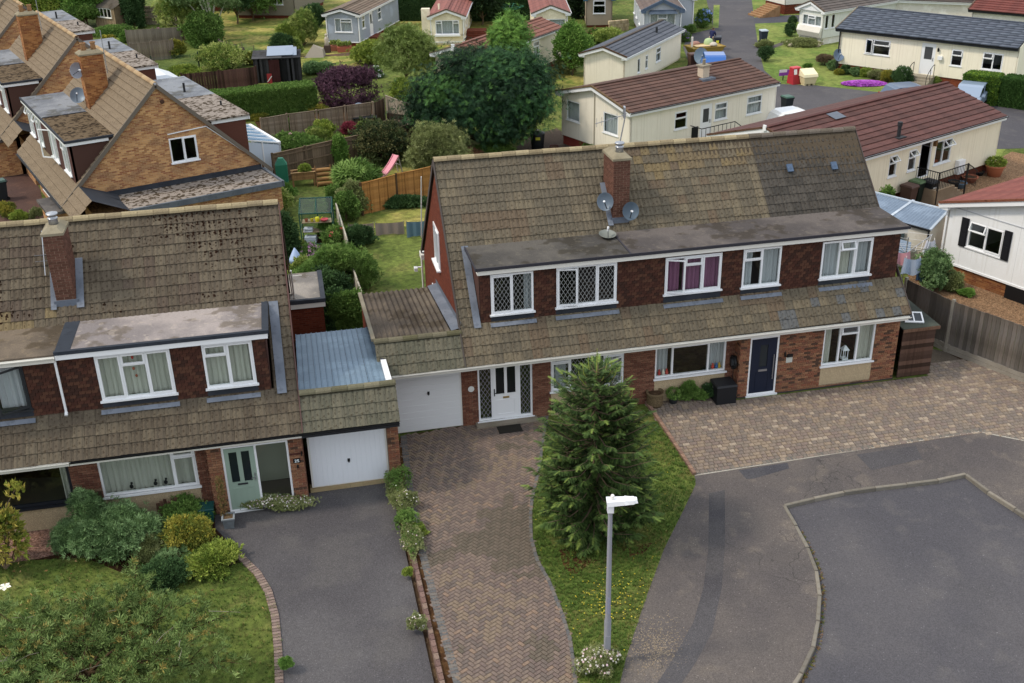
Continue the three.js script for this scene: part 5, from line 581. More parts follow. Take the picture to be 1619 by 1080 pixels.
const h13 = home('brown boarded cabin with a single window and blue fascia at the top edge', 9.9, -100.2, 88, 2.9, 6, 2.55, 3.2, { roof: 0x3d5668, n: 4, wall: tm(TX.panel, 0xa09486, .9), sk: .2, skirt: redM, fascia: mt(0x3f5f74, .6), gable: [[.9, 1.2, 1.1, 1.15, topv, { cur: [] }]] });
const h14 = home('maroon roofed park home peeping in at the top right corner', 36.5, -88.2, -40, 6.5, 12, 2.9, 4.0, { roof: 0x7a463e, shades: [0x7a463e, 0x733f38], n: 9, gutter: MT.black, fascia: MT.dark, wall: MT.white });
const h15 = home('white walled park home with dark brown roof behind the slate grey roof', 31.0, -95.5, -22, 5, 9.5, 2.7, 3.5, { roof: 0x4e423c, n: 6, wall: MT.white, sk: .4 });
const h16 = home('white park home with brick base and timber steps at the top edge', 26.0, -104.5, 20, 4, 9, 3.2, 3.9, { roof: 0x6b625c, n: 5, wall: MT.white, sk: .9, skirt: redM, gable: [[.8, 1.6, 1.2, 1.0, two]] });
{ const s = mb(); for (let i = 0; i < 7; i++) s.box(-.9 - i * .3, -.6 - i * .3, .0, .95 - i * .13, -1.8, .3); M('steps', s.geo(), tint(MT.wood, 0x9a7a5c), h16); }
const h17 = home('grey rendered cottage half hidden by dark trees at the top left of centre', -20.0, -108.5, 80, 6.5, 9, 3.4, 5.0, { roof: 0x4f4a46, n: 8, wall: tm(TX.panel, 0x8a8478, .9), sk: .3, gable: [[1.4, 1.3, 1.2, 1.1, two, { cur: [] }], [4.0, 1.3, 1.2, 1.1, two, { cur: [] }]] });
const h18 = home('pale blue roofed bungalow behind the hedge at the top edge', -4, -118, 0, 6, 14, 2.6, 3.8, { roof: 0x8a9cb4, n: 7, wall: MT.white });
const h19 = home('red brick bungalow roof at the top edge behind the weathered fence', -34.5, -113.5, 8, 6, 9, 2.6, 3.4, { roof: 0x6a3a34, n: 6, wall: redM });
// ---------- plants
R = rng(51);
function leafCluster(n, len, wid, spread, fold = .25, seed = 1, droop = 0) {
  const r = rng(seed), m = mb();
  for (let i = 0; i < n; i++) { const a = r() * 6.283, t = spread * (.25 + .75 * r()), d = V3(Math.sin(t) * Math.cos(a), Math.cos(t), Math.sin(t) * Math.sin(a)), s = d.clone().cross(V3(r() - .5, r() - .2, r() - .5)).normalize(), nn = s.clone().cross(d).normalize(), o = d.clone().multiplyScalar(.12 * r()).add(V3(r() - .5, r() - .5, r() - .5).multiplyScalar(.35)); const L = len * (.7 + .6 * r()), w = wid * (.8 + .4 * r());
    const tip = o.clone().addScaledVector(d, L).add(V3(0, -droop * L, 0)), mid = o.clone().addScaledVector(d, L * .5).addScaledVector(nn, -fold * w), l = o.clone().addScaledVector(d, L * .45).addScaledVector(s, w / 2), k = o.clone().addScaledVector(d, L * .45).addScaledVector(s, -w / 2);
    m.tri(o, mid, l); m.tri(mid, tip, l); m.tri(o, k, mid); m.tri(mid, k, tip); }
  return m.geo();
}
const LF = { broad: leafCluster(7, .55, .3, 1.4, .3, 1), big: leafCluster(5, .7, .36, 1.3, .3, 2), fine: leafCluster(13, .65, .1, 1.35, .1, 3), small: leafCluster(11, .34, .17, 1.6, .2, 4), droop: leafCluster(9, .7, .14, 1.5, .1, 5, .5) };
LF.blade = (() => { const r = rng(8), m = mb(); for (let i = 0; i < 8; i++) { const a = r() * 6.283, d = V3(Math.cos(a), 0, Math.sin(a)), s = V3(-d.z, 0, d.x), b = d.clone().multiplyScalar(.04), k = .35 + .4 * r(), q = b.clone().addScaledVector(d, k * .45).setY(.65), t = b.clone().addScaledVector(d, k).setY(.75 + .2 * r()), w = .035; m.tri(b.clone().addScaledVector(s, w), b.clone().addScaledVector(s, -w), q.clone().addScaledVector(s, -w)); m.tri(b.clone().addScaledVector(s, w), q.clone().addScaledVector(s, -w), q.clone().addScaledVector(s, w)); m.tri(q.clone().addScaledVector(s, w), q.clone().addScaledVector(s, -w), t); } return m.geo(); })();
LF.spray = (() => { const r = rng(9), m = mb(); const S = (o, d, L, n) => { for (let i = 1; i <= n; i++) for (const sg of [-1, 1]) { const c = o.clone().addScaledVector(d, L * i / n), s = d.clone().cross(V3(0, 1, 0)).normalize().multiplyScalar(sg), e = c.clone().addScaledVector(s, L * .28 * (1.15 - .6 * i / n)).addScaledVector(d, L * .2).add(V3(0, (r() - .6) * .1, 0)), w = d.clone().multiplyScalar(L * .06); m.tri(c.clone().sub(w), c.clone().add(w), e); } }; S(V3(0, 0, 0), V3(0, -.08, 1).normalize(), 1, 9); return m.geo(); })();
LF.feather = (() => { const m = mb(), r = rng(13); for (let j = 0; j < 5; j++) { const a = (j - 2) * .5 + (r() - .5) * .3, el = .4 + .5 * r(), d = V3(Math.sin(a), el, Math.cos(a)).normalize(), s = d.clone().cross(V3(0, 1, 0)).normalize(), L = .6 + .4 * r(); for (let i = 1; i <= 5; i++) for (const sg of [-1, 1]) { const c = d.clone().multiplyScalar(L * i / 5), e = c.clone().addScaledVector(s, sg * .2 * (1.2 - i / 6)).addScaledVector(d, .14).add(V3(0, -.06, 0)), w = d.clone().multiplyScalar(.05); m.tri(c.clone().sub(w), c.clone().add(w), e); } } return m.geo(); })();
LF.flower = (() => { const m = mb(); for (let i = 0; i < 5; i++) { const a = i * 1.2566, P = (t, l, y) => V3(Math.cos(t) * l, y, Math.sin(t) * l); m.tri(V3(0, 0, 0), P(a - .5, .4, .1), P(a, .55, .06)); m.tri(V3(0, 0, 0), P(a, .55, .06), P(a + .5, .4, .1)); } return m.geo(); })();
const leafM = new THREE.MeshPhysicalMaterial({ color: 0xffffff, roughness: .72, specularIntensity: .35, side: THREE.DoubleSide });
function foliage(parent, name, geo, list, pal) { // list of { p, n, s, c }, in the parent's space
  const im = new THREE.InstancedMesh(geo, leafM, list.length), q = new THREE.Quaternion(), q2 = new THREE.Quaternion(), m = new THREE.Matrix4(), Y = V3(0, 1, 0), c = new THREE.Color(), cs = pal.map(h => new THREE.Color(h));
  list.forEach((l, i) => { q.setFromUnitVectors(Y, l.n); q2.setFromAxisAngle(Y, R() * 6.283); q.multiply(q2); if (l.q) q.copy(l.q); m.compose(l.p, q, V3(l.s, l.s, l.s)); im.setMatrixAt(i, m); c.copy(cs[l.c % cs.length]).multiplyScalar(.85 + .3 * R()); im.setColorAt(i, c); });
  im.name = name; im.castShadow = im.receiveShadow = true; im.userData.kind = 'stuff'; parent.add(im); return im;
}
const sph = () => { const z = R() * 2 - 1, a = R() * 6.283, k = Math.sqrt(1 - z * z); return V3(k * Math.cos(a), z, k * Math.sin(a)); };
const depthOf = p => p.clone().applyMatrix4(camera.matrixWorldInverse).z * -1;
function at(px, py, f = T) { return gp(px, py, f); }
function hAt(b, py) { const px = b.clone().project(camera); const d = ray((px.x * .5 + .5) * 1619, py), t = (b.x * b.x + b.z * b.z) / (d.x * b.x + d.z * b.z); return RAY0.y + d.y * t - b.y; }
function plant(name, label, cat, b, o) { // o: rx, rz, h, lift, n, s, geo, pal, K clumps, fl flowers
  const rx = o.rx, rz = o.rz || rx, h = o.h, t = thing(name, label, cat, b, o.yaw || 0, o.group), y0 = o.lift || 0, cy = y0 + (h - y0) * .45, ry = (h - y0) * .55, K = o.K || 14, pal = o.pal, cl = [], list = [], rc = o.rc || .42;
  for (let i = 0; i < K; i++) { const d = sph(); if (d.y < -.55) d.y *= -1; const k = o.fill ? rr(.1, .75) : rr(.5, .72); cl.push({ p: V3(d.x * rx * k, cy + d.y * ry * k, d.z * rz * k), r: rr(rc * .75, rc * 1.25), c: Math.floor(R() * pal.length) }); }
  for (let i = 0; i < o.n; i++) { const c = cl[i % K], d = sph(), out = V3(c.p.x / rx, (c.p.y - cy) / ry, c.p.z / rz); if (d.dot(out) < -.35) d.negate(); const k = c.r * rr(.62, 1.04), p = c.p.clone().add(V3(d.x * rx * k, d.y * ry * k, d.z * rz * k)); if (!o.tight && R() < .16) { const e = rr(1.06, 1.32); p.x *= e; p.z *= e; p.y = cy + (p.y - cy) * rr(1.0, 1.22); } if (p.y < .03) p.y = .03 + .1 * R(); list.push({ p, n: d.clone().addScaledVector(out, .6).add(V3(0, o.up ?? .35, 0)).normalize(), s: o.s * rr(.7, 1.25), c: R() < .65 ? c.c : Math.floor(R() * pal.length) }); }
  const st = mb(); const tr = o.trunk || Math.min(.07, .03 * h); if (y0 > .3) st.tube([V3(0, -.1, 0), V3(.05 * rx, y0 * .5, .02), V3(0, y0 + (h - y0) * .35, 0)], tr * 1.3, tr * .8, 8);
  for (let i = 0; i < Math.min(K, 9); i++) { const c = cl[i].p, a = V3(0, y0 > .3 ? y0 * rr(.7, 1) : 0, 0); st.tube([a, a.clone().lerp(c, .5).add(V3(0, -.06 * h, 0)), c], tr * .6, tr * .2, 5); }
  M(y0 > .3 ? 'trunk' : 'stem', st.geo(), o.bark || MT.bark, t); foliage(t, y0 > .3 ? 'crown' : 'foliage', o.geo || LF.broad, list, pal);
  if (o.fl) { const f = []; for (let i = 0; i < o.fl[0]; i++) { const c = pick(cl), d = sph(); d.y = Math.abs(d.y); f.push({ p: c.p.clone().add(V3(d.x * rx * c.r, d.y * ry * c.r * 1.1, d.z * rz * c.r)), n: V3(d.x * .6, 1, d.z * .6 + .5).normalize(), s: o.fl[2] * rr(.7, 1.3), c: i }); } foliage(t, 'flowers', LF.flower, f, o.fl[1]); }
  return t;
}
const G = { mid: [0x5c7a38, 0x688640, 0x4e6a30, 0x78944c], dark: [0x3a5430, 0x446038, 0x304828, 0x506c40], lime: [0x7c8e3a, 0x8c9c44, 0x6a7e34, 0x9ca850], gold: [0x8e8a36, 0xa29a44, 0x747a34, 0x62702e], blue: [0x5e7a4a, 0x6c8858, 0x506a40, 0x7e9a68], olive: [0x76804e, 0x848c58, 0x666e42, 0x929866], purple: [0x4e3444, 0x5a3c4c, 0x422c38, 0x684a58], laurel: [0x7c8e44, 0x96a454, 0x5c7434, 0xa8b068], bright: [0x5e8238, 0x6a8e40, 0x507230, 0x7a9a4a] };
function shrub(label, px, py, w, top, o = {}) { // centre and foot of the plant, its width and its top as seen from the camera's station
  const b = at(px, py, o.f || T), dz = depthOf(b), rx = w / 2 / 1722.7 * dz * 1.07; b.z -= (o.back ?? .5) * rx; const h = o.h || Math.max(.15, hAt(b, top) * (o.hk || 1.0)), vol = Math.sqrt(rx * rx * 2 + h * h);
  return plant(o.name || 'shrub', label, o.cat || 'shrub', b, { rx: rx * .95, rz: rx * (o.dz || .85), h, n: o.n || Math.round(1000 + 1300 * Math.min(3, vol)), s: o.s || Math.min(.3, .075 + .05 * vol), pal: o.pal || G.mid, K: o.K || Math.round(9 + 7 * vol), ...o.x });
}
// spruce on the verge
{
  const b = V3(2.12, -.11, -24.35), t = thing('spruce_tree', 'bushy dark green spruce tree with pale leader shoots behind the street lamp', 'tree', b), list = [], br = mb(), H = 4.95, X = V3(1, 0, 0);
  const push = (p, d, s, c) => { const z = d.clone().normalize(), x = V3(0, 1, 0).cross(z).normalize(), y = z.clone().cross(x); list.push({ p, n: V3(0, 1, 0), s, c, q: new THREE.Quaternion().setFromRotationMatrix(new THREE.Matrix4().makeBasis(x, y, z)).multiply(new THREE.Quaternion().setFromAxisAngle(V3(0, 0, 1), rr(-.7, .7))) }); };
  const stem = (ox, oz, y0, y1, R0, seed) => { for (let y = y0; y < y1; y += rr(.12, .18)) { const f = 1 - y / (y1 + .1), L0 = R0 * (seed > 1 ? Math.pow(f, .62) : sm(-.3, .28, 1 - f) * Math.pow(Math.max(0, 1 - Math.pow(1 - f, 3.2)), .8)) * (.9 + .2 * vn(y * 3, seed, 64, 2)) + .14, n = 7 + Math.round(6 * f) ; for (let i = 0; i < n; i++) { const a = i / n * 6.283 + R() * .9 + y * 7, L = L0 * rr(.72, 1.14), rise = .5 - .62 * f + rr(-.3, .3), d = V3(Math.cos(a), rise, Math.sin(a)).normalize(), o = V3(ox, y + rr(-.12, .12), oz), tip = o.clone().addScaledVector(d, L).add(V3(0, .13 * L, 0)), md = o.clone().addScaledVector(d, L * .55).add(V3(0, -.05 * L, 0)); br.tube([o, md, tip], .018 * L + .006, .004, 4, false);
    const m = Math.round(L * 28); for (let k = 2; k <= m; k++) { const q = k / m, p = q < .55 ? o.clone().lerp(md, q / .55) : md.clone().lerp(tip, (q - .55) / .45); if (q < .28 && R() < .6) continue; for (const sg of [-1, 1]) { const sd = V3(-d.z, 0, d.x).multiplyScalar(sg), dir = d.clone().multiplyScalar(.75).addScaledVector(sd, rr(.4, 1.0)).add(V3(0, rr(-.55, .12), 0)); push(p.clone(), dir, rr(.1, .2) * (1.15 - .3 * q), R() < .3 + .3 * q ? 2 + Math.floor(R() * 2) : Math.floor(R() * 2)); } } push(tip.clone().addScaledVector(d, -.06), d, .24, R() < .5 ? 4 : 2); } } };
  stem(0, 0, .12, 4.95, 1.5, 1); stem(.62, .1, 2.6, 4.25, .62, 2); stem(-.75, .3, 1.2, 2.9, .7, 3); stem(.9, .5, .9, 2.1, .75, 4);
  M('trunk', mb().tube([V3(0, -.1, 0), V3(.02, 2.4, 0), V3(0, 4.7, 0)], .13, .025, 9).tube([V3(.1, 2.2, 0), V3(.5, 2.7, .08), V3(.62, 4.2, .1)], .05, .015, 7).geo(), MT.bark, t); M('branches', br.geo(), MT.bark, t).userData.kind = 'stuff';
  foliage(t, 'crown', LF.spray, list, [0x2a3b1b, 0x344823, 0x42572a, 0x4f6531, 0x6c7e3c]);
  const ld = mb(); for (const [x, z, y, l, k] of [[0, 0, 4.5, .85, 0], [-.2, .1, 4.45, .55, .35], [.2, .06, 4.45, .55, .35], [-.1, -.1, 4.5, .6, .22], [.12, .12, 4.5, .5, .25], [-.3, .1, 4.4, .38, .5], [.32, 0, 4.4, .4, .5], [.62, .1, 4.0, .75, 0], [.8, .1, 4.0, .4, .3], [.45, .1, 4.0, .4, .3]]) { const s = Math.sign(x - (x > .4 ? .62 : 0)), p = V3(x, y + (x > .4 ? .1 : .25), z); ld.tube([p, p.clone().add(V3(s * k * l * .7, l * .45, 0)), p.clone().add(V3(s * k * l * .9, l, 0))], .02, .007, 5); } M('leader_shoots', ld.geo(), mt(0x8c9448, .8), t).userData.kind = 'stuff';
}
// tree at the bottom left, seen from above
{
  const b0 = gp(135, 1048, () => 0, 1.4), b = V3(b0.x, TL(b0.z), b0.z), t = thing('garden_tree', 'open crowned garden tree with fine yellowing leaves and bare grey twigs, bottom left', 'tree', b), br = mb(), list = [];
  br.tube([V3(0, -.1, 0), V3(.05, .8, 0), V3(0, 1.5, .05)], .09, .06, 8);
  for (let i = 0; i < 34; i++) { const a = i * 2.4, L = rr(1.1, 2.9), r = V3(Math.cos(a), 0, Math.sin(a)); let p = V3(0, rr(.9, 1.5), 0), pts = [p]; for (let k = 1; k <= 5; k++) { p = p.clone().addScaledVector(r, L / 5).add(V3(rr(-.16, .16), rr(.02, .36) * (1 - k * .12), rr(-.16, .16))); pts.push(p); } br.tube(pts, .036, .012, 5, false);
    for (let k = 2; k <= 5; k++) for (let j = 0; j < 5; j++) { const d = V3(rr(-1, 1), rr(-.1, .8), rr(-1, 1)).normalize().addScaledVector(r, .4), e = pts[k].clone().addScaledVector(d, rr(.25, .6)); br.tube([pts[k], pts[k].clone().lerp(e, .5).add(V3(0, .04, 0)), e], .012, .006, 4, false); const n = 13; for (let q = 0; q < n; q++) list.push({ p: e.clone().lerp(pts[k], rr(-.2, .8)).add(V3(rr(-.12, .12), rr(-.1, .1), rr(-.12, .12))), n: V3(rr(-.6, .6), 1, rr(-.6, .6)).normalize(), s: rr(.12, .22), c: R() < .08 ? 4 + Math.floor(R() * 2) : Math.floor(R() * 4) }); } }
  { const tw = mb(); for (let i = 0; i < 24; i++) { const q = pick(list).p, a = R() * 6.283, d = V3(Math.cos(a), rr(-.1, .3), Math.sin(a)), p = q.clone().add(V3(0, rr(.1, .26), 0)), l = rr(.25, .7), m1 = p.clone().addScaledVector(d, l * .5).add(V3(rr(-.08, .08), rr(-.02, .08), rr(-.08, .08))); tw.tube([p, m1, m1.clone().addScaledVector(d, l * .5).add(V3(rr(-.12, .12), 0, rr(-.12, .12)))], .009, .004, 4, false); } M('bare_twigs', tw.geo(), mt(0x8c8678, .9), t).userData.kind = 'stuff'; }
  M('trunk', br.geo(), MT.twig, t); foliage(t, 'crown', LF.fine, list, [0x62773f, 0x6f8449, 0x546938, 0x7f9256, 0x8a7c40, 0x968a4e]);
}
const LFT = { f: TL };
shrub('feathery blue green shrub before the left house front window', 175, 884, 135, 812, { ...LFT, pal: G.blue, x: { geo: LF.fine, up: .8 } });
shrub('tall narrow green climber by the brick pier of the left house', 142, 858, 46, 775, { ...LFT, pal: G.blue, n: 1300, x: { geo: LF.fine, up: .8 } });
shrub('soft feathery green shrub at the gravel bed end', 112, 872, 60, 826, { ...LFT, pal: G.blue, x: { geo: LF.fine, up: .7 } });
shrub('yellow variegated shrub at the edge of the left bed', 300, 876, 72, 822, { ...LFT, pal: G.gold, K: 26 });
shrub('rounded mid green shrub beneath the left house front window', 288, 838, 74, 796, { ...LFT, pal: G.mid });
shrub('bright lime leaved low plant at the corner of the front lawn', 332, 908, 84, 884, { ...LFT, pal: G.lime, h: .42, name: 'bedding_plant', cat: 'plant', x: { geo: LF.big } });
shrub('dark green low plant in the soil of the left bed', 255, 930, 70, 905, { ...LFT, pal: G.dark, h: .5, name: 'bedding_plant', cat: 'plant' });
shrub('strappy grey green plant between lime plant and yellow shrub', 268, 898, 50, 880, { ...LFT, pal: G.blue, h: .45, n: 300, name: 'bedding_plant', cat: 'plant', x: { geo: LF.blade } });
shrub('young mid green shrub in front of the feathery shrub', 215, 888, 66, 850, { ...LFT, pal: G.olive, x: { geo: LF.fine } });
const mg = shrub('yellow leaved magnolia at the far left with one white bloom', 2, 912, 74, 800, { ...LFT, pal: [0x7c8436, 0x949440, 0x5f7030, 0xa89c4c], name: 'magnolia', x: { geo: LF.big, n: 520, s: .2, K: 18 } });
{ const f = M('bloom', LF.flower.clone().scale(.3, .3, .3), mt(0xe8e4d4, .7, { side: THREE.DoubleSide }), mg), p = gp(14, 925, TL, .9); f.position.set(p.x - mg.position.x, .95, p.z - mg.position.z + .2); M('branch', mb().tube([V3(0, 1.0, 0), V3(.35, 1.9, -.2), V3(.62, 2.3, -.3)], .02, .008, 5).geo(), MT.bark, mg); const l = []; for (let i = 0; i < 22; i++) l.push({ p: V3(.6 + rr(-.2, .2), 2.2 + rr(-.15, .25), -.3 + rr(-.15, .15)), n: V3(rr(-.5, .5), 1, rr(-.5, .5)).normalize(), s: .2, c: i }); foliage(mg, 'foliage', LF.big, l, [0x949440, 0xa89c4c, 0x7c8436]); }
const daisy = [400, [0xe0d8d4, 0xdcc0c4, 0xe8e4d8], .055];
shrub('spreading daisy mat along the porch step of the left house', 428, 822, 128, 812, { ...LFT, pal: G.olive, h: .34, dz: .28, n: 2600, name: 'daisy_mat', cat: 'flowers', s: .1, x: { geo: LF.small, fl: [420, daisy[1], .04] } });
shrub('daisy clump around the foot of the street lamp', 952, 1074, 72, 1040, { pal: G.olive, h: .5, n: 2200, name: 'daisy_clump', cat: 'flowers', s: .1, x: { geo: LF.small, fl: [330, daisy[1], .042] } });
[['weeds beside the white garage door of the left house', 630, 782, 42, .75, 'mid'], ['green weed clump low on the wall below the garage pier', 644, 842, 38, .6, 'mid'], ['daisy weeds on the coping halfway along the retaining wall', 650, 874, 30, .35, 'olive', 160], ['round daisy tuft on the drive side of the retaining wall', 659, 1000, 26, .42, 'olive', 130], ['fern green weed on the lawn edging bricks', 453, 1060, 20, .32, 'bright'], ['grassy weeds where soil strip meets the brick drive', 660, 850, 30, .3, 'lime'], ['small weed in the gap below the wall coping', 645, 912, 14, .22, 'lime'], ['straw coloured weeds over the top of the retaining wall', 640, 812, 40, .6, 'olive', 60]].forEach(([l, x, y, w, h, g, f]) => shrub(l, x, y, w, 0, { h, pal: G[g], n: 700, s: .09, name: 'weed_clump', cat: 'weeds', x: { geo: LF.small, fl: f ? [f * .5 | 0, daisy[1], .035] : 0 } }));
shrub('dark evergreen shrub under the leaded front window', 872, 654, 52, 628, { pal: G.dark });
shrub('rounded green shrub below the stone dash panel', 1094, 634, 40, 606, { pal: G.mid, back: .2, dz: .6 });
shrub('white flowering shrub beside the black storage box', 1126, 631, 34, 607, { pal: G.dark, back: .2, dz: .6, x: { fl: [14, [0xe8e4d8], .16] } });
// middle gardens
const S = shrub;
S('tall dark shrub screening the left side of the greenhouse', 455, 425, 34, 305, { pal: G.dark, h: 2.3 });
S('pink hydrangea below the greenhouse', 490, 425, 42, 388, { pal: G.mid, x: { fl: [160, [0xc08ab4, 0xb078a8, 0xcc9cc0], .18] } });
S('lilac flowered perennial between hydrangea and trellis', 512, 415, 26, 392, { pal: G.mid, x: { fl: [60, [0xa89cc4, 0xb8acd0], .12] } });
S('pale green shrub beside the pink hydrangea', 466, 420, 40, 380, { pal: G.laurel });
S('large feathery green shrub over the garden trellis', 540, 468, 96, 392, { pal: G.mid, x: { geo: LF.fine, K: 24 } });
S('dark white flowered shrub between extension and trellis', 520, 500, 62, 425, { pal: G.dark, x: { fl: [18, [0xdcdcd4], .14] } });
S('leafy shrub rising above the blue metal garage roof', 552, 528, 54, 460, { pal: G.mid });
S('red flowered rose against the trellis', 530, 395, 40, 362, { pal: G.mid, x: { fl: [30, [0xb43a48, 0xcc5866], .17] } });
S('glossy dark shrub at the lawn side of the trellis', 568, 392, 44, 358, { pal: G.dark });
S('yellow green hedge shrub by the orange fence end', 556, 344, 44, 292, { pal: G.olive });
S('leafy shrub beside the greenhouse door', 528, 338, 26, 296, { pal: G.mid });
S('ivy growing along the foot of the orange fence', 632, 336, 110, 318, { pal: G.dark, h: .45, dz: .2, name: 'ivy', cat: 'ivy' });
S('spiky palm like plant behind the orange fence', 560, 298, 56, 268, { pal: G.mid, n: 420, s: .62, K: 10, name: 'palm_plant', cat: 'plant', x: { geo: LF.blade, fill: 1 } });
S('narrow column of climbing greenery on the dark fence', 537, 268, 24, 216, { pal: G.bright });
S('big dark shrub spilling over the brown fence', 598, 262, 92, 196, { pal: [0x3e4a2a, 0x4c5834, 0x34402a, 0x6a6a44] });
S('olive green willowy bush beside the house roof', 692, 282, 84, 200, { pal: G.olive, x: { geo: LF.fine } });
S('tall leafy plant against the panel fence', 467, 216, 27, 188, { pal: G.mid, group: 0 });
S('round lime green shrub against the panel fence', 511, 222, 34, 191, { pal: G.lime });
S('crimson leaved shrub by the garden table', 552, 214, 22, 194, { pal: [0x8a3a48, 0x9c4a58, 0x742e3c] });
S('small pale green shrub next to the crimson one', 574, 212, 24, 194, { pal: G.laurel });
S('pink flower border along the brown fence', 452, 236, 46, 212, { pal: G.mid, x: { fl: [60, [0xb48a90, 0xc8a0a4], .16] } });
S('golden shrub at the end of the clipped hedge', 483, 178, 26, 148, { pal: G.gold });
S('domed green shrub beneath the clipped hedge', 467, 182, 30, 162, { pal: G.mid });
S('low yellow shrub behind the panel fence', 502, 180, 26, 166, { pal: G.gold });
S('pink rhododendron at the hedge foot', 422, 184, 22, 168, { pal: G.mid, x: { fl: [50, [0xb47ab0, 0xc490c0], .2] } });
S('small round shrub at the hedge foot', 435, 178, 20, 162, { pal: G.dark });
S('yellow green border plants by the blue conservatory', 405, 190, 40, 178, { pal: G.gold });
S('large purple leaved shrub beyond the panel fence', 550, 172, 106, 106, { pal: G.purple, n: 4200, K: 26, x: { geo: LF.small } });
S('lime green shrub beside the grey board fence', 642, 172, 52, 126, { pal: G.lime });
S('tall feathery pale green tree in mid garden', 640, 140, 96, 44, { pal: G.laurel, name: 'garden_tree', cat: 'tree', n: 4200, K: 26, x: { geo: LF.fine, lift: .7, pal: [0x6f8240, 0x7e9050, 0x5f7236, 0x8c9c5c] } });
S('yellow green shrub left of the feathery tree', 588, 104, 62, 66, { pal: G.lime, x: { geo: LF.fine } });
S('grey green low shrub behind the black sheds', 500, 118, 46, 98, { pal: G.blue });
S('white flowering bush behind the purple shrub', 592, 124, 26, 106, { pal: G.blue, x: { fl: [60, [0xdadcdc], .25] } });
for (const [l, p, q, n] of [['straggling weeds and ivy over the upper retaining wall', [626, 790], 1.5, 3800], ['daisy and grass weeds along the middle of the retaining wall', [650, 862], 1.0, 1800]]) plant('weed_clump', l, 'weeds', at(p[0] + 4, p[1]), { rx: .3, rz: q, h: .45, n, s: .08, yaw: 14, K: 34, rc: .3, pal: [...G.olive, 0x5c7a38], geo: LF.small, fl: [30, daisy[1], .03] });
// the big dark conifer
plant('cypress_tree', 'very large dark green spreading cypress in the middle behind the roof ridge', 'tree', V3(-1.35, 0, -62.2), { rx: 4.35, rz: 3.4, h: 5.9, lift: .31, n: 26000, s: .3, K: 44, rc: .34, pal: [0x203a25, 0x28462b, 0x1b311f, 0x345632, 0x4a6e38], geo: LF.feather, trunk: .22, up: .5 });
S('lime tipped cypress growing behind the big dark one', 812, 150, 80, 88, { pal: [0x5c8236, 0x6c9040, 0x4c7030], n: 2600, name: 'cypress_tree', cat: 'tree', x: { geo: LF.feather, s: .42, h: 5.2, lift: .6 } });
S('bright green round tree between two cream homes', 905, 122, 54, 40, { pal: G.bright, name: 'garden_tree', cat: 'tree', n: 3000, x: { lift: .6 } });
S('brownish shrub in the corner by the grey roofed home', 893, 118, 30, 92, { pal: G.olive });
S('pale green willow shrub left of the blue grey home', 478, 74, 46, 18, { pal: G.laurel, x: { geo: LF.fine } });
S('yellow green shrub in front of the willow shrub', 458, 76, 36, 38, { pal: G.lime });
S('dark green broad shrub on the dry lawn', 445, 92, 34, 54, { pal: G.dark });
S('cream flowered shrub at the dry lawn edge', 468, 88, 18, 62, { pal: G.laurel });
S('dark shrub tucked behind the willow shrub', 497, 44, 34, 8, { pal: G.dark });
{ const b = at(337, 66); plant('birch_tree', 'airy white stemmed birch tree over the dry lawn, upper left', 'tree', b, { rx: 3.9, rz: 3, h: 7.4, lift: 1.8, n: 5200, s: .34, K: 40, rc: .3, pal: [0x6c8450, 0x7c9460, 0x5c7444, 0x8ca070], geo: LF.droop, trunk: .14, bark: mt(0xc8c4b8, .8) }); }
S('dense green tree left of the birch', 302, 52, 60, -8, { pal: G.mid, name: 'garden_tree', cat: 'tree', x: { lift: .8, h: 5 } });
S('dark leafy tree behind the birch', 372, 40, 60, -30, { pal: G.dark, name: 'garden_tree', cat: 'tree', x: { lift: .8, h: 6 } });
S('loose shrub at the foot of the birch', 318, 76, 46, 44, { pal: G.mid });
S('large glossy yellow green laurel by the dark fence', 347, 112, 74, 72, { pal: G.laurel, n: 2600 });
S('yellow shrub against the middle grey fence', 276, 92, 30, 64, { pal: G.gold });
S('olive brown shrub at the end of the laurel', 398, 104, 26, 84, { pal: G.gold });
S('yellow green low shrubs behind the white conservatory', 288, 122, 46, 104, { pal: G.lime });
S('magenta rhododendron on the grey fence', 249, 64, 20, 46, { pal: G.mid, x: { fl: [60, [0xc468b4, 0xd480c4], .25] } });
S('pinkish red shrub by the grey fence', 214, 66, 14, 50, { pal: [0x8a5a60, 0x6a6a44] });
S('pale flowered bush near the grey fence end', 278, 60, 16, 46, { pal: G.laurel, x: { fl: [20, [0xdcdc90], .25] } });
S('bright green shrub on the fence line by the blue roof', 202, 68, 26, 50, { pal: G.bright });
S('yellow flowering shrub behind the white dormer', 170, 68, 22, 56, { pal: G.gold, x: { fl: [40, [0xe0d050], .25] } });
S('sunlit yellow green tree at the top left', 92, 42, 90, -14, { pal: G.lime, name: 'garden_tree', cat: 'tree', x: { lift: .6 } });
S('mid green tree right of the sunlit one', 128, 46, 56, 4, { pal: G.mid, name: 'garden_tree', cat: 'tree', x: { lift: .6 } });
S('dark climber covering the end of the shed', 214, 46, 26, -4, { pal: G.dark });
S('low green border in front of the windowed shed', 172, 58, 60, 42, { pal: G.mid });
for (const [l, x, y, w, h] of [['tall dark conifer at the top edge left of the cottage', 402, 22, 60, 8], ['dark broad conifer shading the dry lawn', 440, 18, 70, 9], ['dark evergreen beside the grey cottage', 470, 12, 50, 7], ['black green tree at the top edge above the birch', 352, 8, 90, 9]]) S(l, x, y, w, 0, { h, pal: [0x1c2c1c, 0x243624, 0x162416], name: 'dark_tree', cat: 'tree', n: 2600, group: 0, x: { s: .5, lift: .5, geo: LF.feather } });
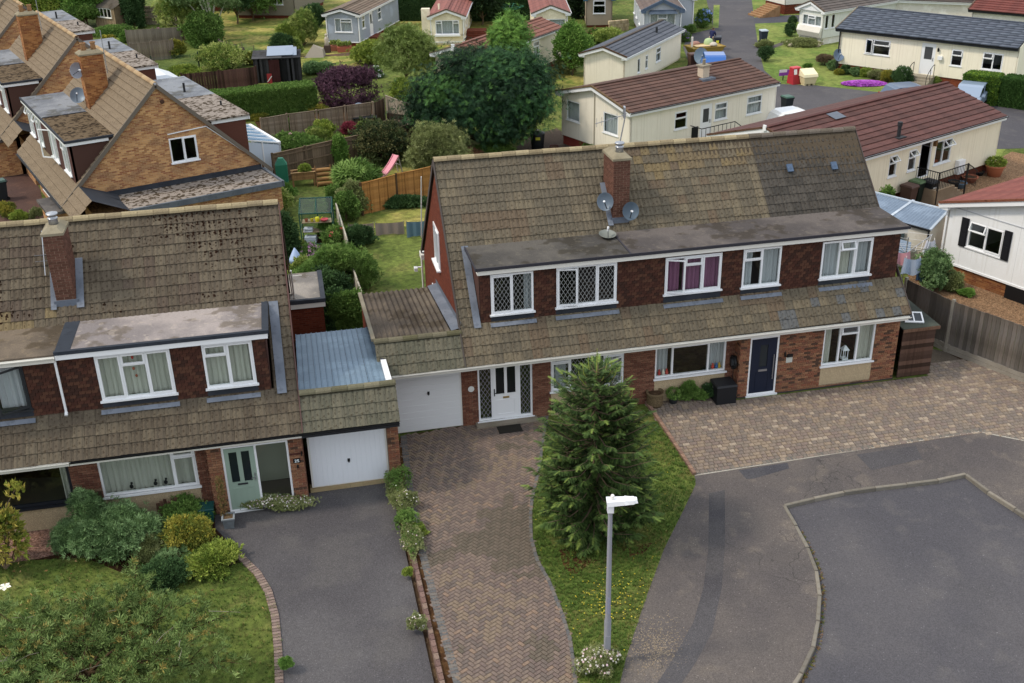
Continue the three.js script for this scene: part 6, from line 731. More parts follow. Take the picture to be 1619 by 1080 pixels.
for (const [l, x, y, w, h] of [['dark tree with bare stem behind the red roofed home', 762, 42, 60, 4.6], ['dark hedge tree right of the cream home', 800, 24, 90, 4.4], ['dark tree above the green shed', 905, 8, 60, 4.8], ['dark green bush by the red brown roofed home', 922, 30, 40, 2.6], ['grey green fir by the cabin', 943, 36, 30, 3.0], ['dark hedge tree at the left of the cream home', 655, 22, 50, 4]]) S(l, x, y, w, 0, { h, pal: [0x26381f, 0x304426, 0x1d2c18], name: 'dark_tree', cat: 'tree', n: 2000, x: { s: .4, lift: h > 3 ? .8 : 0 } });
S('red flowered shrub on the bank behind the grey roof', 940, 70, 22, 46, { pal: G.mid, x: { fl: [50, [0xb44a5a, 0xa43c50], .25] } });
S('cream and green variegated shrub beside the grey roof', 962, 74, 44, 46, { pal: G.laurel });
S('blue flowering hydrangea by the park road', 1114, 44, 24, 14, { pal: G.mid, x: { fl: [110, [0x6c86c4, 0x8098d0], .3] } });
S('purple flowering hydrangea by the skip', 1083, 66, 16, 50, { pal: G.mid, x: { fl: [60, [0x9a78b8], .25] } });
S('small green shrub at the corner of the bay home', 1090, 54, 18, 40, { pal: G.mid });
S('clipped dome bush on the lawn corner by the road', 1211, 98, 24, 74, { pal: G.dark, K: 26, hk: 1, name: 'topiary_bush', x: { geo: LF.small } });
S('clipped ball bush in front of the white bay home', 1250, 58, 18, 37, { pal: G.dark, K: 24, name: 'topiary_bush', x: { geo: LF.small } });
S('clipped ball bush farther back by the white bay home', 1253, 42, 14, 26, { pal: G.dark, K: 24, name: 'topiary_bush', x: { geo: LF.small } });
S('scrubby rockery plants at the road edge by the bin', 1210, 76, 24, 64, { pal: G.olive });
S('low rockery planting before the white bay home', 1270, 74, 50, 64, { pal: G.olive, h: .45 });
S('small tuft alone on the park lawn', 1278, 110, 14, 101, { pal: G.bright });
S('grey brown spreading shrub at the corner of the slate roofed home', 1306, 104, 30, 88, { pal: [0x6a5a4a, 0x7a6a54, 0x5a5040] });
[['silvery shrub by the satellite dish', 1322, 112, 22, 96, 'blue'], ['small golden shrub by the corner downpipe', 1328, 119, 14, 110, 'gold'], ['dark green shrub next to the golden one', 1338, 118, 16, 104, 'dark'], ['grey green shrub under the long cream wall', 1353, 121, 18, 107, 'blue'], ['yellow and green shrub above the purple flower bed', 1369, 122, 18, 107, 'lime'], ['grey heather like shrub right of the purple bed', 1386, 127, 22, 111, 'olive'], ['round golden shrub by the camellia', 1404, 131, 18, 113, 'gold'], ['pale shrub to the right of the entrance steps', 1480, 134, 18, 121, 'laurel']].forEach(([l, x, y, w, t, g]) => S(l, x, y, w, t, { pal: G[g] }));
S('dark camellia with white flowers by the entrance steps', 1428, 136, 30, 107, { pal: G.dark, x: { fl: [12, [0xe8e4dc], .25] } });
S('grey green shrub in front of the sheds by the laundry', 1474, 464, 58, 396, { pal: G.blue, x: { geo: LF.small } });
S('small brownish shrub on the gravel by the white home', 1506, 462, 28, 432, { pal: G.olive });
S('low green plant by the brick base of the white home', 1530, 470, 22, 456, { pal: G.bright });
S('leafy climber at the end of the blue shed roof', 1394, 372, 26, 325, { pal: G.mid, h: 2.1 });
S('grassy green mound against the wide cream home', 1022, 246, 78, 220, { pal: G.bright, h: 1.0, n: 900, x: { geo: LF.blade, s: .5 } });
S('fern like plants at the gable of the wide cream home', 950, 248, 60, 228, { pal: G.mid, x: { geo: LF.fine } });
S('green clump at the foot of the big cypress', 785, 250, 60, 232, { pal: G.mid, h: .7 });
S('red brown border shrub in front of the cypress', 735, 256, 50, 236, { pal: [0x6a4a3a, 0x5a4a34, 0x7a5a44], h: .6 });
S('bright green bush just above the left roof ridge', 293, 345, 66, 312, { pal: G.bright, h: 1.7, back: 0 });
S('yellow green bushes above the right end of the left ridge', 425, 345, 60, 298, { pal: G.laurel, h: 1.6 });
S('yellow green shrub by the pink paving at the left edge', 8, 345, 34, 322, { pal: G.gold });
S('small green shrub on the pink paving at the left', 30, 352, 26, 335, { pal: G.lime });
S('narrow olive shrub against the porch at the left', 58, 350, 18, 330, { pal: G.olive });
S('yellow green tree at the top edge right of centre', 1488, 16, 34, -10, { pal: G.lime, name: 'garden_tree', cat: 'tree', x: { lift: .6 } });
// clipped hedges
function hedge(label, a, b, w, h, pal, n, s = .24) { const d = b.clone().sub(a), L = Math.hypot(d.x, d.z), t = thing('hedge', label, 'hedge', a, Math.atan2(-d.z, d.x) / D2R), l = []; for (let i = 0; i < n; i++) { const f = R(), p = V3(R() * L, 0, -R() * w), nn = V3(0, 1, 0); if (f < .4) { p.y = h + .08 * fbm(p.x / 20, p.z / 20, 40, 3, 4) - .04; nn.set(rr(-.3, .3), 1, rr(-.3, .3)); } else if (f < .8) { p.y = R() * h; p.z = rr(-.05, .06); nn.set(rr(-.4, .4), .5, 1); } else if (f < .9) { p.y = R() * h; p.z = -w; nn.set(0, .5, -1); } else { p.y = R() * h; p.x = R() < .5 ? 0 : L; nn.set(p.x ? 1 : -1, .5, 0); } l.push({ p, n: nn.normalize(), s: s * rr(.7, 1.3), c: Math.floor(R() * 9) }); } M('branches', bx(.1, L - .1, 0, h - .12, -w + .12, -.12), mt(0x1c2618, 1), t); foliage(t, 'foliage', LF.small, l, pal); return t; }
hedge('long clipped hedge running across behind the panel fence', at(338, 196), at(502, 178), 1.5, 1.75, [...G.mid, 0x5c7a30], 9000, .3);
hedge('clipped hedge with bright top by the silver car', at(1519, 162), at(1572, 168), 1.3, 1.75, [0x4c6a28, 0x5a7a2e, 0x42602a, 0x84a03a], 4200, .3); hedge('clipped hedge continuing to the right edge past the gap', at(1578, 168), at(1690, 184), 1.3, 1.75, [0x3c5a28, 0x466630, 0x345024], 5200, .3);
hedge('dark clipped hedge behind the homes at the top edge', at(590, 34), at(690, 33), 1.5, 2.4, G.dark, 5000, .36); hedge('dark hedge behind the rotary drier at the top', at(746, 34), at(845, 32), 1.5, 2.2, G.dark, 4200, .36);
{ const c = at(1366, 133), t = thing('flower_bed', 'oval bed of vivid purple flowers on the park lawn', 'flowers', c), l = [], f = []; for (let i = 0; i < 1500; i++) { const a = R() * 6.283, k = Math.sqrt(R()); l.push({ p: V3(Math.cos(a) * k * 1.55, .12 * (1 - k * k) + .05, Math.sin(a) * k * .95), n: V3(rr(-.3, .3), 1, rr(-.3, .3)).normalize(), s: .16, c: i }); } M('soil', lathe([[0, .06], [1, .04], [1.05, 0]], 24).scale(1.55, 1, .95), MT.soil, t); foliage(t, 'flowers', LF.flower, l, [0xb054c0, 0xa448b4, 0xc06cd0]); foliage(t, 'foliage', LF.small, l.slice(0, 300).map(q => ({ ...q, p: q.p.clone().setY(q.p.y - .04) })), G.mid); }
// grass blades on the near lawns, yellow flowers, fallen leaves
{ const l = []; const add = (pts, f, n) => { const xs = pts.map(p => p.x), zs = pts.map(p => p.z), x0 = Math.min(...xs), x1 = Math.max(...xs), z0 = Math.max(-30, Math.min(...zs)), z1 = Math.min(-14, Math.max(...zs)); let k = 0; while (k < n) { k++; const x = rr(x0, x1), z = rr(z0, z1); if (!inside(pts, x, z) || !inView(V3(x, f(z), z), 1.03)) continue; const d = fbm(x / 9 + 9, z / 9 + 5, 9, 3, 14); l.push({ p: V3(x, f(z), z), n: V3(rr(-.25, .25), 1, rr(-.25, .25)).normalize(), s: rr(.05, .1), c: d > .6 && R() < .5 ? 4 + Math.floor(R() * 2) : Math.floor(R() * 4) }); } }; add(vergePts, T, 22000); add(lLawn, TL, 9000); const g = new THREE.Group(); foliage(g, 'grass', LF.blade, l, [0x4e662a, 0x567030, 0x465c26, 0x627a36, 0x807c48, 0x70743c]); const q = g.children[0]; scene.add(q); tag(q, 'short rough grass on the verge and the front lawn', 'grass');
  const f = []; for (let i = 0; i < 210; i++) { const ga = R() * 6.283, gk = Math.sqrt(-2 * Math.log(1 - .95 * R())); const p = gp(965 + Math.cos(ga) * gk * 26, 948 + Math.sin(ga) * gk * 24); if (R() < .35 || !inside(vergePts, p.x, p.z)) continue; f.push({ p: V3(p.x, T(p.z) + .07, p.z), n: V3(0, 1, 0), s: rr(.02, .045), c: i }); } for (let i = 0; i < 160; i++) { const p = gp(rr(842, 1080), rr(700, 1060)); if (inside(vergePts, p.x, p.z)) f.push({ p: V3(p.x, T(p.z) + .06, p.z), n: V3(0, 1, 0), s: rr(.02, .04), c: 0 }); } const h = new THREE.Group(); foliage(h, 'grass_flowers', LF.flower, f, [0xc4b034, 0xccbc48]); const k = h.children[0]; scene.add(k); tag(k, 'scattered small yellow flowers in the verge grass', 'flowers');
  const e = []; for (let i = 0; i < 90; i++) { const p = gp(rr(0, 150), rr(890, 1060), TL); e.push({ p: V3(p.x, TL(p.z) + .05, p.z), n: V3(rr(-.4, .4), 1, rr(-.4, .4)).normalize(), s: rr(.06, .13), c: i }); } for (let i = 0; i < 25; i++) { const p = gp(rr(150, 430), rr(920, 1080), TL); e.push({ p: V3(p.x, TL(p.z) + .06, p.z), n: V3(0, 1, .2).normalize(), s: rr(.06, .14), c: i }); } const j = new THREE.Group(); foliage(j, 'fallen_leaves', leafCluster(1, .8, .4, 1.5, .2, 31), e, [0xb08c58, 0x9a7448, 0xc0a070, 0x7c5a3c]); const m = j.children[0]; scene.add(m); tag(m, 'fallen brown leaves scattered over the front lawn', 'leaves');
  const w = []; for (let i = 0; i < 260; i++) { const a = kerbAll[Math.floor(R() * 8)], b = kerbAll[Math.min(8, kerbAll.indexOf(a) + 1)], p = a.clone().lerp(b, R()); w.push({ p: V3(p.x + rr(.06, .16), T(p.z) - .1, p.z), n: V3(0, 1, 0), s: rr(.05, .13), c: i }); } const o = new THREE.Group(); foliage(o, 'kerb_weeds', LF.small, w, [0x7a7440, 0x8a6c50, 0x66722f, 0x907858]); const v = o.children[0]; scene.add(v); v.userData.kind = 'stuff'; tag(v, 'dry weeds and leaf litter along the kerb of the turning head', 'weeds'); }
// fuller planting at the top left and between the middle gardens
for (const [l, x, y, w, h, g, ge] of [['wide yellow green tree at the very top left corner', 70, 44, 90, 5.2, 'lime'], ['mid green tree beside the windowed shed', 132, 44, 60, 4.2, 'bright'], ['leafy green tree left of the birch stem', 285, 66, 70, 4.6, 'laurel'], ['dark green shrub mass under the birch', 322, 74, 56, 2.6, 'mid'], ['broad tree behind the birch crown', 395, 36, 80, 6.5, 'mid'], ['dark tree between the birch and the cottage', 430, 14, 90, 7, 'dark'], ['dark climber clad tree at the top edge by the shed', 212, 44, 32, 4.8, 'dark']]) S(l, x, y, w, 0, { h, pal: G[g], name: 'garden_tree', cat: 'tree', n: 3400, K: 30, x: { lift: h > 3 ? .6 : 0, s: .34, geo: g === 'laurel' ? LF.fine : LF.broad } });
for (const [l, x, y, w, t, g, ge] of [['large leafy shrub filling the border below the trellis', 505, 470, 70, 410, 'mid', 'fine'], ['pale green perennial clump beside the flat roofed extension', 480, 452, 46, 412, 'laurel', 'broad'], ['tangled green shrub between the trellis sections', 556, 448, 50, 400, 'mid', 'fine'], ['dark bushy shrub above the blue garage roof', 530, 524, 60, 462, 'dark', 'broad'], ['yellow green shrub at the foot of the greenhouse', 520, 380, 34, 350, 'bright', 'broad'], ['low flowering border before the brown fence', 470, 238, 60, 214, 'mid', 'small'], ['shrub against the brown fence by the log planter', 500, 226, 40, 202, 'laurel', 'broad'], ['hedge like shrub behind the greenhouse', 436, 322, 50, 288, 'bright', 'broad'], ['dark green shrub by the orange fence foot', 545, 352, 40, 306, 'mid', 'broad']]) S(l, x, y, w, t, { pal: G[g], x: { geo: LF[ge] } });
// ---------- fences and garden things
R = rng(61);
const woodT = (h, i) => tint(MT.wood, new THREE.Color(h).offsetHSL(0, 0, [0, .02, -.025, .035, -.01][i % 5]).getHex());
const topPt = (px, py, h) => { const p = gp(px, py, () => 0, h); p.y = 0; return p; };
function fence(label, pts, h, o = {}) { // vertical or lapped horizontal boards, each a piece, between posts
  const t = thing(o.name || 'fence', label, o.cat || 'fence', pts[0]), hex = o.hex || 0x7a6c5c, P = pts.map(p => p.clone().sub(pts[0])); let n = 0;
  const bw = o.bw || .14, g = block(bw * (o.lap || .97), h - (o.gap || 0), .022, .004), base = o.gap || 0;
  for (let i = 0; i + 1 < P.length; i++) {
    const a = P[i], b = P[i + 1], d = b.clone().sub(a), L = Math.hypot(d.x, d.z), ry = Math.atan2(-d.z, d.x), k = Math.max(1, Math.round(L / (o.bay || 1.85)));
    for (let j = 0; j < k; j++) {
      const p0 = a.clone().lerp(b, j / k), w = L / k, mk = (name, geo, mat, x, y, z, rz = 0) => { const m = M(name, geo, mat, t); m.rotation.set(0, ry, rz); m.position.copy(p0).add(V3(Math.cos(ry) * x + Math.sin(ry) * z, y, -Math.sin(ry) * x + Math.cos(ry) * z)); return m; };
      if (o.horiz) { const c = Math.round((h - base) / (o.hb || .15)), hh = (h - base) / c, gb = o._g ||= bx(-w / 2 + .04, w / 2 - .04, 0, hh * 1.12, 0, .014); for (let r = 0; r < c; r++) { const m = mk('board', gb, woodT(hex, n++), w / 2, base + r * hh, -.01, rr(-.003, .003)); m.rotation.x = -.08; } if (o.batten !== 0) for (let q = 1; q < 4; q++) mk('batten', bx(-.02, .02, base, h, .012, .032), woodT(hex, 2), w * q / 4, 0, 0); mk('capping', bx(.04, w - .04, h, h + .03, -.03, .03), woodT(hex, 1), 0, 0, 0); }
      else if (o.mesh) { const m = mb(); for (let x = 0; x <= w; x += .09) m.bar(V3(x, 0, 0), V3(x, h, 0), .008); for (let y = .05; y <= h; y += .09) m.bar(V3(0, y, 0), V3(w, y, 0), .008); mk('mesh_panel', m.geo(), o.mesh, 0, 0, 0); }
      else { const c = Math.round(w / bw); for (let r = 0; r < c; r++) mk('board', g, woodT(hex, Math.floor(R() * 5)), (r + .5) * w / c, base + rr(-.012, .012), (r & 1) * .006, 0); for (const y of o.rails || [h * .25, h * .8]) mk('rail', bx(0, w, y, y + .07, o.front ? .012 : -.06, o.front ? .06 : -.012), woodT(o.railHex || hex, 1), 0, 0, 0); if (o.capping) mk('capping', bx(0, w, h, h + .03, -.04, .04), woodT(hex, 3), 0, 0, 0); }
      if (o.gap) for (let q = 0; q < 2; q++) mk('gravel_board', bx(.05, w - .05, q * base / 2, (q + 1) * base / 2 - .012, -.02 - q * .01, .03 - q * .012), tint(MT.concrete, 0x8f8a82), 0, 0, 0);
      if (o.posts !== 0) for (const x of j === k - 1 && i === P.length - 2 ? [0, w] : [0]) mk('post', block(o.pw || .1, h + (o.ph ?? .08), o.pw || .1, .012), o.post || woodT(o.postHex || hex, 4), x, 0, 0);
    }
  }
  return t;
}
fence('tall grey boarded fence with concrete posts at the right edge', [topPt(1433.8, 441.6, 1.95), gp(1494.7, 556), gp(1640, 613), gp(1760, 662)], 1.95, { hex: 0x5f5a56, bw: .15, gap: .32, lap: .93, bay: 2.7, post: tint(MT.concrete, 0x96928a), rails: [1.0, 1.7] });
fence('orange brown panel fence behind the right back lawn', [gp(574, 341), gp(629, 325), gp(684, 312)], 1.6, { hex: 0xa87a48, horiz: 1, hb: .16, postHex: 0x5a4634, bay: 1.9, pw: .09 });
const f3 = [[430, 244], [531, 221], [598, 208], [684, 190]].map(p => topPt(p[0], p[1], 1.6)); fence('weathered brown boarded fence with rails across the middle gardens', f3, 1.6, { hex: 0x66584a, front: 1, rails: [.25, .85, 1.4], capping: 1 });
fence('grey brown panel fence with lapped boards and taller posts', [[412, 188], [453, 181], [500, 175], [545, 168], [589, 162]].map(p => topPt(p[0], p[1], 1.5)), 1.5, { hex: 0x85776a, horiz: 1, hb: .14, bay: 3, pw: .1 });
fence('dark boarded gate between the panel fence and the grey fence', [topPt(590, 163, 1.5), topPt(606, 153, 1.6)], 1.5, { hex: 0x4a3d34, name: 'garden_gate', cat: 'gate', postHex: 0x7c7064 });
fence('silver grey vertical board fence sloping down to the cypress', [topPt(609, 151, 1.6), topPt(668, 173, 1.6)], 1.6, { hex: 0x8c8478, bw: .15, rails: [], posts: 0, capping: 1 });
fence('dark red brown stained fence behind the hedge', [topPt(286, 117, 1.35), topPt(345, 112, 1.35), topPt(404, 105.5, 1.35)], 1.35, { hex: 0x4a3530, bw: .18 });
fence('green mesh fence panel behind the yellow shrubs', [topPt(238, 90, 1.4), topPt(312, 83, 1.4)], 1.4, { mesh: mt(0x2f5548, .7), postHex: 0x3c4c40, bay: 2.4 });
fence('upper grey garden fence below the rhododendron', [topPt(198, 48, 1.4), topPt(284, 42.5, 1.4)], 1.4, { hex: 0x7e766e, bw: .18 });
fence('lower grey garden fence above the green mesh', [topPt(205, 69.5, 1.5), topPt(272, 62.5, 1.5)], 1.5, { hex: 0x7a6f66, bw: .18, rails: [.5] });
fence('pale silvered fence with rails beside the dark climber', [topPt(216, 9, 1.7), topPt(276, 11, 1.7)], 1.7, { hex: 0x9a9082, front: 1, rails: [.6, 1.2, 1.55], bw: .2 });
fence('dark low fence at the near edge of the dry lawn', [topPt(346, 63, 1.1), topPt(385, 76, 1.1)], 1.1, { hex: 0x5c544c, bw: .2 });
fence('thin pale green wire fence along the dry lawn', [topPt(382, 68, 1.0), topPt(420, 78, 1.0), topPt(448, 91, 1.0)], 1.0, { mesh: mt(0x6f8a5a, .7), postHex: 0x7a7a58, bay: 1.9, pw: .07 });
fence('far section of the low pale trellis between the back gardens', [topPt(531, 322, 1.05), topPt(549, 380, 1.05)], 1.05, { hex: 0xa8a49a, horiz: 1, hb: .2, batten: 0, bay: 1.5, pw: .06, ph: .03 });
fence('near section of the low pale trellis beside the corrugated roof', [topPt(558, 424, 1.05), topPt(574, 470, 1.05)], 1.05, { hex: 0xa8a49a, horiz: 1, hb: .2, batten: 0, bay: 1.5, pw: .06, ph: .03 });
const T0 = (name, label, cat, px, py, yaw = 0, f = T, g) => thing(name, label, cat, gp(px, py, f), yaw, g);
// lamp post
{ const t = thing('street_lamp', 'slim grey steel street lamp with white lantern head on the verge', 'street lamp', [2.034, -.235, -19.472]);
  M('column', mb().tube([V3(0, -.1, 0), V3(0, 1.25, 0)], .082, .08, 14).tube([V3(0, 1.25, 0), V3(0, 1.32, 0), V3(0, 4.3, 0)], .078, .048, 14).geo(), mt(0x9a9ca4, .5, { metalness: .25, bumpMap: grainBump, bumpScale: .001 }), t);
  M('door_panel', bx(-.05, .05, .35, .85, .074, .086), mt(0x8a8c92, .6), t); M('number_label', bx(-.025, .025, 1.5, 1.95, .07, .079), mt(0x8e90a2, .6), t);
  const hd = mb(); hd.box(-.07, .07, 4.22, 4.5, -.07, .07); M('bracket', hd.geo(), MT.upvc, t);
  M('lantern', mb().hull([V3(-.08, 4.42, .13), V3(.5, 4.47, .12), V3(.5, 4.47, -.1), V3(-.08, 4.42, -.13)], [V3(-.09, 4.53, .11), V3(.5, 4.55, .1), V3(.5, 4.55, -.08), V3(-.09, 4.53, -.11)]).hull([V3(.3, 4.46, .14), V3(.58, 4.48, .09), V3(.58, 4.48, -.07), V3(.3, 4.46, -.12)], [V3(.3, 4.56, .1), V3(.56, 4.55, .06), V3(.56, 4.55, -.05), V3(.3, 4.56, -.09)]).geo(), MT.upvc, t); M('lens', bx(.12, .5, 4.445, 4.456, -.07, .08), mt(0x9aa0a8, .15), t);
  M('photocell', lathe([[0, 0], [.045, 0], [.045, .09], [.03, .12], [0, .125]], 14).translate(.04, 4.53, 0), mt(0xe8e6e0, .4), t); }
// front of the right house
{ const t = T0('planter', 'large round stone planter with soil on the brick kerb end', 'planter', 1035, 641); M('pot', lathe([[0, 0], [.22, 0], [.27, .1], [.27, .42], [.3, .46], [.3, .52], [.25, .52], [.24, .44], [0, .44]], 24), tm(TX.dash, 0x97928a, .9), t); M('soil', lathe([[0, .46], [.23, .45]], 16), MT.soil, t); }
{ const t = T0('flower_pot', 'small dark pot with a leafy plant beside the stone planter', 'plant pot', 1064, 637); M('pot', lathe([[0, 0], [.12, 0], [.16, .25], [.13, .25], [.12, .2], [0, .2]], 16), MT.dark, t); const l = []; for (let i = 0; i < 160; i++) { const d = sph(); l.push({ p: V3(d.x * .2, .36 + d.y * .16, d.z * .2), n: d, s: .1, c: i }); } foliage(t, 'foliage', LF.broad, l, G.mid); }
{ const p = rh.localToWorld(V3(8.55, 0, .05)), t = thing('storage_box', 'black cube shaped storage box at the corner of the navy door porch', 'storage box', p, 11.6); M('box', bx(-.38, .3, 0, .62, -.38, .24), mt(0x1b1c1f, .6, rough(.002)), t); M('lid', mb().hull([V3(-.4, .62, .26), V3(.32, .62, .26), V3(.32, .62, -.4), V3(-.4, .62, -.4)], [V3(-.37, .68, .22), V3(.29, .68, .22), V3(.29, .68, -.37), V3(-.37, .68, -.37)]).geo(), mt(0x222326, .5), t); }
{ const p = rh.localToWorld(V3(8.97, 1.25, -.22)), t = thing('hose_reel', 'black wall mounted hose reel on the brick return beside the navy door', 'hose reel', p, 11.6); const m = mb(); m.add(new THREE.TorusGeometry(.19, .05, 8, 20).rotateY(Math.PI / 2).translate(-.1, 0, 0)); M('hose', m.geo(), MT.black, t); M('hub', lathe([[0, -.06], [.13, -.06], [.13, .06], [0, .06]], 16).rotateZ(Math.PI / 2).translate(-.1, 0, 0), mt(0x3a3c40, .5), t); M('bracket', bx(-.06, 0, -.22, .22, -.04, .04), MT.black, t); M('loose_hose', mb().tube([V3(-.1, -.2, .05), V3(-.12, -.7, .1), V3(-.1, -1.1, .06)], .012, .012, 6).geo(), MT.black, t); }
{ const p = rh.localToWorld(V3(1.3, .0, .15)), t = thing('door_mat', 'dark rectangular door mat before the white front door', 'door mat', p.setY(.02), 11.6); M('mat', block(.75, .02, .42, .005), mt(0x26241f, 1, rough(.01)), t); M('border', mb().box(-.39, .39, 0, .015, .2, .225).box(-.39, .39, 0, .015, -.225, -.2).geo(), MT.black, t); }
{ const t = thing('side_shed', 'brown boarded lean to shed against the right end of the house', 'shed', rh.position, 11.577), b = .15; const g = bx(0, 1.2, 0, .16, -.02, .02); for (let i = 0; i < 12; i++) { const m = M('board', g, woodT(0x4e3c34, i), t); m.position.set(14.78, i * b + .02, -.02); m.rotation.x = -.06; } M('side_wall', bx(15.95, 15.99, 0, 1.85, -2.1, -.04), woodT(0x4a3a32, 1), t); M('back_wall', bx(14.8, 15.95, 0, 1.95, -2.12, -2.08), woodT(0x4a3a32, 2), t); M('roof', mb().hull([V3(14.72, 1.83, .08), V3(16.05, 1.83, .08), V3(16.05, 1.93, -2.2), V3(14.72, 1.93, -2.2)], [V3(14.72, 1.87, .08), V3(16.05, 1.87, .08), V3(16.05, 1.97, -2.2), V3(14.72, 1.97, -2.2)]).geo(), feltM(0x565e56), t); M('fascia', bx(14.72, 16.06, 1.75, 1.86, .08, .1), woodT(0x5a463a, 3), t); }
{ const p = rh.localToWorld(V3(15.0, 1.9, -.35)), t = thing('window_frame', 'spare white framed pane lying on the lean to shed roof', 'window frame', p, -8); M('frame', mb().box(0, .62, 0, .05, -.05, 0).box(0, .62, 0, .05, -.55, -.5).box(0, .05, 0, .05, -.5, -.05).box(.57, .62, 0, .05, -.5, -.05).box(.29, .33, 0, .05, -.5, -.05).geo().rotateX(.25), MT.upvc, t); M('pane', bx(.05, .57, .015, .025, -.5, -.05).rotateX(.25), mt(0x30363c, .08), t); }
// front of the left house
{ const t = T0('storage_crate', 'teal green plastic box tucked beside the porch of the left house', 'storage box', 326, 822, 11.4, TL); M('box', mb().hull([V3(-.22, 0, .18), V3(.22, 0, .18), V3(.22, 0, -.18), V3(-.22, 0, -.18)], [V3(-.25, .42, .2), V3(.25, .42, .2), V3(.25, .42, -.2), V3(-.25, .42, -.2)]).geo(), mt(0x1f4f4c, .45), t); M('lid', block(.54, .05, .44, .015).translate(0, .42, 0), mt(0x1a4543, .4), t); }
{ const t = T0('planter', 'square grey stone planter at the left foot of the porch', 'planter', 363, 832, 11.4, TL); M('pot', mb().hull([V3(-.13, 0, .13), V3(.13, 0, .13), V3(.13, 0, -.13), V3(-.13, 0, -.13)], [V3(-.16, .3, .16), V3(.16, .3, .16), V3(.16, .3, -.16), V3(-.16, .3, -.16)]).geo(), tint(MT.concrete, 0x767e86), t); M('rim', mb().box(-.18, .18, .3, .34, .13, .18).box(-.18, .18, .3, .34, -.18, -.13).box(-.18, -.13, .3, .34, -.13, .13).box(.13, .18, .3, .34, -.13, .13).geo(), tint(MT.concrete, 0x868e96), t); M('soil', bx(-.13, .13, .28, .31, -.13, .13), MT.soil, t); const l = []; for (let i = 0; i < 260; i++) { const k = R(); l.push({ p: V3(-.1 + rr(-.1, .1), .3 + k * 1.3, -.15 + rr(-.08, .08)), n: V3(rr(-1, 1), .4, rr(0, 1)).normalize(), s: .1, c: i }); } foliage(t, 'foliage', LF.small, l, [0x7a6040, 0x8a7048, 0x66663a]); }
for (const [l, x, y, h, a] of [['old timber trellis post leaning by the front window, left one', 128, 842, 1.5, .1], ['dark timber post right beside the front window of the left house', 168, 835, 1.25, .02]]) { const t = T0('timber_post', l, 'post', x, y, 11, TL); M('post', block(.12, h, .05, .01).rotateZ(-a), woodT(0x4e4034, 2), t); M('cap', block(.15, .04, .08, .01).translate(Math.sin(a) * h, h * Math.cos(a), 0).rotateZ(0), woodT(0x5a4a3c, 1), t); }
{ const t = T0('garden_hurdle', 'short dark timber screen under the left house window', 'screen', 272, 822, 11.4, TL); for (let i = 0; i < 7; i++) { const m = M('board', block(.09, .62 + .05 * (i % 3), .03, .006), woodT(0x5a4438, i), t); m.position.set(-.3 + i * .1, 0, 0); } M('rail', bx(-.36, .36, .4, .45, -.05, -.02), woodT(0x4c3a30, 1), t); }
// satellite dishes
function dish(label, p, aim, r, hex, o = {}) { const t = thing('satellite_dish', label, 'satellite dish', p), g = new THREE.Group(); const q = []; for (let i = 0; i <= 8; i++) { const k = i / 8 * r; q.push([k, k * k / r * .35]); } for (let i = 8; i >= 0; i--) { const k = i / 8 * r; q.push([k * .99, k * k / r * .35 - .012]); } const a = new THREE.Quaternion().setFromUnitVectors(V3(0, 1, 0), aim.clone().normalize()), m = new THREE.Matrix4().makeRotationFromQuaternion(a); M('reflector', lathe(q, 26).scale(1, 1, 1.1).applyMatrix4(m), mt(hex, .45, { metalness: .2 }), t); const e = V3(0, r * 1.05, 0).applyMatrix4(m), f = V3(0, .02, r * .95).applyMatrix4(m); if (f.y > 0) f.set(0, .02, -r * .95).applyMatrix4(m); M('arm', mb().bar(f, e, .022).geo(), MT.dark, t); M('receiver', mb().tube([e.clone().addScaledVector(aim.clone().normalize(), .04), e.clone().addScaledVector(aim.clone().normalize(), -.1)], .035, .03, 8).geo(), MT.upvc, t); if (o.to) M('bracket', mb().tube([V3(0, 0, 0).addScaledVector(aim, -.05), o.to.clone().multiplyScalar(.5).addScaledVector(aim, -.06), o.to], .02, .02, 6).geo(), MT.dark, t); return t; }
const rw = (u, v, w) => rh.localToWorld(V3(u, w, -v));
dish('grey satellite dish on the left side of the right house chimney', rw(5.2, 2.75, 6.25), V3(-.25, .35, .9), .27, 0x5a6672, { to: V3(.25, -.1, -.1) }); dish('lower grey satellite dish on the front of the right house chimney', rw(5.95, 2.5, 5.95), V3(.1, .3, .95), .27, 0x52606c, { to: V3(-.1, -.25, -.3) });
dish('old satellite dish lying flat on the dormer roof below the chimney', rw(5.05, 2.0, 5.35), V3(.05, 1, .1), .28, 0x7c807a);
const bw = (u, v, w) => bh.localToWorld(V3(u, w, -v)); dish('pale satellite dish edge on beside the buff chimney', bw(-5.6, 2.35, 7.2), V3(.9, .2, .6), .36, 0xa8b0bc, { to: V3(0, -.2, -.3) }); dish('dark satellite dish low on the roof under the buff chimney', bw(-6.1, 2.35, 5.9), V3(.2, .5, .8), .36, 0x6c7884, { to: V3(.2, -.3, -.1) });
{ const b = gp(1322, 113); b.y = 1.15; dish('blue grey satellite dish at the corner of the slate roofed home', b, V3(.2, .45, .85), .42, 0x66788e, { to: V3(-.1, -1.1, -.1) }); const c = gp(1106, 108); c.y = .9; dish('large pale satellite dish standing behind the brown roof ridge', c, V3(.15, .3, .95), .55, 0x8c9ca4, { to: V3(0, -.9, -.05) }); }
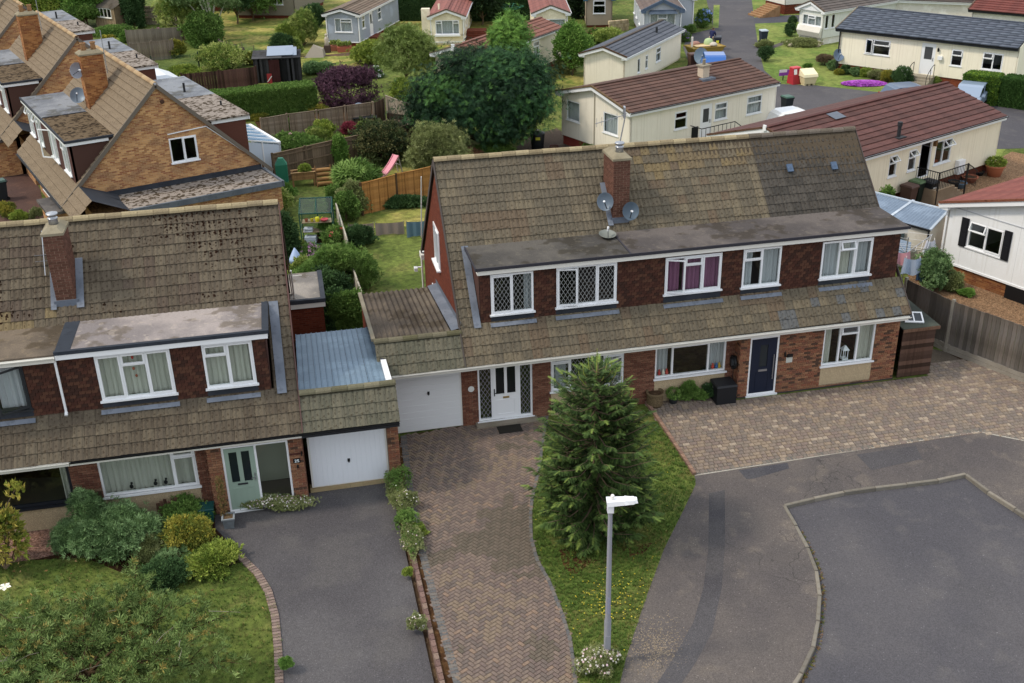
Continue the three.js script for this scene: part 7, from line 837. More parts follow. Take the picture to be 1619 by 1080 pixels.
M; { const t = thing('aerial_mast', 'leaning television aerial mast on the right house chimney', 'aerial', rw(5.75, 3.3, 7.7)); M('mast', mb().tube([V3(0, 0, 0), V3(.22, 1.25, 0)], .022, .02, 6).geo(), MT.steel, t); const m = mb(); m.bar(V3(.22, 1.2, 0), V3(-.75, .95, .1), .02); for (let i = 0; i < 6; i++) { const x = .1 - i * .16; m.bar(V3(x, 1.17 - i * .042 - .14, .0), V3(x, 1.17 - i * .042 + .14, .0), .012); } m.box(.14, .2, 1.1, 1.45, -.12, .12); M('aerial', m.geo(), MT.steel, t); }
// bins
function bin(label, p, yaw, hex, lid, o = {}) { const t = thing('wheelie_bin', label, 'wheelie bin', p, yaw, o.group); const r = (w, d, y, z = 0) => [V3(-w, y, d + z), V3(w, y, d + z), V3(w, y, -d + z), V3(-w, y, -d + z)]; M('body', mb().hull(r(.22, .24, .04), r(.28, .32, .98)).geo(), mt(hex, .55), t); M('rim', mb().box(-.3, .3, .93, 1.0, .3, .35).box(-.3, .3, .93, 1.0, -.35, -.3).geo(), mt(hex, .5), t); M('lid', mb().hull(r(.305, .35, 1.0), r(.27, .3, 1.08)).geo(), mt(lid, .5), t); const wg = new THREE.CylinderGeometry(.1, .1, .05, 14).rotateZ(Math.PI / 2); for (const s of [-1, 1]) { const m = M('wheel', wg, MT.black, t); m.position.set(s * .25, .1, -.24); } M('handle', mb().bar(V3(-.25, .99, -.39), V3(.25, .99, -.39), .035).geo(), MT.black, t); if (o.label) M('label', bx(-.12, .1, .6, .78, .31, .325).rotateX(-.0), mt(o.label, .6), t).position.z = -.01; return t; }
bin('black wheelie bin with yellow sticker next to the man by the skip', gp(1134, 78.6), -12, 0x33373f, 0x3a3e46, { label: 0xd8d83c }); bin('dark blue wheelie bin with a pale lid on the lawn by the road', gp(1206, 68), 8, 0x2c3440, 0xa8b4bc); bin('dark bin with a green lid behind the white car', gp(1243, 178), 20, 0x22272a, 0x3f5c50);
bin('brown wheelie bin between the skip and the large dish', gp(1094, 107), 15, 0x4a342e, 0x55403a); bin('brown lidded wheelie bin behind the blue shed roof', gp(1434, 325), 36, 0x4c3a34, 0x54403a); bin('green lidded wheelie bin behind the blue shed roof', gp(1447, 318), 36, 0x26302a, 0x5a7050); bin('black wheelie bin with white sticker by the railings', gp(1466, 318), 36, 0x1d1f22, 0x24262a, { label: 0xd8d8d8 });
bin('black wheelie bin standing on the pink paving at the left edge', gp(4, 316), -55, 0x24282b, 0x4a6058); 
{ const t = T0('dustbin', 'tall black bin with yellow number sticker beside the cypress', 'bin', 850, 238); M('body', lathe([[0, 0], [.34, 0], [.42, 1.0], [0, 1.0]], 18), mt(0x15181c, .5), t); M('lid', lathe([[.43, 1.0], [.43, 1.06], [.2, 1.14], [0, 1.15]], 18), mt(0x3c4044, .45), t); M('knob', lathe([[0, 1.15], [.13, 1.15], [.13, 1.22], [0, 1.23]], 12), MT.upvcOld, t); M('label', bx(-.12, .14, .72, .88, .38, .41), mt(0xb4b03c, .6), t); }
{ const t = T0('planter', 'teal plastic planter trough by the red skirted home', 'planter', 892, 247, 20); M('trough', mb().hull([V3(-.24, 0, .14), V3(.24, 0, .14), V3(.24, 0, -.14), V3(-.24, 0, -.14)], [V3(-.34, .35, .2), V3(.34, .35, .2), V3(.34, .35, -.2), V3(-.34, .35, -.2)]).geo(), mt(0x2a6a70, .5), t); M('soil', bx(-.28, .28, .34, .36, -.15, .15), MT.soil, t); }
{ const t = T0('planter', 'dark red plastic tub behind the teal planter trough', 'planter', 876, 240); M('tub', lathe([[0, 0], [.22, 0], [.28, .36], [.25, .36], [.24, .3], [0, .3]], 16), mt(0x4c2a2a, .5), t); M('soil', lathe([[0, .31], [.24, .31]], 12), MT.soil, t); }
// garden things in the middle
{ const t = thing('greenhouse', 'small green framed greenhouse with shelves of pots and trays', 'greenhouse', gp(478, 388), 4), W = 1.45, D = .85, h0 = 1.5, h1 = 1.95, f = mb(), P = (x, y, z) => V3(x, y, z), g = mt(0x1f4a42, .5); for (const x of [0, W / 2, W]) { if (x !== W / 2) f.bar(P(x, 0, 0), P(x, h0, 0), .045); f.bar(P(x, 0, -D), P(x, h1, -D), .045); f.bar(P(x, h0, 0), P(x, h1, -D), .035); } for (const [y, z] of [[0.03, 0], [h0, 0], [.03, -D], [h1, -D], [.8, -D]]) f.bar(P(0, y, z), P(W, y, z), .045); for (const x of [0, W]) f.bar(P(x, .8, 0), P(x, .8, -D), .03); M('frame', f.geo(), g, t); const gl = mt(0xe4f0f4, .06, { transmission: 1, thickness: 0, spec: 1 }); for (const x of [0, W / 2]) M('pane', mb().quad(P(x + .03, h0 + .01, -.02), P(x + W / 2 - .03, h0 + .01, -.02), P(x + W / 2 - .03, h1, -D + .02), P(x + .03, h1, -D + .02)).geo(), gl, t); for (const x of [.01, W - .01]) M('pane', mb().quad(P(x, .05, 0), P(x, .05, -D), P(x, h1 - .02, -D), P(x, h0 - .02, 0)).geo(), gl, t); M('pane', mb().quad(P(.02, .05, -D), P(W - .02, .05, -D), P(W - .02, h1, -D), P(.02, h1, -D)).geo(), gl, t); for (const y of [.5, .95]) M('shelf', bx(.05, W - .05, y, y + .03, -D + .05, -.25), woodT(0x8a7a64, 1), t);
  const it = (name, label, cat, geo, hex, x, y, z) => { const o = thing(name, label, cat, t.localToWorld(V3(x, y, z))); M('body', geo, mt(hex, .6), o); M('rim', lathe([[.07, .0], [.085, .0], [.085, .02], [.07, .02]], 12).translate(0, .12, 0), mt(hex, .5), o); return o; }; const pot = lathe([[0, 0], [.06, 0], [.085, .14], [.07, .14], [.06, .05], [0, .05]], 12);
  it('watering_can', 'yellow watering can on the greenhouse shelf', 'watering can', mb().add(lathe([[0, 0], [.1, 0], [.09, .2], [0, .2]], 12)).bar(V3(.08, .05, 0), V3(.24, .22, 0), .03).bar(V3(-.08, .05, 0), V3(-.16, .2, 0), .02).geo(), 0xd8cc30, .75, .98, -.4); it('bowl', 'red plastic bowl on the greenhouse shelf', 'bowl', lathe([[0, 0], [.1, 0], [.2, .1], [.19, .1], [.09, .02], [0, .02]], 16), 0xc45058, 1.05, .98, -.4); it('watering_can', 'smaller yellow pot left of the watering can in the greenhouse', 'pot', pot, 0xd0c040, .5, .98, -.4); it('flower_pot', 'terracotta pot at the left of the greenhouse shelf', 'plant pot', pot, 0xa0644a, .25, .98, -.4); it('seed_tray', 'white tray stack on the lower greenhouse shelf', 'tray', mb().box(-.2, .2, 0, .06, -.15, .15).box(-.2, .2, .1, .16, -.15, .15).geo(), 0xc8ccd4, .3, .53, -.4); it('storage_box', 'grey slatted plastic box on the greenhouse floor', 'storage box', mb().box(-.26, .26, 0, .3, -.18, .18).box(-.27, .27, .08, .1, -.19, .19).box(-.27, .27, .18, .2, -.19, .19).geo(), 0xb4bcc4, .38, 0.02, -.3); }
{ const t = T0('plant_cover', 'tall green zipped plant cover by the brown fence', 'plant cover', 449, 302, 10), r = (w, d, y) => [V3(-w, y, d), V3(w, y, d), V3(w, y, -d), V3(-w, y, -d)], m = mt(0x2c7058, .55, { bumpMap: grainBump, bumpScale: .006 }); M('cover', mb().hull(r(.3, .24, 0), r(.31, .25, 1.45)).hull(r(.31, .25, 1.451), r(.12, .12, 1.78)).geo(), m, t); M('zip', mb().box(-.28, -.265, 0, 1.45, .245, .262).box(.265, .28, 0, 1.45, .245, .262).geo(), mt(0x3c8068, .5), t); }
{ const t = T0('raised_planter', 'wooden planter on legs with a leafy plant by the brown fence', 'planter', 481, 293, 12); for (const [x, z] of [[-.55, .22], [.55, .22], [-.55, -.22], [.55, -.22]]) M('leg', block(.09, .75, .09, .01).translate(x, 0, z), woodT(0x8a6a4c, 1), t); for (let i = 0; i < 3; i++) for (const z of [.26, -.26]) M('board', bx(-.6, .6, .38 + i * .13, .5 + i * .13, z - .015, z + .015), woodT(0x94724f, i), t); for (const x of [-.6, .6]) M('end_board', bx(x - .015, x + .015, .38, .76, -.24, .24), woodT(0x866548, 2), t); M('soil', bx(-.58, .58, .66, .7, -.24, .24), MT.soil, t); M('rim', mb().box(-.64, .64, .77, .8, .22, .31).box(-.64, .64, .77, .8, -.31, -.22).geo(), woodT(0xa88a66, 3), t); const l = []; for (let i = 0; i < 320; i++) { const d = sph(); l.push({ p: V3(.1 + d.x * .26, .88 + d.y * .2, d.z * .2), n: d, s: .16, c: i }); } foliage(t, 'foliage', LF.big, l, G.lime); }
{ const t = T0('log_planter', 'stepped planter of split logs beside the raised planter', 'planter', 514, 294, 14); for (let i = 0; i < 4; i++) M('log', new THREE.CylinderGeometry(.11, .11, .75, 10).rotateZ(Math.PI / 2).translate(0, .12 + i * .2, -.05 - i * .17), woodT(0x8a6a46, i), t); for (const x of [-.4, .4]) M('side_rail', mb().bar(V3(x, 0, .12), V3(x, .95, -.62), .05, .09).geo(), woodT(0x7a5c3e, 2), t); M('leg', mb().bar(V3(-.4, 0, -.6), V3(-.4, .9, -.6), .06).bar(V3(.4, 0, -.6), V3(.4, .9, -.6), .06).geo(), woodT(0x6e5238, 1), t); }
{ const t = T0('garden_slide', 'pink plastic childs slide behind the orange fence', 'slide', 600, 283, 32), m = mb(), pk = mt(0xd08c98, .4), q = []; for (let i = 0; i <= 8; i++) { const k = i / 8; q.push(V3(k * 1.25, .08 + .95 * (k * k * .6 + k * .4), -k * .35)); } for (let i = 0; i < 8; i++) { const a = q[i], b = q[i + 1], s = V3(.06, 0, .2); m.quad(a.clone().add(s), b.clone().add(s), b.clone().sub(s), a.clone().sub(s)); for (const g of [1, -1]) m.bar(a.clone().addScaledVector(s, g), b.clone().addScaledVector(s, g), .035, .09); } M('chute', m.geo(), pk, t); M('ladder', mb().bar(V3(1.27, 1.0, -.15), V3(1.5, 0, -.2), .04).bar(V3(1.2, 1.0, -.55), V3(1.45, 0, -.62), .04).bar(V3(1.37, .5, -.18), V3(1.3, .5, -.58), .035).bar(V3(1.32, .75, -.17), V3(1.26, .75, -.57), .035).geo(), mt(0xb8b0b4, .5), t); }
{ const t = T0('bamboo_cane', 'single yellow cane leaning by the brown fence', 'cane', 555, 262); M('cane', mb().tube([V3(0, 0, 0), V3(-.22, 1.75, 0)], .022, .018, 6).geo(), mt(0xc0b84a, .6), t); M('tie', mb().tube([V3(-.1, .85, 0), V3(-.105, .9, 0)], .028, .028, 6).geo(), MT.dark, t); }
for (const [l, px, py, w, h, hex] of [['grey brown garden windbreak sheet by the trellis', 572, 373, 1.15, .6, 0x8a7c70], ['grey brown garden windbreak sheet in the middle of the line', 617, 371, 1.3, .6, 0x857a70], ['blue grey windbreak sheet next to the brick gable', 661, 374, 1.0, .75, 0x55707e]]) { const t = T0('windbreak_sheet', l, 'sheet', px, py, 6), m = mb(), n = 14; for (let i = 0; i < n; i++) { const x = k => -w / 2 + w * k / n, z = k => .03 * Math.sin(k * 1.3), sg = k => .03 * Math.sin(k / n * 3.14), b = k => -.04 + .06 * Math.abs(Math.sin(k / n * 3.14)); m.quad(V3(x(i), .05 + b(i), z(i) + .1), V3(x(i + 1), .05 + b(i + 1), z(i + 1) + .1), V3(x(i + 1), h - sg(i + 1), 0), V3(x(i), h - sg(i), 0)); } M('sheet', m.geo(), mt(hex, .9, { side: THREE.DoubleSide, map: TX.cloth }), t); M('stake', mb().tube([V3(-w / 2, 0, 0), V3(-w / 2, h + .05, 0)], .014, .014, 5).tube([V3(w / 2, 0, 0), V3(w / 2, h + .05, 0)], .014, .014, 5).geo(), MT.steel, t); }
{ const t = T0('covered_parasol', 'pale blue folded parasol cover among the flowers', 'parasol', 470, 432); M('cover', lathe([[0, .55], [.3, .5], [.26, .7], [.14, .95], [.03, 1.15], [0, 1.16]], 9), mt(0xa4b8d8, .7, { side: THREE.DoubleSide }), t); M('pole', mb().tube([V3(0, 0, 0), V3(0, .6, 0)], .025, .025, 8).geo(), MT.steel, t); }
{ const t = T0('barbecue', 'covered blue grey barbecue on the panel fence patio', 'barbecue', 569, 190, 8); M('hood', lathe([[0, .75], [.26, .75], [.28, .9], [.2, 1.08], [0, 1.14]], 14), mt(0x5a6878, .5), t); for (const [x, z] of [[-.16, .14], [.16, .14], [0, -.18]]) M('leg', mb().tube([V3(x * 1.3, 0, z * 1.3), V3(x, .78, z)], .02, .02, 6).geo(), MT.dark, t); }
{ const t = T0('garden_table', 'dark garden table against the panel fence', 'table', 578, 202, 8); M('tabletop', bx(-.75, .75, .68, .72, -.4, .4), MT.dark, t); for (const [x, z] of [[-.65, .32], [.65, .32], [-.65, -.32], [.65, -.32]]) M('leg', bx(x - .03, x + .03, 0, .68, z - .03, z + .03), MT.dark, t); }
{ const t = T0('garden_bench', 'dark bench in front of the sloping grey fence', 'bench', 624, 203, -28); M('seat', bx(-.7, .7, .4, .45, -.25, .25), woodT(0x4a4038, 1), t); M('backrest', bx(-.7, .7, .5, .85, -.28, -.24), woodT(0x4a4038, 2), t); for (const x of [-.6, .6]) M('leg', mb().box(x - .04, x + .04, 0, .4, .18, .24).box(x - .04, x + .04, 0, .85, -.28, -.22).geo(), woodT(0x453c34, 2), t); }
// sheds
function hut(label, p, yaw, W, D, h, hr, wall, roof, o = {}) { const t = thing('garden_shed', label, 'shed', p, yaw), n = Math.round(W / .16); for (let i = 0; i < n; i++) if (!(o.win && i * .16 > W * o.win[0] - .16 && i * .16 < W * o.win[1])) M('board', bx(i * W / n + .004, (i + 1) * W / n, 0, h, -.02, .006 * (i & 1)), woodT(wall, i), t); else { M('board', bx(i * W / n + .004, (i + 1) * W / n, 0, .95, -.02, .006 * (i & 1)), woodT(wall, i), t); } M('side_wall', mb().box(0, .03, 0, h, -D, -.02).box(W - .03, W, 0, h, -D, -.02).box(.03, W - .03, 0, h, -D, -D + .03).geo(), woodT(wall, 2), t); M('floor', bx(.03, W - .03, 0, .05, -D + .03, -.02), woodT(wall, 1), t);
  if (o.gableX) { M('roof', mb().quad(V3(-.1, h, .1), V3(W + .1, h, .1), V3(W + .1, hr, -D / 2), V3(-.1, hr, -D / 2)).quad(V3(W + .1, h, -D - .1), V3(-.1, h, -D - .1), V3(-.1, hr, -D / 2), V3(W + .1, hr, -D / 2)).geo(), roof, t); M('gable_wall', mb().tri(V3(0, h, 0), V3(0, hr - .05, -D / 2), V3(0, h, -D)).tri(V3(W, h, 0), V3(W, h, -D), V3(W, hr - .05, -D / 2)).geo(), woodT(wall, 3), t); } else M('roof', mb().hull([V3(-.08, h, .1), V3(W + .08, h, .1), V3(W + .08, hr, -D - .08), V3(-.08, hr, -D - .08)], [V3(-.08, h + .05, .1), V3(W + .08, h + .05, .1), V3(W + .08, hr + .05, -D - .08), V3(-.08, hr + .05, -D - .08)]).geo(), roof, t);
  if (o.door) M('door', bx(W * o.door, W * o.door + .75, .05, h - .1, .01, .035), woodT(o.doorHex || wall, 4), t); if (o.win) win(t, W * (o.win[1] - o.win[0]), h - 1.0, [[0, 0, .25, 1], [.25, 0, .5, 1], [.5, 0, .75, 1], [.75, 0, 1, 1]].slice(0, o.lights || 4), { pos: [W * o.win[0], .96, .0], mat: MT.upvcOld }); for (const [a, b, c, d, k] of o.panels || []) M('solar_panel', mb().hull([V3(a, h + .12, -c), V3(b, h + .12, -c), V3(b, h + .5, -d), V3(a, h + .5, -d)], [V3(a, h + .15, -c), V3(b, h + .15, -c), V3(b, h + .53, -d), V3(a, h + .53, -d)]).geo(), mt(k || 0x8c98a8, .35, { metalness: .2 }), t); return t; }
hut('black shed with a pale panel on its roof and red marked door', gp(404, 132), 8, 2.0, 2.0, 1.75, 1.95, 0x2e2e30, feltM(0x5c5e62), { door: .55, doorHex: 0x4a2a2a, panels: [[1.0, 2.9, .3, 1.9]] }); hut('smaller black shed with a pale roof panel at its right', gp(436, 130), 8, 1.9, 1.9, 1.7, 1.9, 0x26262a, feltM(0x3a3c40), { door: .1, panels: [[.9, 1.7, .3, 1.4]] });
{ const t = T0('tool_sign', 'red board with white stripe leaning on the black shed', 'board', 427, 132, 8); M('board', block(.35, .7, .03, .005).rotateX(-.1), mt(0x8a2c2c, .7), t); M('stripe', bx(-.03, .03, 0, .55, .017, .022).rotateZ(-.7).translate(-.18, .1, -.02), mt(0xd8d4d0, .7), t); }
hut('small timber shed with a white framed window strip at the top left', gp(153, 42), -35, 3.0, 2.4, 1.85, 2.45, 0x8c7c66, tm(TX.felt, 0x6e685e, .9), { gableX: 1, win: [.1, .85] });
hut('teal green metal shed beside the rotary drier', gp(818, 32), 8, 1.6, 1.2, 1.8, 2.0, 0x2a5a5c, mt(0x3a6e6c, .5), { door: .25 });
// corrugated roofed shed by the fence
{ const t = thing('garden_shed', 'pale shed with blue grey corrugated roof in two bays behind the fence', 'shed', rh.position, 11.577), A = [20.45, 12.4], B = [21.5, 10.95], C = [22.2, 9.4], D = [20.55, 8.0], E = [19.65, 9.7], F = [18.85, 11.15], P = (q, w) => V3(q[0], w, -q[1]), mr = tm(TX.metal, 0x8694a4, .6, { metalness: .1 });
  const bay = (a, b, c, d) => { const m = mb(), n = 26; for (let i = 0; i < n; i++) { const L = (p, q, k, w) => P(p, w).lerp(P(q, w), k).add(V3(0, .02 * Math.sin(k * n * Math.PI), 0)); const k0 = i / n, k1 = (i + 1) / n, s = k => (i + (k > k0 ? 1 : 0)) & 1 ? .025 : 0; m.quad(P(d, 1.95).lerp(P(c, 1.95), k0).add(V3(0, s(k0), 0)), P(d, 1.95).lerp(P(c, 1.95), k1).add(V3(0, s(k1), 0)), P(a, 2.15).lerp(P(b, 2.15), k1).add(V3(0, s(k1), 0)), P(a, 2.15).lerp(P(b, 2.15), k0).add(V3(0, s(k0), 0))); } M('roof_sheet', m.geo(), mr, t); }; bay(A, B, E, F); bay(B, C, D, E);
  const sk = (q, k) => [q[0] + (21 - q[0]) * k, q[1] + (10.3 - q[1]) * k], A2 = sk(A, .05), C2 = sk(C, .05), D2 = sk(D, .05), F2 = sk(F, .05); const wm = mb(), wl = (p, q, h1, h2) => wm.quad(P(p, 0), P(q, 0), P(q, h2), P(p, h1)); wl(F2, D2, 1.92, 1.92); wl(D2, C2, 1.92, 2.12); wl(C2, A2, 2.12, 2.12); wl(A2, F2, 2.12, 1.92); M('wall', wm.geo(), tm(TX.render, 0xd0cdc6, .85), t); M('roof_trim', mb().bar(P(A, 2.18), P(C, 2.18), .1, .06).bar(P(C, 2.16), P(D, 1.96), .1, .06).bar(P(B, 2.18), P(E, 1.99), .12, .05).geo(), tm(TX.metal, 0xc4ccd4, .5), t); M('gutter', mb().bar(P(F, 1.92), P(D, 1.92), .08, .08).geo(), MT.black, t); M('downpipe', mb().tube([P(D2, 1.9).add(V3(-.05, 0, .08)), P(D2, 0).add(V3(-.05, 0, .08))], .04, .04, 8).geo(), MT.black, t);
  const e = V3(...[0, 0, 0]); M('window', mb().quad(P([19.2, 10.45], .95), P([20.05, 8.95], .95), P([20.05, 8.95], 1.65), P([19.2, 10.45], 1.65)).geo().translate(-.04, 0, .03), mt(0x3a4446, .15), t); M('awning', mb().hull([P([18.7, 9.4], 1.0), P([19.6, 7.7], 1.0), P([20.1, 8.5], 1.25), P([19.1, 10.2], 1.25)], [P([18.7, 9.4], 1.04), P([19.6, 7.7], 1.04), P([20.1, 8.5], 1.29), P([19.1, 10.2], 1.29)]).geo(), mr, t); }
{ const c = rw(19.35, 7.6, 0), t = thing('rotary_airer', 'rotary clothes airer full of washing behind the right house', 'clothes airer', [c.x, 0, c.z], 20); M('pole', mb().tube([V3(0, 0, 0), V3(0, 1.9, 0)], .025, .025, 8).geo(), MT.steel, t); const m = mb(); for (let i = 0; i < 4; i++) { const a = i * 1.571; m.bar(V3(0, 1.2, 0), V3(Math.cos(a) * 1.2, 1.85, Math.sin(a) * 1.2), .025); } M('arm', m.geo(), MT.steel, t); const l = mb(); for (const k of [.5, .8, 1.15]) for (let i = 0; i < 4; i++) { const P = j => V3(Math.cos(j * 1.571) * k, 1.2 + .55 * k, Math.sin(j * 1.571) * k); l.bar(P(i), P(i + 1), .008); } M('line', l.geo(), MT.upvc, t);
  const cl = (label, x, y, z, ry, w, h, hex, top) => { const o = thing('washing', label, 'washing', t.localToWorld(V3(x, y, z)), ry), m = mb(), n = 10; for (let i = 0; i < n; i++) { const X = (k, s) => (k / n - .5) * w * s, Z = k => .06 * Math.sin(k * 1.1); m.quad(V3(X(i, 1), -h + .06 * Math.sin(i * .9), Z(i) + .05), V3(X(i + 1, 1), -h + .06 * Math.sin((i + 1) * .9), Z(i + 1) + .05), V3(X(i + 1, top), -.1 * Math.sin((i + 1) / n * 3.14), Z(i + 1) * .3), V3(X(i, top), -.1 * Math.sin(i / n * 3.14), Z(i) * .3)); } M('cloth', m.geo(), mt(hex, .95, { side: THREE.DoubleSide, map: TX.cloth }), o); M('peg', mb().box(-w * top * .4, -w * top * .4 + .02, -.03, .05, -.02, .02).box(w * top * .4, w * top * .4 + .02, -.03, .05, -.02, .02).geo(), MT.upvcOld, o); };
  cl('rust orange patterned cloth on the airer', .35, 1.5, 1.0, 15, 1.1, 1.1, 0xa8684e, .8); cl('white garment at the right of the airer', .75, 1.85, .45, 10, .8, .7, 0xd4d6e2, .45); cl('pink and white garment at the left of the airer', -.85, 1.72, .75, -10, .75, .55, 0xcc98a4, .8); cl('pale blue garment below the pink one on the airer', -.55, 1.5, 1.05, -6, .8, .7, 0xa4b4cc, .8); cl('blue jeans hanging in the middle of the airer', -.12, 1.45, 1.15, 0, .4, .95, 0x4a6484, .9); }
{ const p = rw(19.2, 9.0, 0); }
// park things
{ const t = T0('skip', 'yellow builders skip heaped with junk beside the man', 'skip', 1113, 92, 18), r = (w, d, y, z = 0) => [V3(-w, y, d + z), V3(w, y, d + z), V3(w, y, -d + z), V3(-w, y, -d + z)]; M('body', mb().hull(r(.85, .6, 0), r(1.35, .8, .95)).geo(), mt(0x98803c, .7, rough(.003)), t); M('rim', mb().box(-1.4, 1.4, .9, .98, .78, .84).box(-1.4, 1.4, .9, .98, -.84, -.78).box(-1.4, -1.33, .9, .98, -.78, .78).box(1.33, 1.4, .9, .98, -.78, .78).geo(), mt(0x8c7434, .7), t); const W = o => { const [l, n, c, x, y, z, ry, g, hex] = o, k = thing(n, l, c, t.localToWorld(V3(x, y, z)), ry); M('body', g, mt(hex, .8), k); return k; };
  W(['pale board lying across the heap in the skip', 'scrap_board', 'board', -.35, 1.0, .2, 10, block(1.2, .05, .7, .01), 0xc8b088]); W(['white strip of wood standing up at the skip edge', 'scrap_board', 'board', -1.15, .98, .1, 0, block(.14, .75, .1, .01), 0xe0dcd4]); W(['pale green upturned chair shell in the skip', 'plastic_chair', 'chair', .35, 1.0, -.05, 0, mb().add(lathe([[.36, 0], [.37, .2], [.28, .42], [.1, .5], [0, .5]], 14)).geo(), 0xa4b888]); W(['grey rubble sack at the front of the skip', 'rubble_sack', 'sack', .5, .98, .45, 20, lathe([[0, 0], [.3, .02], [.32, .15], [.15, .28], [0, .3]], 10), 0xb8b0a4]); W(['reddish cushion at the back of the skip', 'cushion', 'cushion', -.6, 1.0, -.45, 30, block(.6, .25, .5, .1), 0x9a7468]); }
function car(label, p, yaw, hex) { // hatchback, nose towards +x
  const t = thing('parked_car', label, 'car', p, yaw), paint = mt(hex, .3, { clearcoat: .5, clearcoatRoughness: .1 }), low = [[-2.0, .32], [-2.02, .7], [-1.95, .92], [.85, .95], [1.7, .8], [1.98, .66], [2.0, .34]], cab = [[-1.9, .9], [-1.58, 1.34], [-1.35, 1.42], [.05, 1.43], [.33, 1.36], [1.02, .92]];
  const ex = (pts, w, b) => { const g = extr(pts, w, [], b); g.translate(0, 0, w / 2); return g; }; M('body', ex(low, 1.72, .07), paint, t); M('roof', mb().add(ex([[-1.64, 1.33], [-1.35, 1.47], [.05, 1.485], [.36, 1.385], [.25, 1.34], [0, 1.40], [-1.3, 1.40], [-1.5, 1.30]], 1.5, .03)).add(ex([[-1.92, .9], [-1.6, 1.37], [-1.45, 1.4], [-1.75, .9]], 1.5, .02)).add(ex([[-.45, .92], [-.5, 1.42], [-.4, 1.42], [-.35, .92]], 1.5, .02)).add(ex([[1.07, .92], [.35, 1.4], [.27, 1.38], [.95, .92]], 1.46, .02)).geo(), paint, t); M('window', ex(cab, 1.46, .03), mt(0x14181c, .05, { spec: 1 }), t);
  const wg = mb().add(new THREE.CylinderGeometry(.31, .31, .2, 20).rotateX(Math.PI / 2)).geo(), hg = new THREE.CylinderGeometry(.19, .19, .21, 12).rotateX(Math.PI / 2); for (const [x, z] of [[1.25, .8], [1.25, -.8], [-1.25, .8], [-1.25, -.8]]) { const w = M('wheel', wg, MT.black, t); w.position.set(x, .31, z); M('rim', hg, MT.steel, w); } for (const z of [.6, -.6]) { M('headlight', bx(1.86, 1.96, .62, .76, z - .18, z + .18), mt(0xd8dce0, .1), t); M('tail_light', bx(-2.04, -1.96, .72, .95, z - .14, z + .14), mt(0x8a1c1c, .2), t); M('mirror', bx(.72, .88, .95, 1.08, z * 1.55 - .1, z * 1.55 + .1), paint, t); } M('bumper', bx(-2.05, 2.04, .28, .42, -.8, .8), MT.dark, t); M('number_plate', bx(2.03, 2.05, .42, .54, -.26, .26), mt(0xd8d8d0, .5), t); return t; }
car('bright blue car with its roof showing above the brown roof ridge', topPt(1131, 89, 1.4), -95, 0x1f58a0); car('white car behind the near end of the maroon roof', topPt(1262, 174, 1.4), 18, 0xd8dadc); car('silver blue car by the clipped hedge at the upper right', topPt(1536, 138, 1.3), -122, 0x8292a6); car('slate blue car half hidden by the maroon roof ridge', topPt(1446, 136, 1.35), 8, 0x44566e);
{ const t = T0('post_box', 'red dispenser cabinet with white notice beside the road', 'cabinet', 1255, 132, 24); const r = (w, d, y, z = 0) => [V3(-w, y, d + z), V3(w, y, d + z), V3(w, y, -d + z), V3(-w, y, -d + z)], m = mt(0xa83038, .5); M('body', mb().hull(r(.34, .36, 0), r(.34, .3, .6)).hull(r(.31, .27, .6), r(.31, .2, 1.1)).geo(), m, t); M('lid', mb().hull(r(.33, .26, 1.1), r(.3, .2, 1.17)).geo(), mt(0xc0444a, .45), t); M('notice', mb().quad(V3(-.26, .68, .28), V3(.0, .68, .28), V3(.0, 1.04, .225), V3(-.26, 1.04, .225)).geo(), mt(0xe8e4e0, .6), t); }
{ const t = T0('grit_bin', 'cream grit bin with sloping lid beside the red cabinet', 'grit bin', 1277, 134, 14); const r = (w, d, y, z = 0) => [V3(-w, y, d + z), V3(w, y, d + z), V3(w, y, -d + z), V3(-w, y, -d + z)], m = mt(0xd4c89c, .6); M('body', mb().hull(r(.42, .3, .12), r(.5, .38, .6)).geo(), m, t); for (const x of [-.32, 0, .32]) M('foot', block(.16, .14, .5, .01).translate(x, 0, 0), m, t); M('lid', mb().hull(r(.54, .42, .6), [V3(-.52, .78, .36), V3(.52, .78, .36), V3(.52, 1.08, -.36), V3(-.52, 1.08, -.36)]).geo(), mt(0xe4dab4, .5), t); }
{ const t = T0('street_sign', 'low purple board with white strip on the lawn edge', 'sign', 1243, 127, 16); M('board', bx(-.6, .62, .35, .75, -.015, .015), mt(0x8c4aa8, .5), t); M('strip', bx(-.6, .0, .58, .78, .016, .022), mt(0xe4e0e8, .5), t); for (const x of [-.25, .45]) M('post', bx(x - .03, x + .03, 0, .6, -.05, -.016), MT.black, t); }
{ const t = T0('rotary_drier', 'green rotary clothes drier standing by the teal shed', 'clothes airer', 806, 38); M('pole', mb().tube([V3(0, 0, 0), V3(0, 1.7, 0)], .03, .03, 6).geo(), MT.steel, t); const m = mb(); for (let i = 0; i < 4; i++) { const a = i * 1.571 + .3; m.bar(V3(0, 1.1, 0), V3(Math.cos(a) * 1.4, 1.65, Math.sin(a) * 1.4), .04); } M('arm', m.geo(), mt(0x3c7a60, .6), t); const l = mb(); for (const k of [.7, 1.05, 1.35]) for (let i = 0; i < 4; i++) { const P = j => V3(Math.cos(j * 1.571 + .3) * k, 1.1 + .4 * k, Math.sin(j * 1.571 + .3) * k); l.bar(P(i), P(i + 1), .012); } M('line', l.geo(), mt(0x5a9a7c, .7), t); }
{ const t = T0('water_butt', 'teal water butt with pale lid in front of the boarded cabin', 'water butt', 950, 34); M('body', lathe([[0, 0], [.35, 0], [.4, .5], [.36, 1.0], [0, 1.0]], 16), mt(0x3a7480, .5), t); M('lid', lathe([[.4, 1.0], [.4, 1.06], [0, 1.12]], 16), mt(0x9ac0c4, .5), t); }
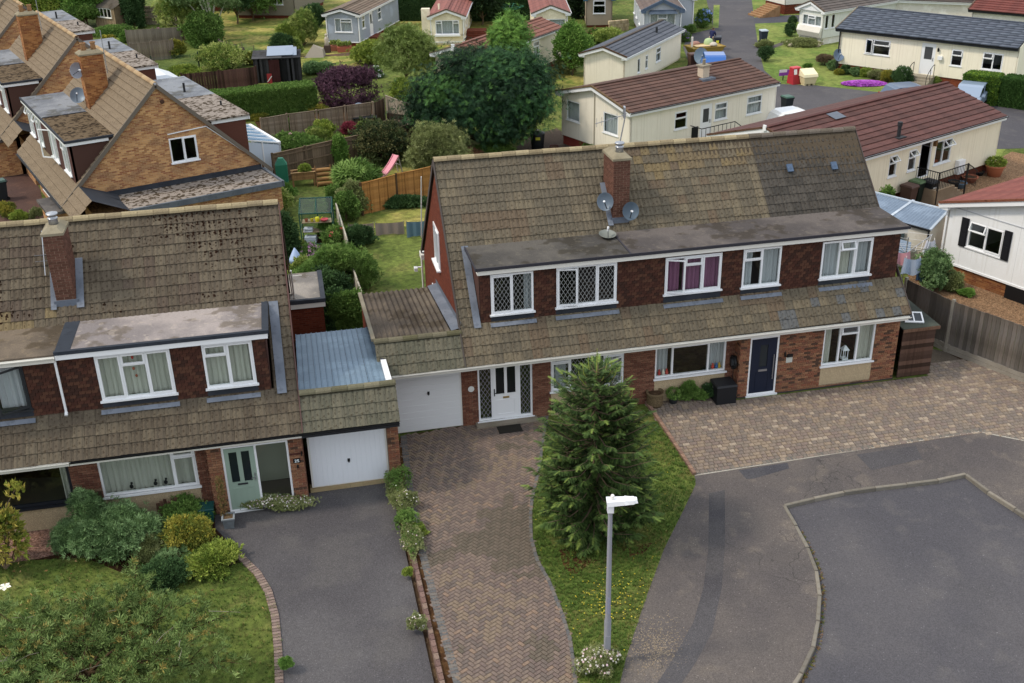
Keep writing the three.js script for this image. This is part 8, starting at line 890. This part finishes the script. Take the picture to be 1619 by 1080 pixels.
{ const t = thing('stone_wall', 'low pale stone garden wall behind the grey roofed home', 'wall', gp(962, 50)), b = gp(994, 47).sub(t.position), L = Math.hypot(b.x, b.z), ry = Math.atan2(-b.z, b.x); for (let r = 0; r < 3; r++) for (let i = 0; i < 9; i++) { const m = M('stone', block(L / 9 - .02, .3, .3, .04), tint(MT.concrete, [0xb8a890, 0xa8987c, 0xc4b498][(i + r) % 3]), t); m.rotation.y = ry + rr(-.04, .04); m.position.copy(b).multiplyScalar((i + .5 + (r & 1) * .3) / 9.4).setY(r * .31); } }
{ const t = T0('gas_cylinder', 'orange red gas cylinder behind the black railings', 'gas cylinder', 1474, 292); M('cylinder', lathe([[0, .05], [.17, .05], [.19, .12], [.19, 1.0], [.12, 1.15], [0, 1.18]], 16), mt(0xb8442c, .45), t); M('collar', lathe([[.1, 1.14], [.1, 1.3], [.09, 1.3], [.09, 1.14]], 12), mt(0xb8442c, .45), t); M('foot_ring', lathe([[.16, 0], [.17, 0], [.17, .08], [.16, .08]], 14), MT.dark, t); }
for (const [l, px, py, r, h, hex, f] of [['large terracotta pot with a leafy plant at the end of the cream home', 1571, 278, .5, .6, 0xa8684c, 1], ['wide terracotta bowl on the gravel', 1532, 288, .42, .32, 0x9a5c44, 0], ['black shallow bowl on the gravel', 1546, 277, .32, .22, 0x1c1c20, 0], ['dark pot at the foot of the railings', 1507, 298, .3, .4, 0x26282a, 0], ['blue grey pot beside the dark pot', 1517, 297, .34, .3, 0x54687a, 0]]) { const t = T0('flower_pot', l, 'plant pot', px, py); M('pot', lathe([[0, 0], [r * .65, 0], [r * .92, h * .85], [r, h * .86], [r, h], [r * .85, h], [r * .8, h * .8], [0, h * .8]], 18), mt(hex, .75), t); M('soil', lathe([[0, h * .82], [r * .82, h * .82]], 14), MT.soil, t); if (f) { const q = []; for (let i = 0; i < 200; i++) { const d = sph(); q.push({ p: V3(d.x * r * .8, h + .12 + d.y * .2, d.z * r * .8), n: d, s: .2, c: i }); } foliage(t, 'foliage', LF.big, q, G.lime); } }
// dry lawn things
{ const t = T0('brick_barbecue', 'small red brick barbecue on the paved path', 'barbecue', 461, 93); for (let r = 0; r < 6; r++) for (let i = 0; i < 3; i++) M('brick', block(.29, .14, .4, .015).translate(-.3 + i * .3, r * .15, 0), tint(MT.brick, [0x9a4c3c, 0x8a4234, 0xa8584a][(i + r) % 3]), t); M('hotplate', bx(-.45, .45, .9, .94, -.22, .22), mt(0x6a6e74, .5), t); }
{ const t = T0('canvas_cover', 'grey pyramid shaped cover on the paved path', 'cover', 502, 89); M('cover', mb().hull([V3(-1.0, 0, .6), V3(.6, 0, .6), V3(.6, 0, -.6), V3(-1, 0, -.6)], [V3(-.25, .95, .05), V3(.5, .6, .3), V3(.5, .6, -.4), V3(-.25, .95, -.05)]).geo(), mt(0x948c80, .9, rough(.01)), t); M('rope', mb().bar(V3(-1.0, .02, .6), V3(-1.3, 0, .8), .02).geo(), MT.dark, t); }
{ const t = T0('garden_statue', 'small pale garden statue on a dark base at the blue grey home', 'statue', 518, 83); M('plinth', block(.5, .6, .5, .03), mt(0x4a3a34, .8), t); M('figure', mb().add(lathe([[0, .6], [.2, .6], [.16, .9], [.2, 1.1], [.12, 1.25], [.06, 1.3], [.12, 1.38], [.12, 1.48], [0, 1.55]], 12)).geo(), tint(MT.concrete, 0xc8c0b4), t); }
for (const [l, px, py, w, hex] of [['terracotta trough with plants under the blue grey gable', 545, 82, 1.1, 0xa8604c], ['second terracotta trough at the left of the gable window', 531, 80, .8, 0xb0705c]]) { const t = T0('planter', l, 'planter', px, py, 14); M('trough', mb().hull([V3(-w / 2, 0, .2), V3(w / 2, 0, .2), V3(w / 2, 0, -.2), V3(-w / 2, 0, -.2)], [V3(-w / 2 - .06, .45, .26), V3(w / 2 + .06, .45, .26), V3(w / 2 + .06, .45, -.26), V3(-w / 2 - .06, .45, -.26)]).geo(), mt(hex, .8), t); const q = []; for (let i = 0; i < 160; i++) q.push({ p: V3(rr(-w / 2, w / 2), .5 + rr(0, .25), rr(-.2, .2)), n: V3(rr(-.6, .6), 1, rr(-.6, .6)).normalize(), s: .22, c: i }); foliage(t, 'foliage', LF.big, q, G.laurel); }
// conservatories behind the chalet houses
function conservatory(label, u, v, L, D, h0, h1) { const t = thing('conservatory', label, 'conservatory', bh.position, BY), f = mb(); const bars = (a, b, n, w = .07) => { for (let i = 0; i <= n; i++) f.bar(a[0].clone().lerp(b[0], i / n), a[1].clone().lerp(b[1], i / n), w); }; const P = (x, y, z) => V3(u + x, y, -v - z); bars([P(0, h1, 0), P(0, h0, D)], [P(-L, h1, 0), P(-L, h0, D)], 5); f.bar(P(0, h0, D), P(-L, h0, D), .14); f.bar(P(0, h1, 0), P(-L, h1, 0), .14); bars([P(0, 0, D), P(0, h0, D)], [P(-L, 0, D), P(-L, h0, D)], 5); bars([P(0, 0, 0), P(0, h1, 0)], [P(0, 0, D), P(0, h0, D)], 3); M('frame', f.geo(), MT.upvc, t); const g = mt(0x86aed0, .1, { transmission: .4, thickness: 0, spec: 1 }); for (let i = 0; i < 5; i++) M('roof_pane', mb().quad(P(-L * i / 5 - .04, h1 - .01, 0), P(-L * i / 5 - .04, h0 - .01, D), P(-L * (i + 1) / 5 + .04, h0 - .01, D), P(-L * (i + 1) / 5 + .04, h1 - .01, 0)).geo(), g, t); M('side_panel', mb().quad(P(.01, 0, 0), P(.01, 0, D), P(.01, h0 - .1, D), P(.01, h1 - .1, 0)).quad(P(-L, 0, D + .01), P(0, 0, D + .01), P(0, h0 - .1, D + .01), P(-L, h0 - .1, D + .01)).geo(), mt(0xc8d4e2, .25), t); return t; }
conservatory('white conservatory with pale blue roof behind the nearest chalet house', -5.6, 9.1, 4.6, 2.9, 2.1, 2.8); conservatory('white framed conservatory with blue glass roof beyond the first rear dormer', -16.8, 9.2, 6.5, 2.6, 2.5, 3.0);
{ const t = thing('conservatory', 'small white dormer topped lean to further up the row', 'conservatory', bh.localToWorld(V3(-23.5, .2, -10.2)), BY); M('wall', bx(-1.6, 1.6, 0, 2.4, -1.5, 1.2), MT.upvc, t); M('roof', mb().hull([V3(-1.8, 2.4, 1.4), V3(1.8, 2.4, 1.4), V3(1.8, 2.4, -1.7), V3(-1.8, 2.4, -1.7)], [V3(-1.6, 2.9, .2), V3(1.6, 2.9, .2), V3(1.6, 2.9, -.6), V3(-1.6, 2.9, -.6)]).geo(), mt(0xd8dce0, .4), t); }
{ const t = T0('timber_post', 'stump like timber post in the gap of the clipped hedge', 'post', 1574, 164); M('post', block(.2, .8, .2, .03), woodT(0x8a7a68, 1), t); M('cap', block(.24, .05, .24, .02).translate(0, .8, 0), woodT(0x94846e, 2), t); }
// rockery stones in front of the white bay home
for (let i = 0; i < 14; i++) { const p = gp(1246 + i * 3.9, 71 + 3 * Math.sin(i * 1.7)), t = thing('rockery_stone', 'pale stone edging the rockery before the white bay home', 'stone', p, i * 40, 'rockery stones'); M('stone', new THREE.DodecahedronGeometry(.24, 0).scale(1.2, .8, .9).translate(0, .12, 0), tint(MT.concrete, [0xc0b8a8, 0xb0a898, 0xd0c8b8][i % 3]), t); }
// the man by the skip
function bones(list, res, c, s, k = .03) { const mc = new MarchingCubes(res, new THREE.MeshBasicMaterial(), false, false, 60000); mc.isolation = 0; const h = res / 2; for (let z = 0; z < res; z++) for (let y = 0; y < res; y++) for (let x = 0; x < res; x++) { const p = [c[0] + (x - h) / h * s, c[1] + (y - h) / h * s, c[2] + (z - h) / h * s]; let f = 9; for (const [a, b, r0, r1] of list) { const ab = [b[0] - a[0], b[1] - a[1], b[2] - a[2]], ap = [p[0] - a[0], p[1] - a[1], p[2] - a[2]], q = Math.max(0, Math.min(1, (ab[0] * ap[0] + ab[1] * ap[1] + ab[2] * ap[2]) / (ab[0] ** 2 + ab[1] ** 2 + ab[2] ** 2 + 1e-9))), d = Math.hypot(ap[0] - ab[0] * q, ap[1] - ab[1] * q, ap[2] - ab[2] * q) - (r0 + (r1 - r0) * q), e = Math.max(0, k - Math.abs(f - d)) / k; f = Math.min(f, d) - e * e * k * .25; } mc.field[x + y * res + z * res * res] = -f; } mc.update(); const n = mc.count * (mc.count === undefined ? 0 : 1) || mc.geometry.drawRange.count; const g = new THREE.BufferGeometry(), P = new Float32Array(mc.positionArray.slice(0, n * 3)), N = new Float32Array(mc.normalArray.slice(0, n * 3)); for (let i = 0; i < n; i++) for (let j = 0; j < 3; j++) P[i * 3 + j] = P[i * 3 + j] * s + c[j]; g.setAttribute('position', new THREE.BufferAttribute(P, 3)); g.setAttribute('normal', new THREE.BufferAttribute(N, 3)); g.setAttribute('uv', new THREE.BufferAttribute(new Float32Array(n * 2), 2)); return g; }
{ const t = T0('person', 'person in navy top and beige trousers bending over the skip beside a black bin', 'person', 1124.5, 78, 150), mir = l => l.flatMap(([a, b, r, q]) => [[a, b, r, q], [[-a[0], a[1], a[2]], [-b[0], b[1], b[2]], r, q]]);
  // faces local +z, leaning forward, arms reaching ahead and down
  const legs = mir([[[.1, .92, -.08], [.11, .5, -.02], .09, .062], [[.11, .5, -.02], [.11, .09, -.06], .058, .04], [[.11, .05, -.08], [.12, .03, .12], .042, .03]]), torso = [[[0, .95, -.08], [0, 1.2, .02], .135, .14], [[-.1, 1.34, .1], [.1, 1.34, .1], .1, .1], [[0, 1.2, .02], [0, 1.36, .1], .14, .12]], arms = mir([[[.18, 1.36, .1], [.24, 1.12, .22], .052, .042], [[.24, 1.12, .22], [.2, 1.0, .46], .04, .03]]), head = [[[0, 1.4, .13], [0, 1.5, .19], .055, .05], [[0, 1.58, .2], [0, 1.55, .25], .098, .085], [[0, 1.53, .33], [0, 1.5, .33], .016, .02], [[-.1, 1.56, .22], [-.105, 1.58, .22], .02, .02], [[.1, 1.56, .22], [.105, 1.58, .22], .02, .02]];
  const hand = s => { const o = [s * .2, 1.0, .46], q = [[o, [s * .195, .97, .53], .026, .03]]; [-.03, -.01, .012, .032].forEach((d, i) => { const L = [.055, .065, .062, .048][i], a = [s * .195 + d, .965, .55], b = [s * .195 + d * 1.2, .945, .55 + L * .6], c = [s * .195 + d * 1.2, .915, .55 + L]; q.push([a, b, .0095, .0085], [b, c, .0085, .007]); }); q.push([[s * .17, .975, .5], [s * .15, .95, .54], .012, .01]); return q; };
  const skin = mt(0xb0866c, .6); M('body', mergeGeometries([bones([...legs, ...torso, ...arms, ...head], 72, [0, .82, .1], .9), ...[1, -1].map(s => bones(hand(s), 44, [s * .19, .96, .53], .13, .012))]), skin, t);
  M('shirt', bones([...torso.map(([a, b, r, q]) => [a, b, r + .018, q + .018]), ...mir([[[.18, 1.36, .1], [.23, 1.16, .2], .068, .06]])], 60, [0, 1.15, .05], .5), mt(0x23284a, .9), t); M('trousers', bones(mir([[[.09, .95, -.08], [.11, .5, -.02], .115, .085], [[.11, .5, -.02], [.11, .12, -.06], .08, .065]]), 60, [0, .55, -.04], .6), mt(0xb49c84, .9), t); M('shoes', bones(mir([[[.11, .05, -.1], [.125, .045, .13], .052, .042]]), 44, [0, .06, 0], .3), mt(0x2e2a28, .7), t); M('hair', bones([[[0, 1.61, .18], [0, 1.6, .2], .098, .1]], 32, [0, 1.6, .19], .16), mt(0x4a4038, .9), t);
  const fc = mb(); for (const s of [-1, 1]) fc.add(new THREE.SphereGeometry(.012, 6, 5).translate(s * .034, 1.565, .322)); fc.box(-.025, .025, 1.492, 1.5, .318, .33); M('face', fc.geo(), mt(0x3a2a28, .6), t); }
renderer.render(scene, camera);
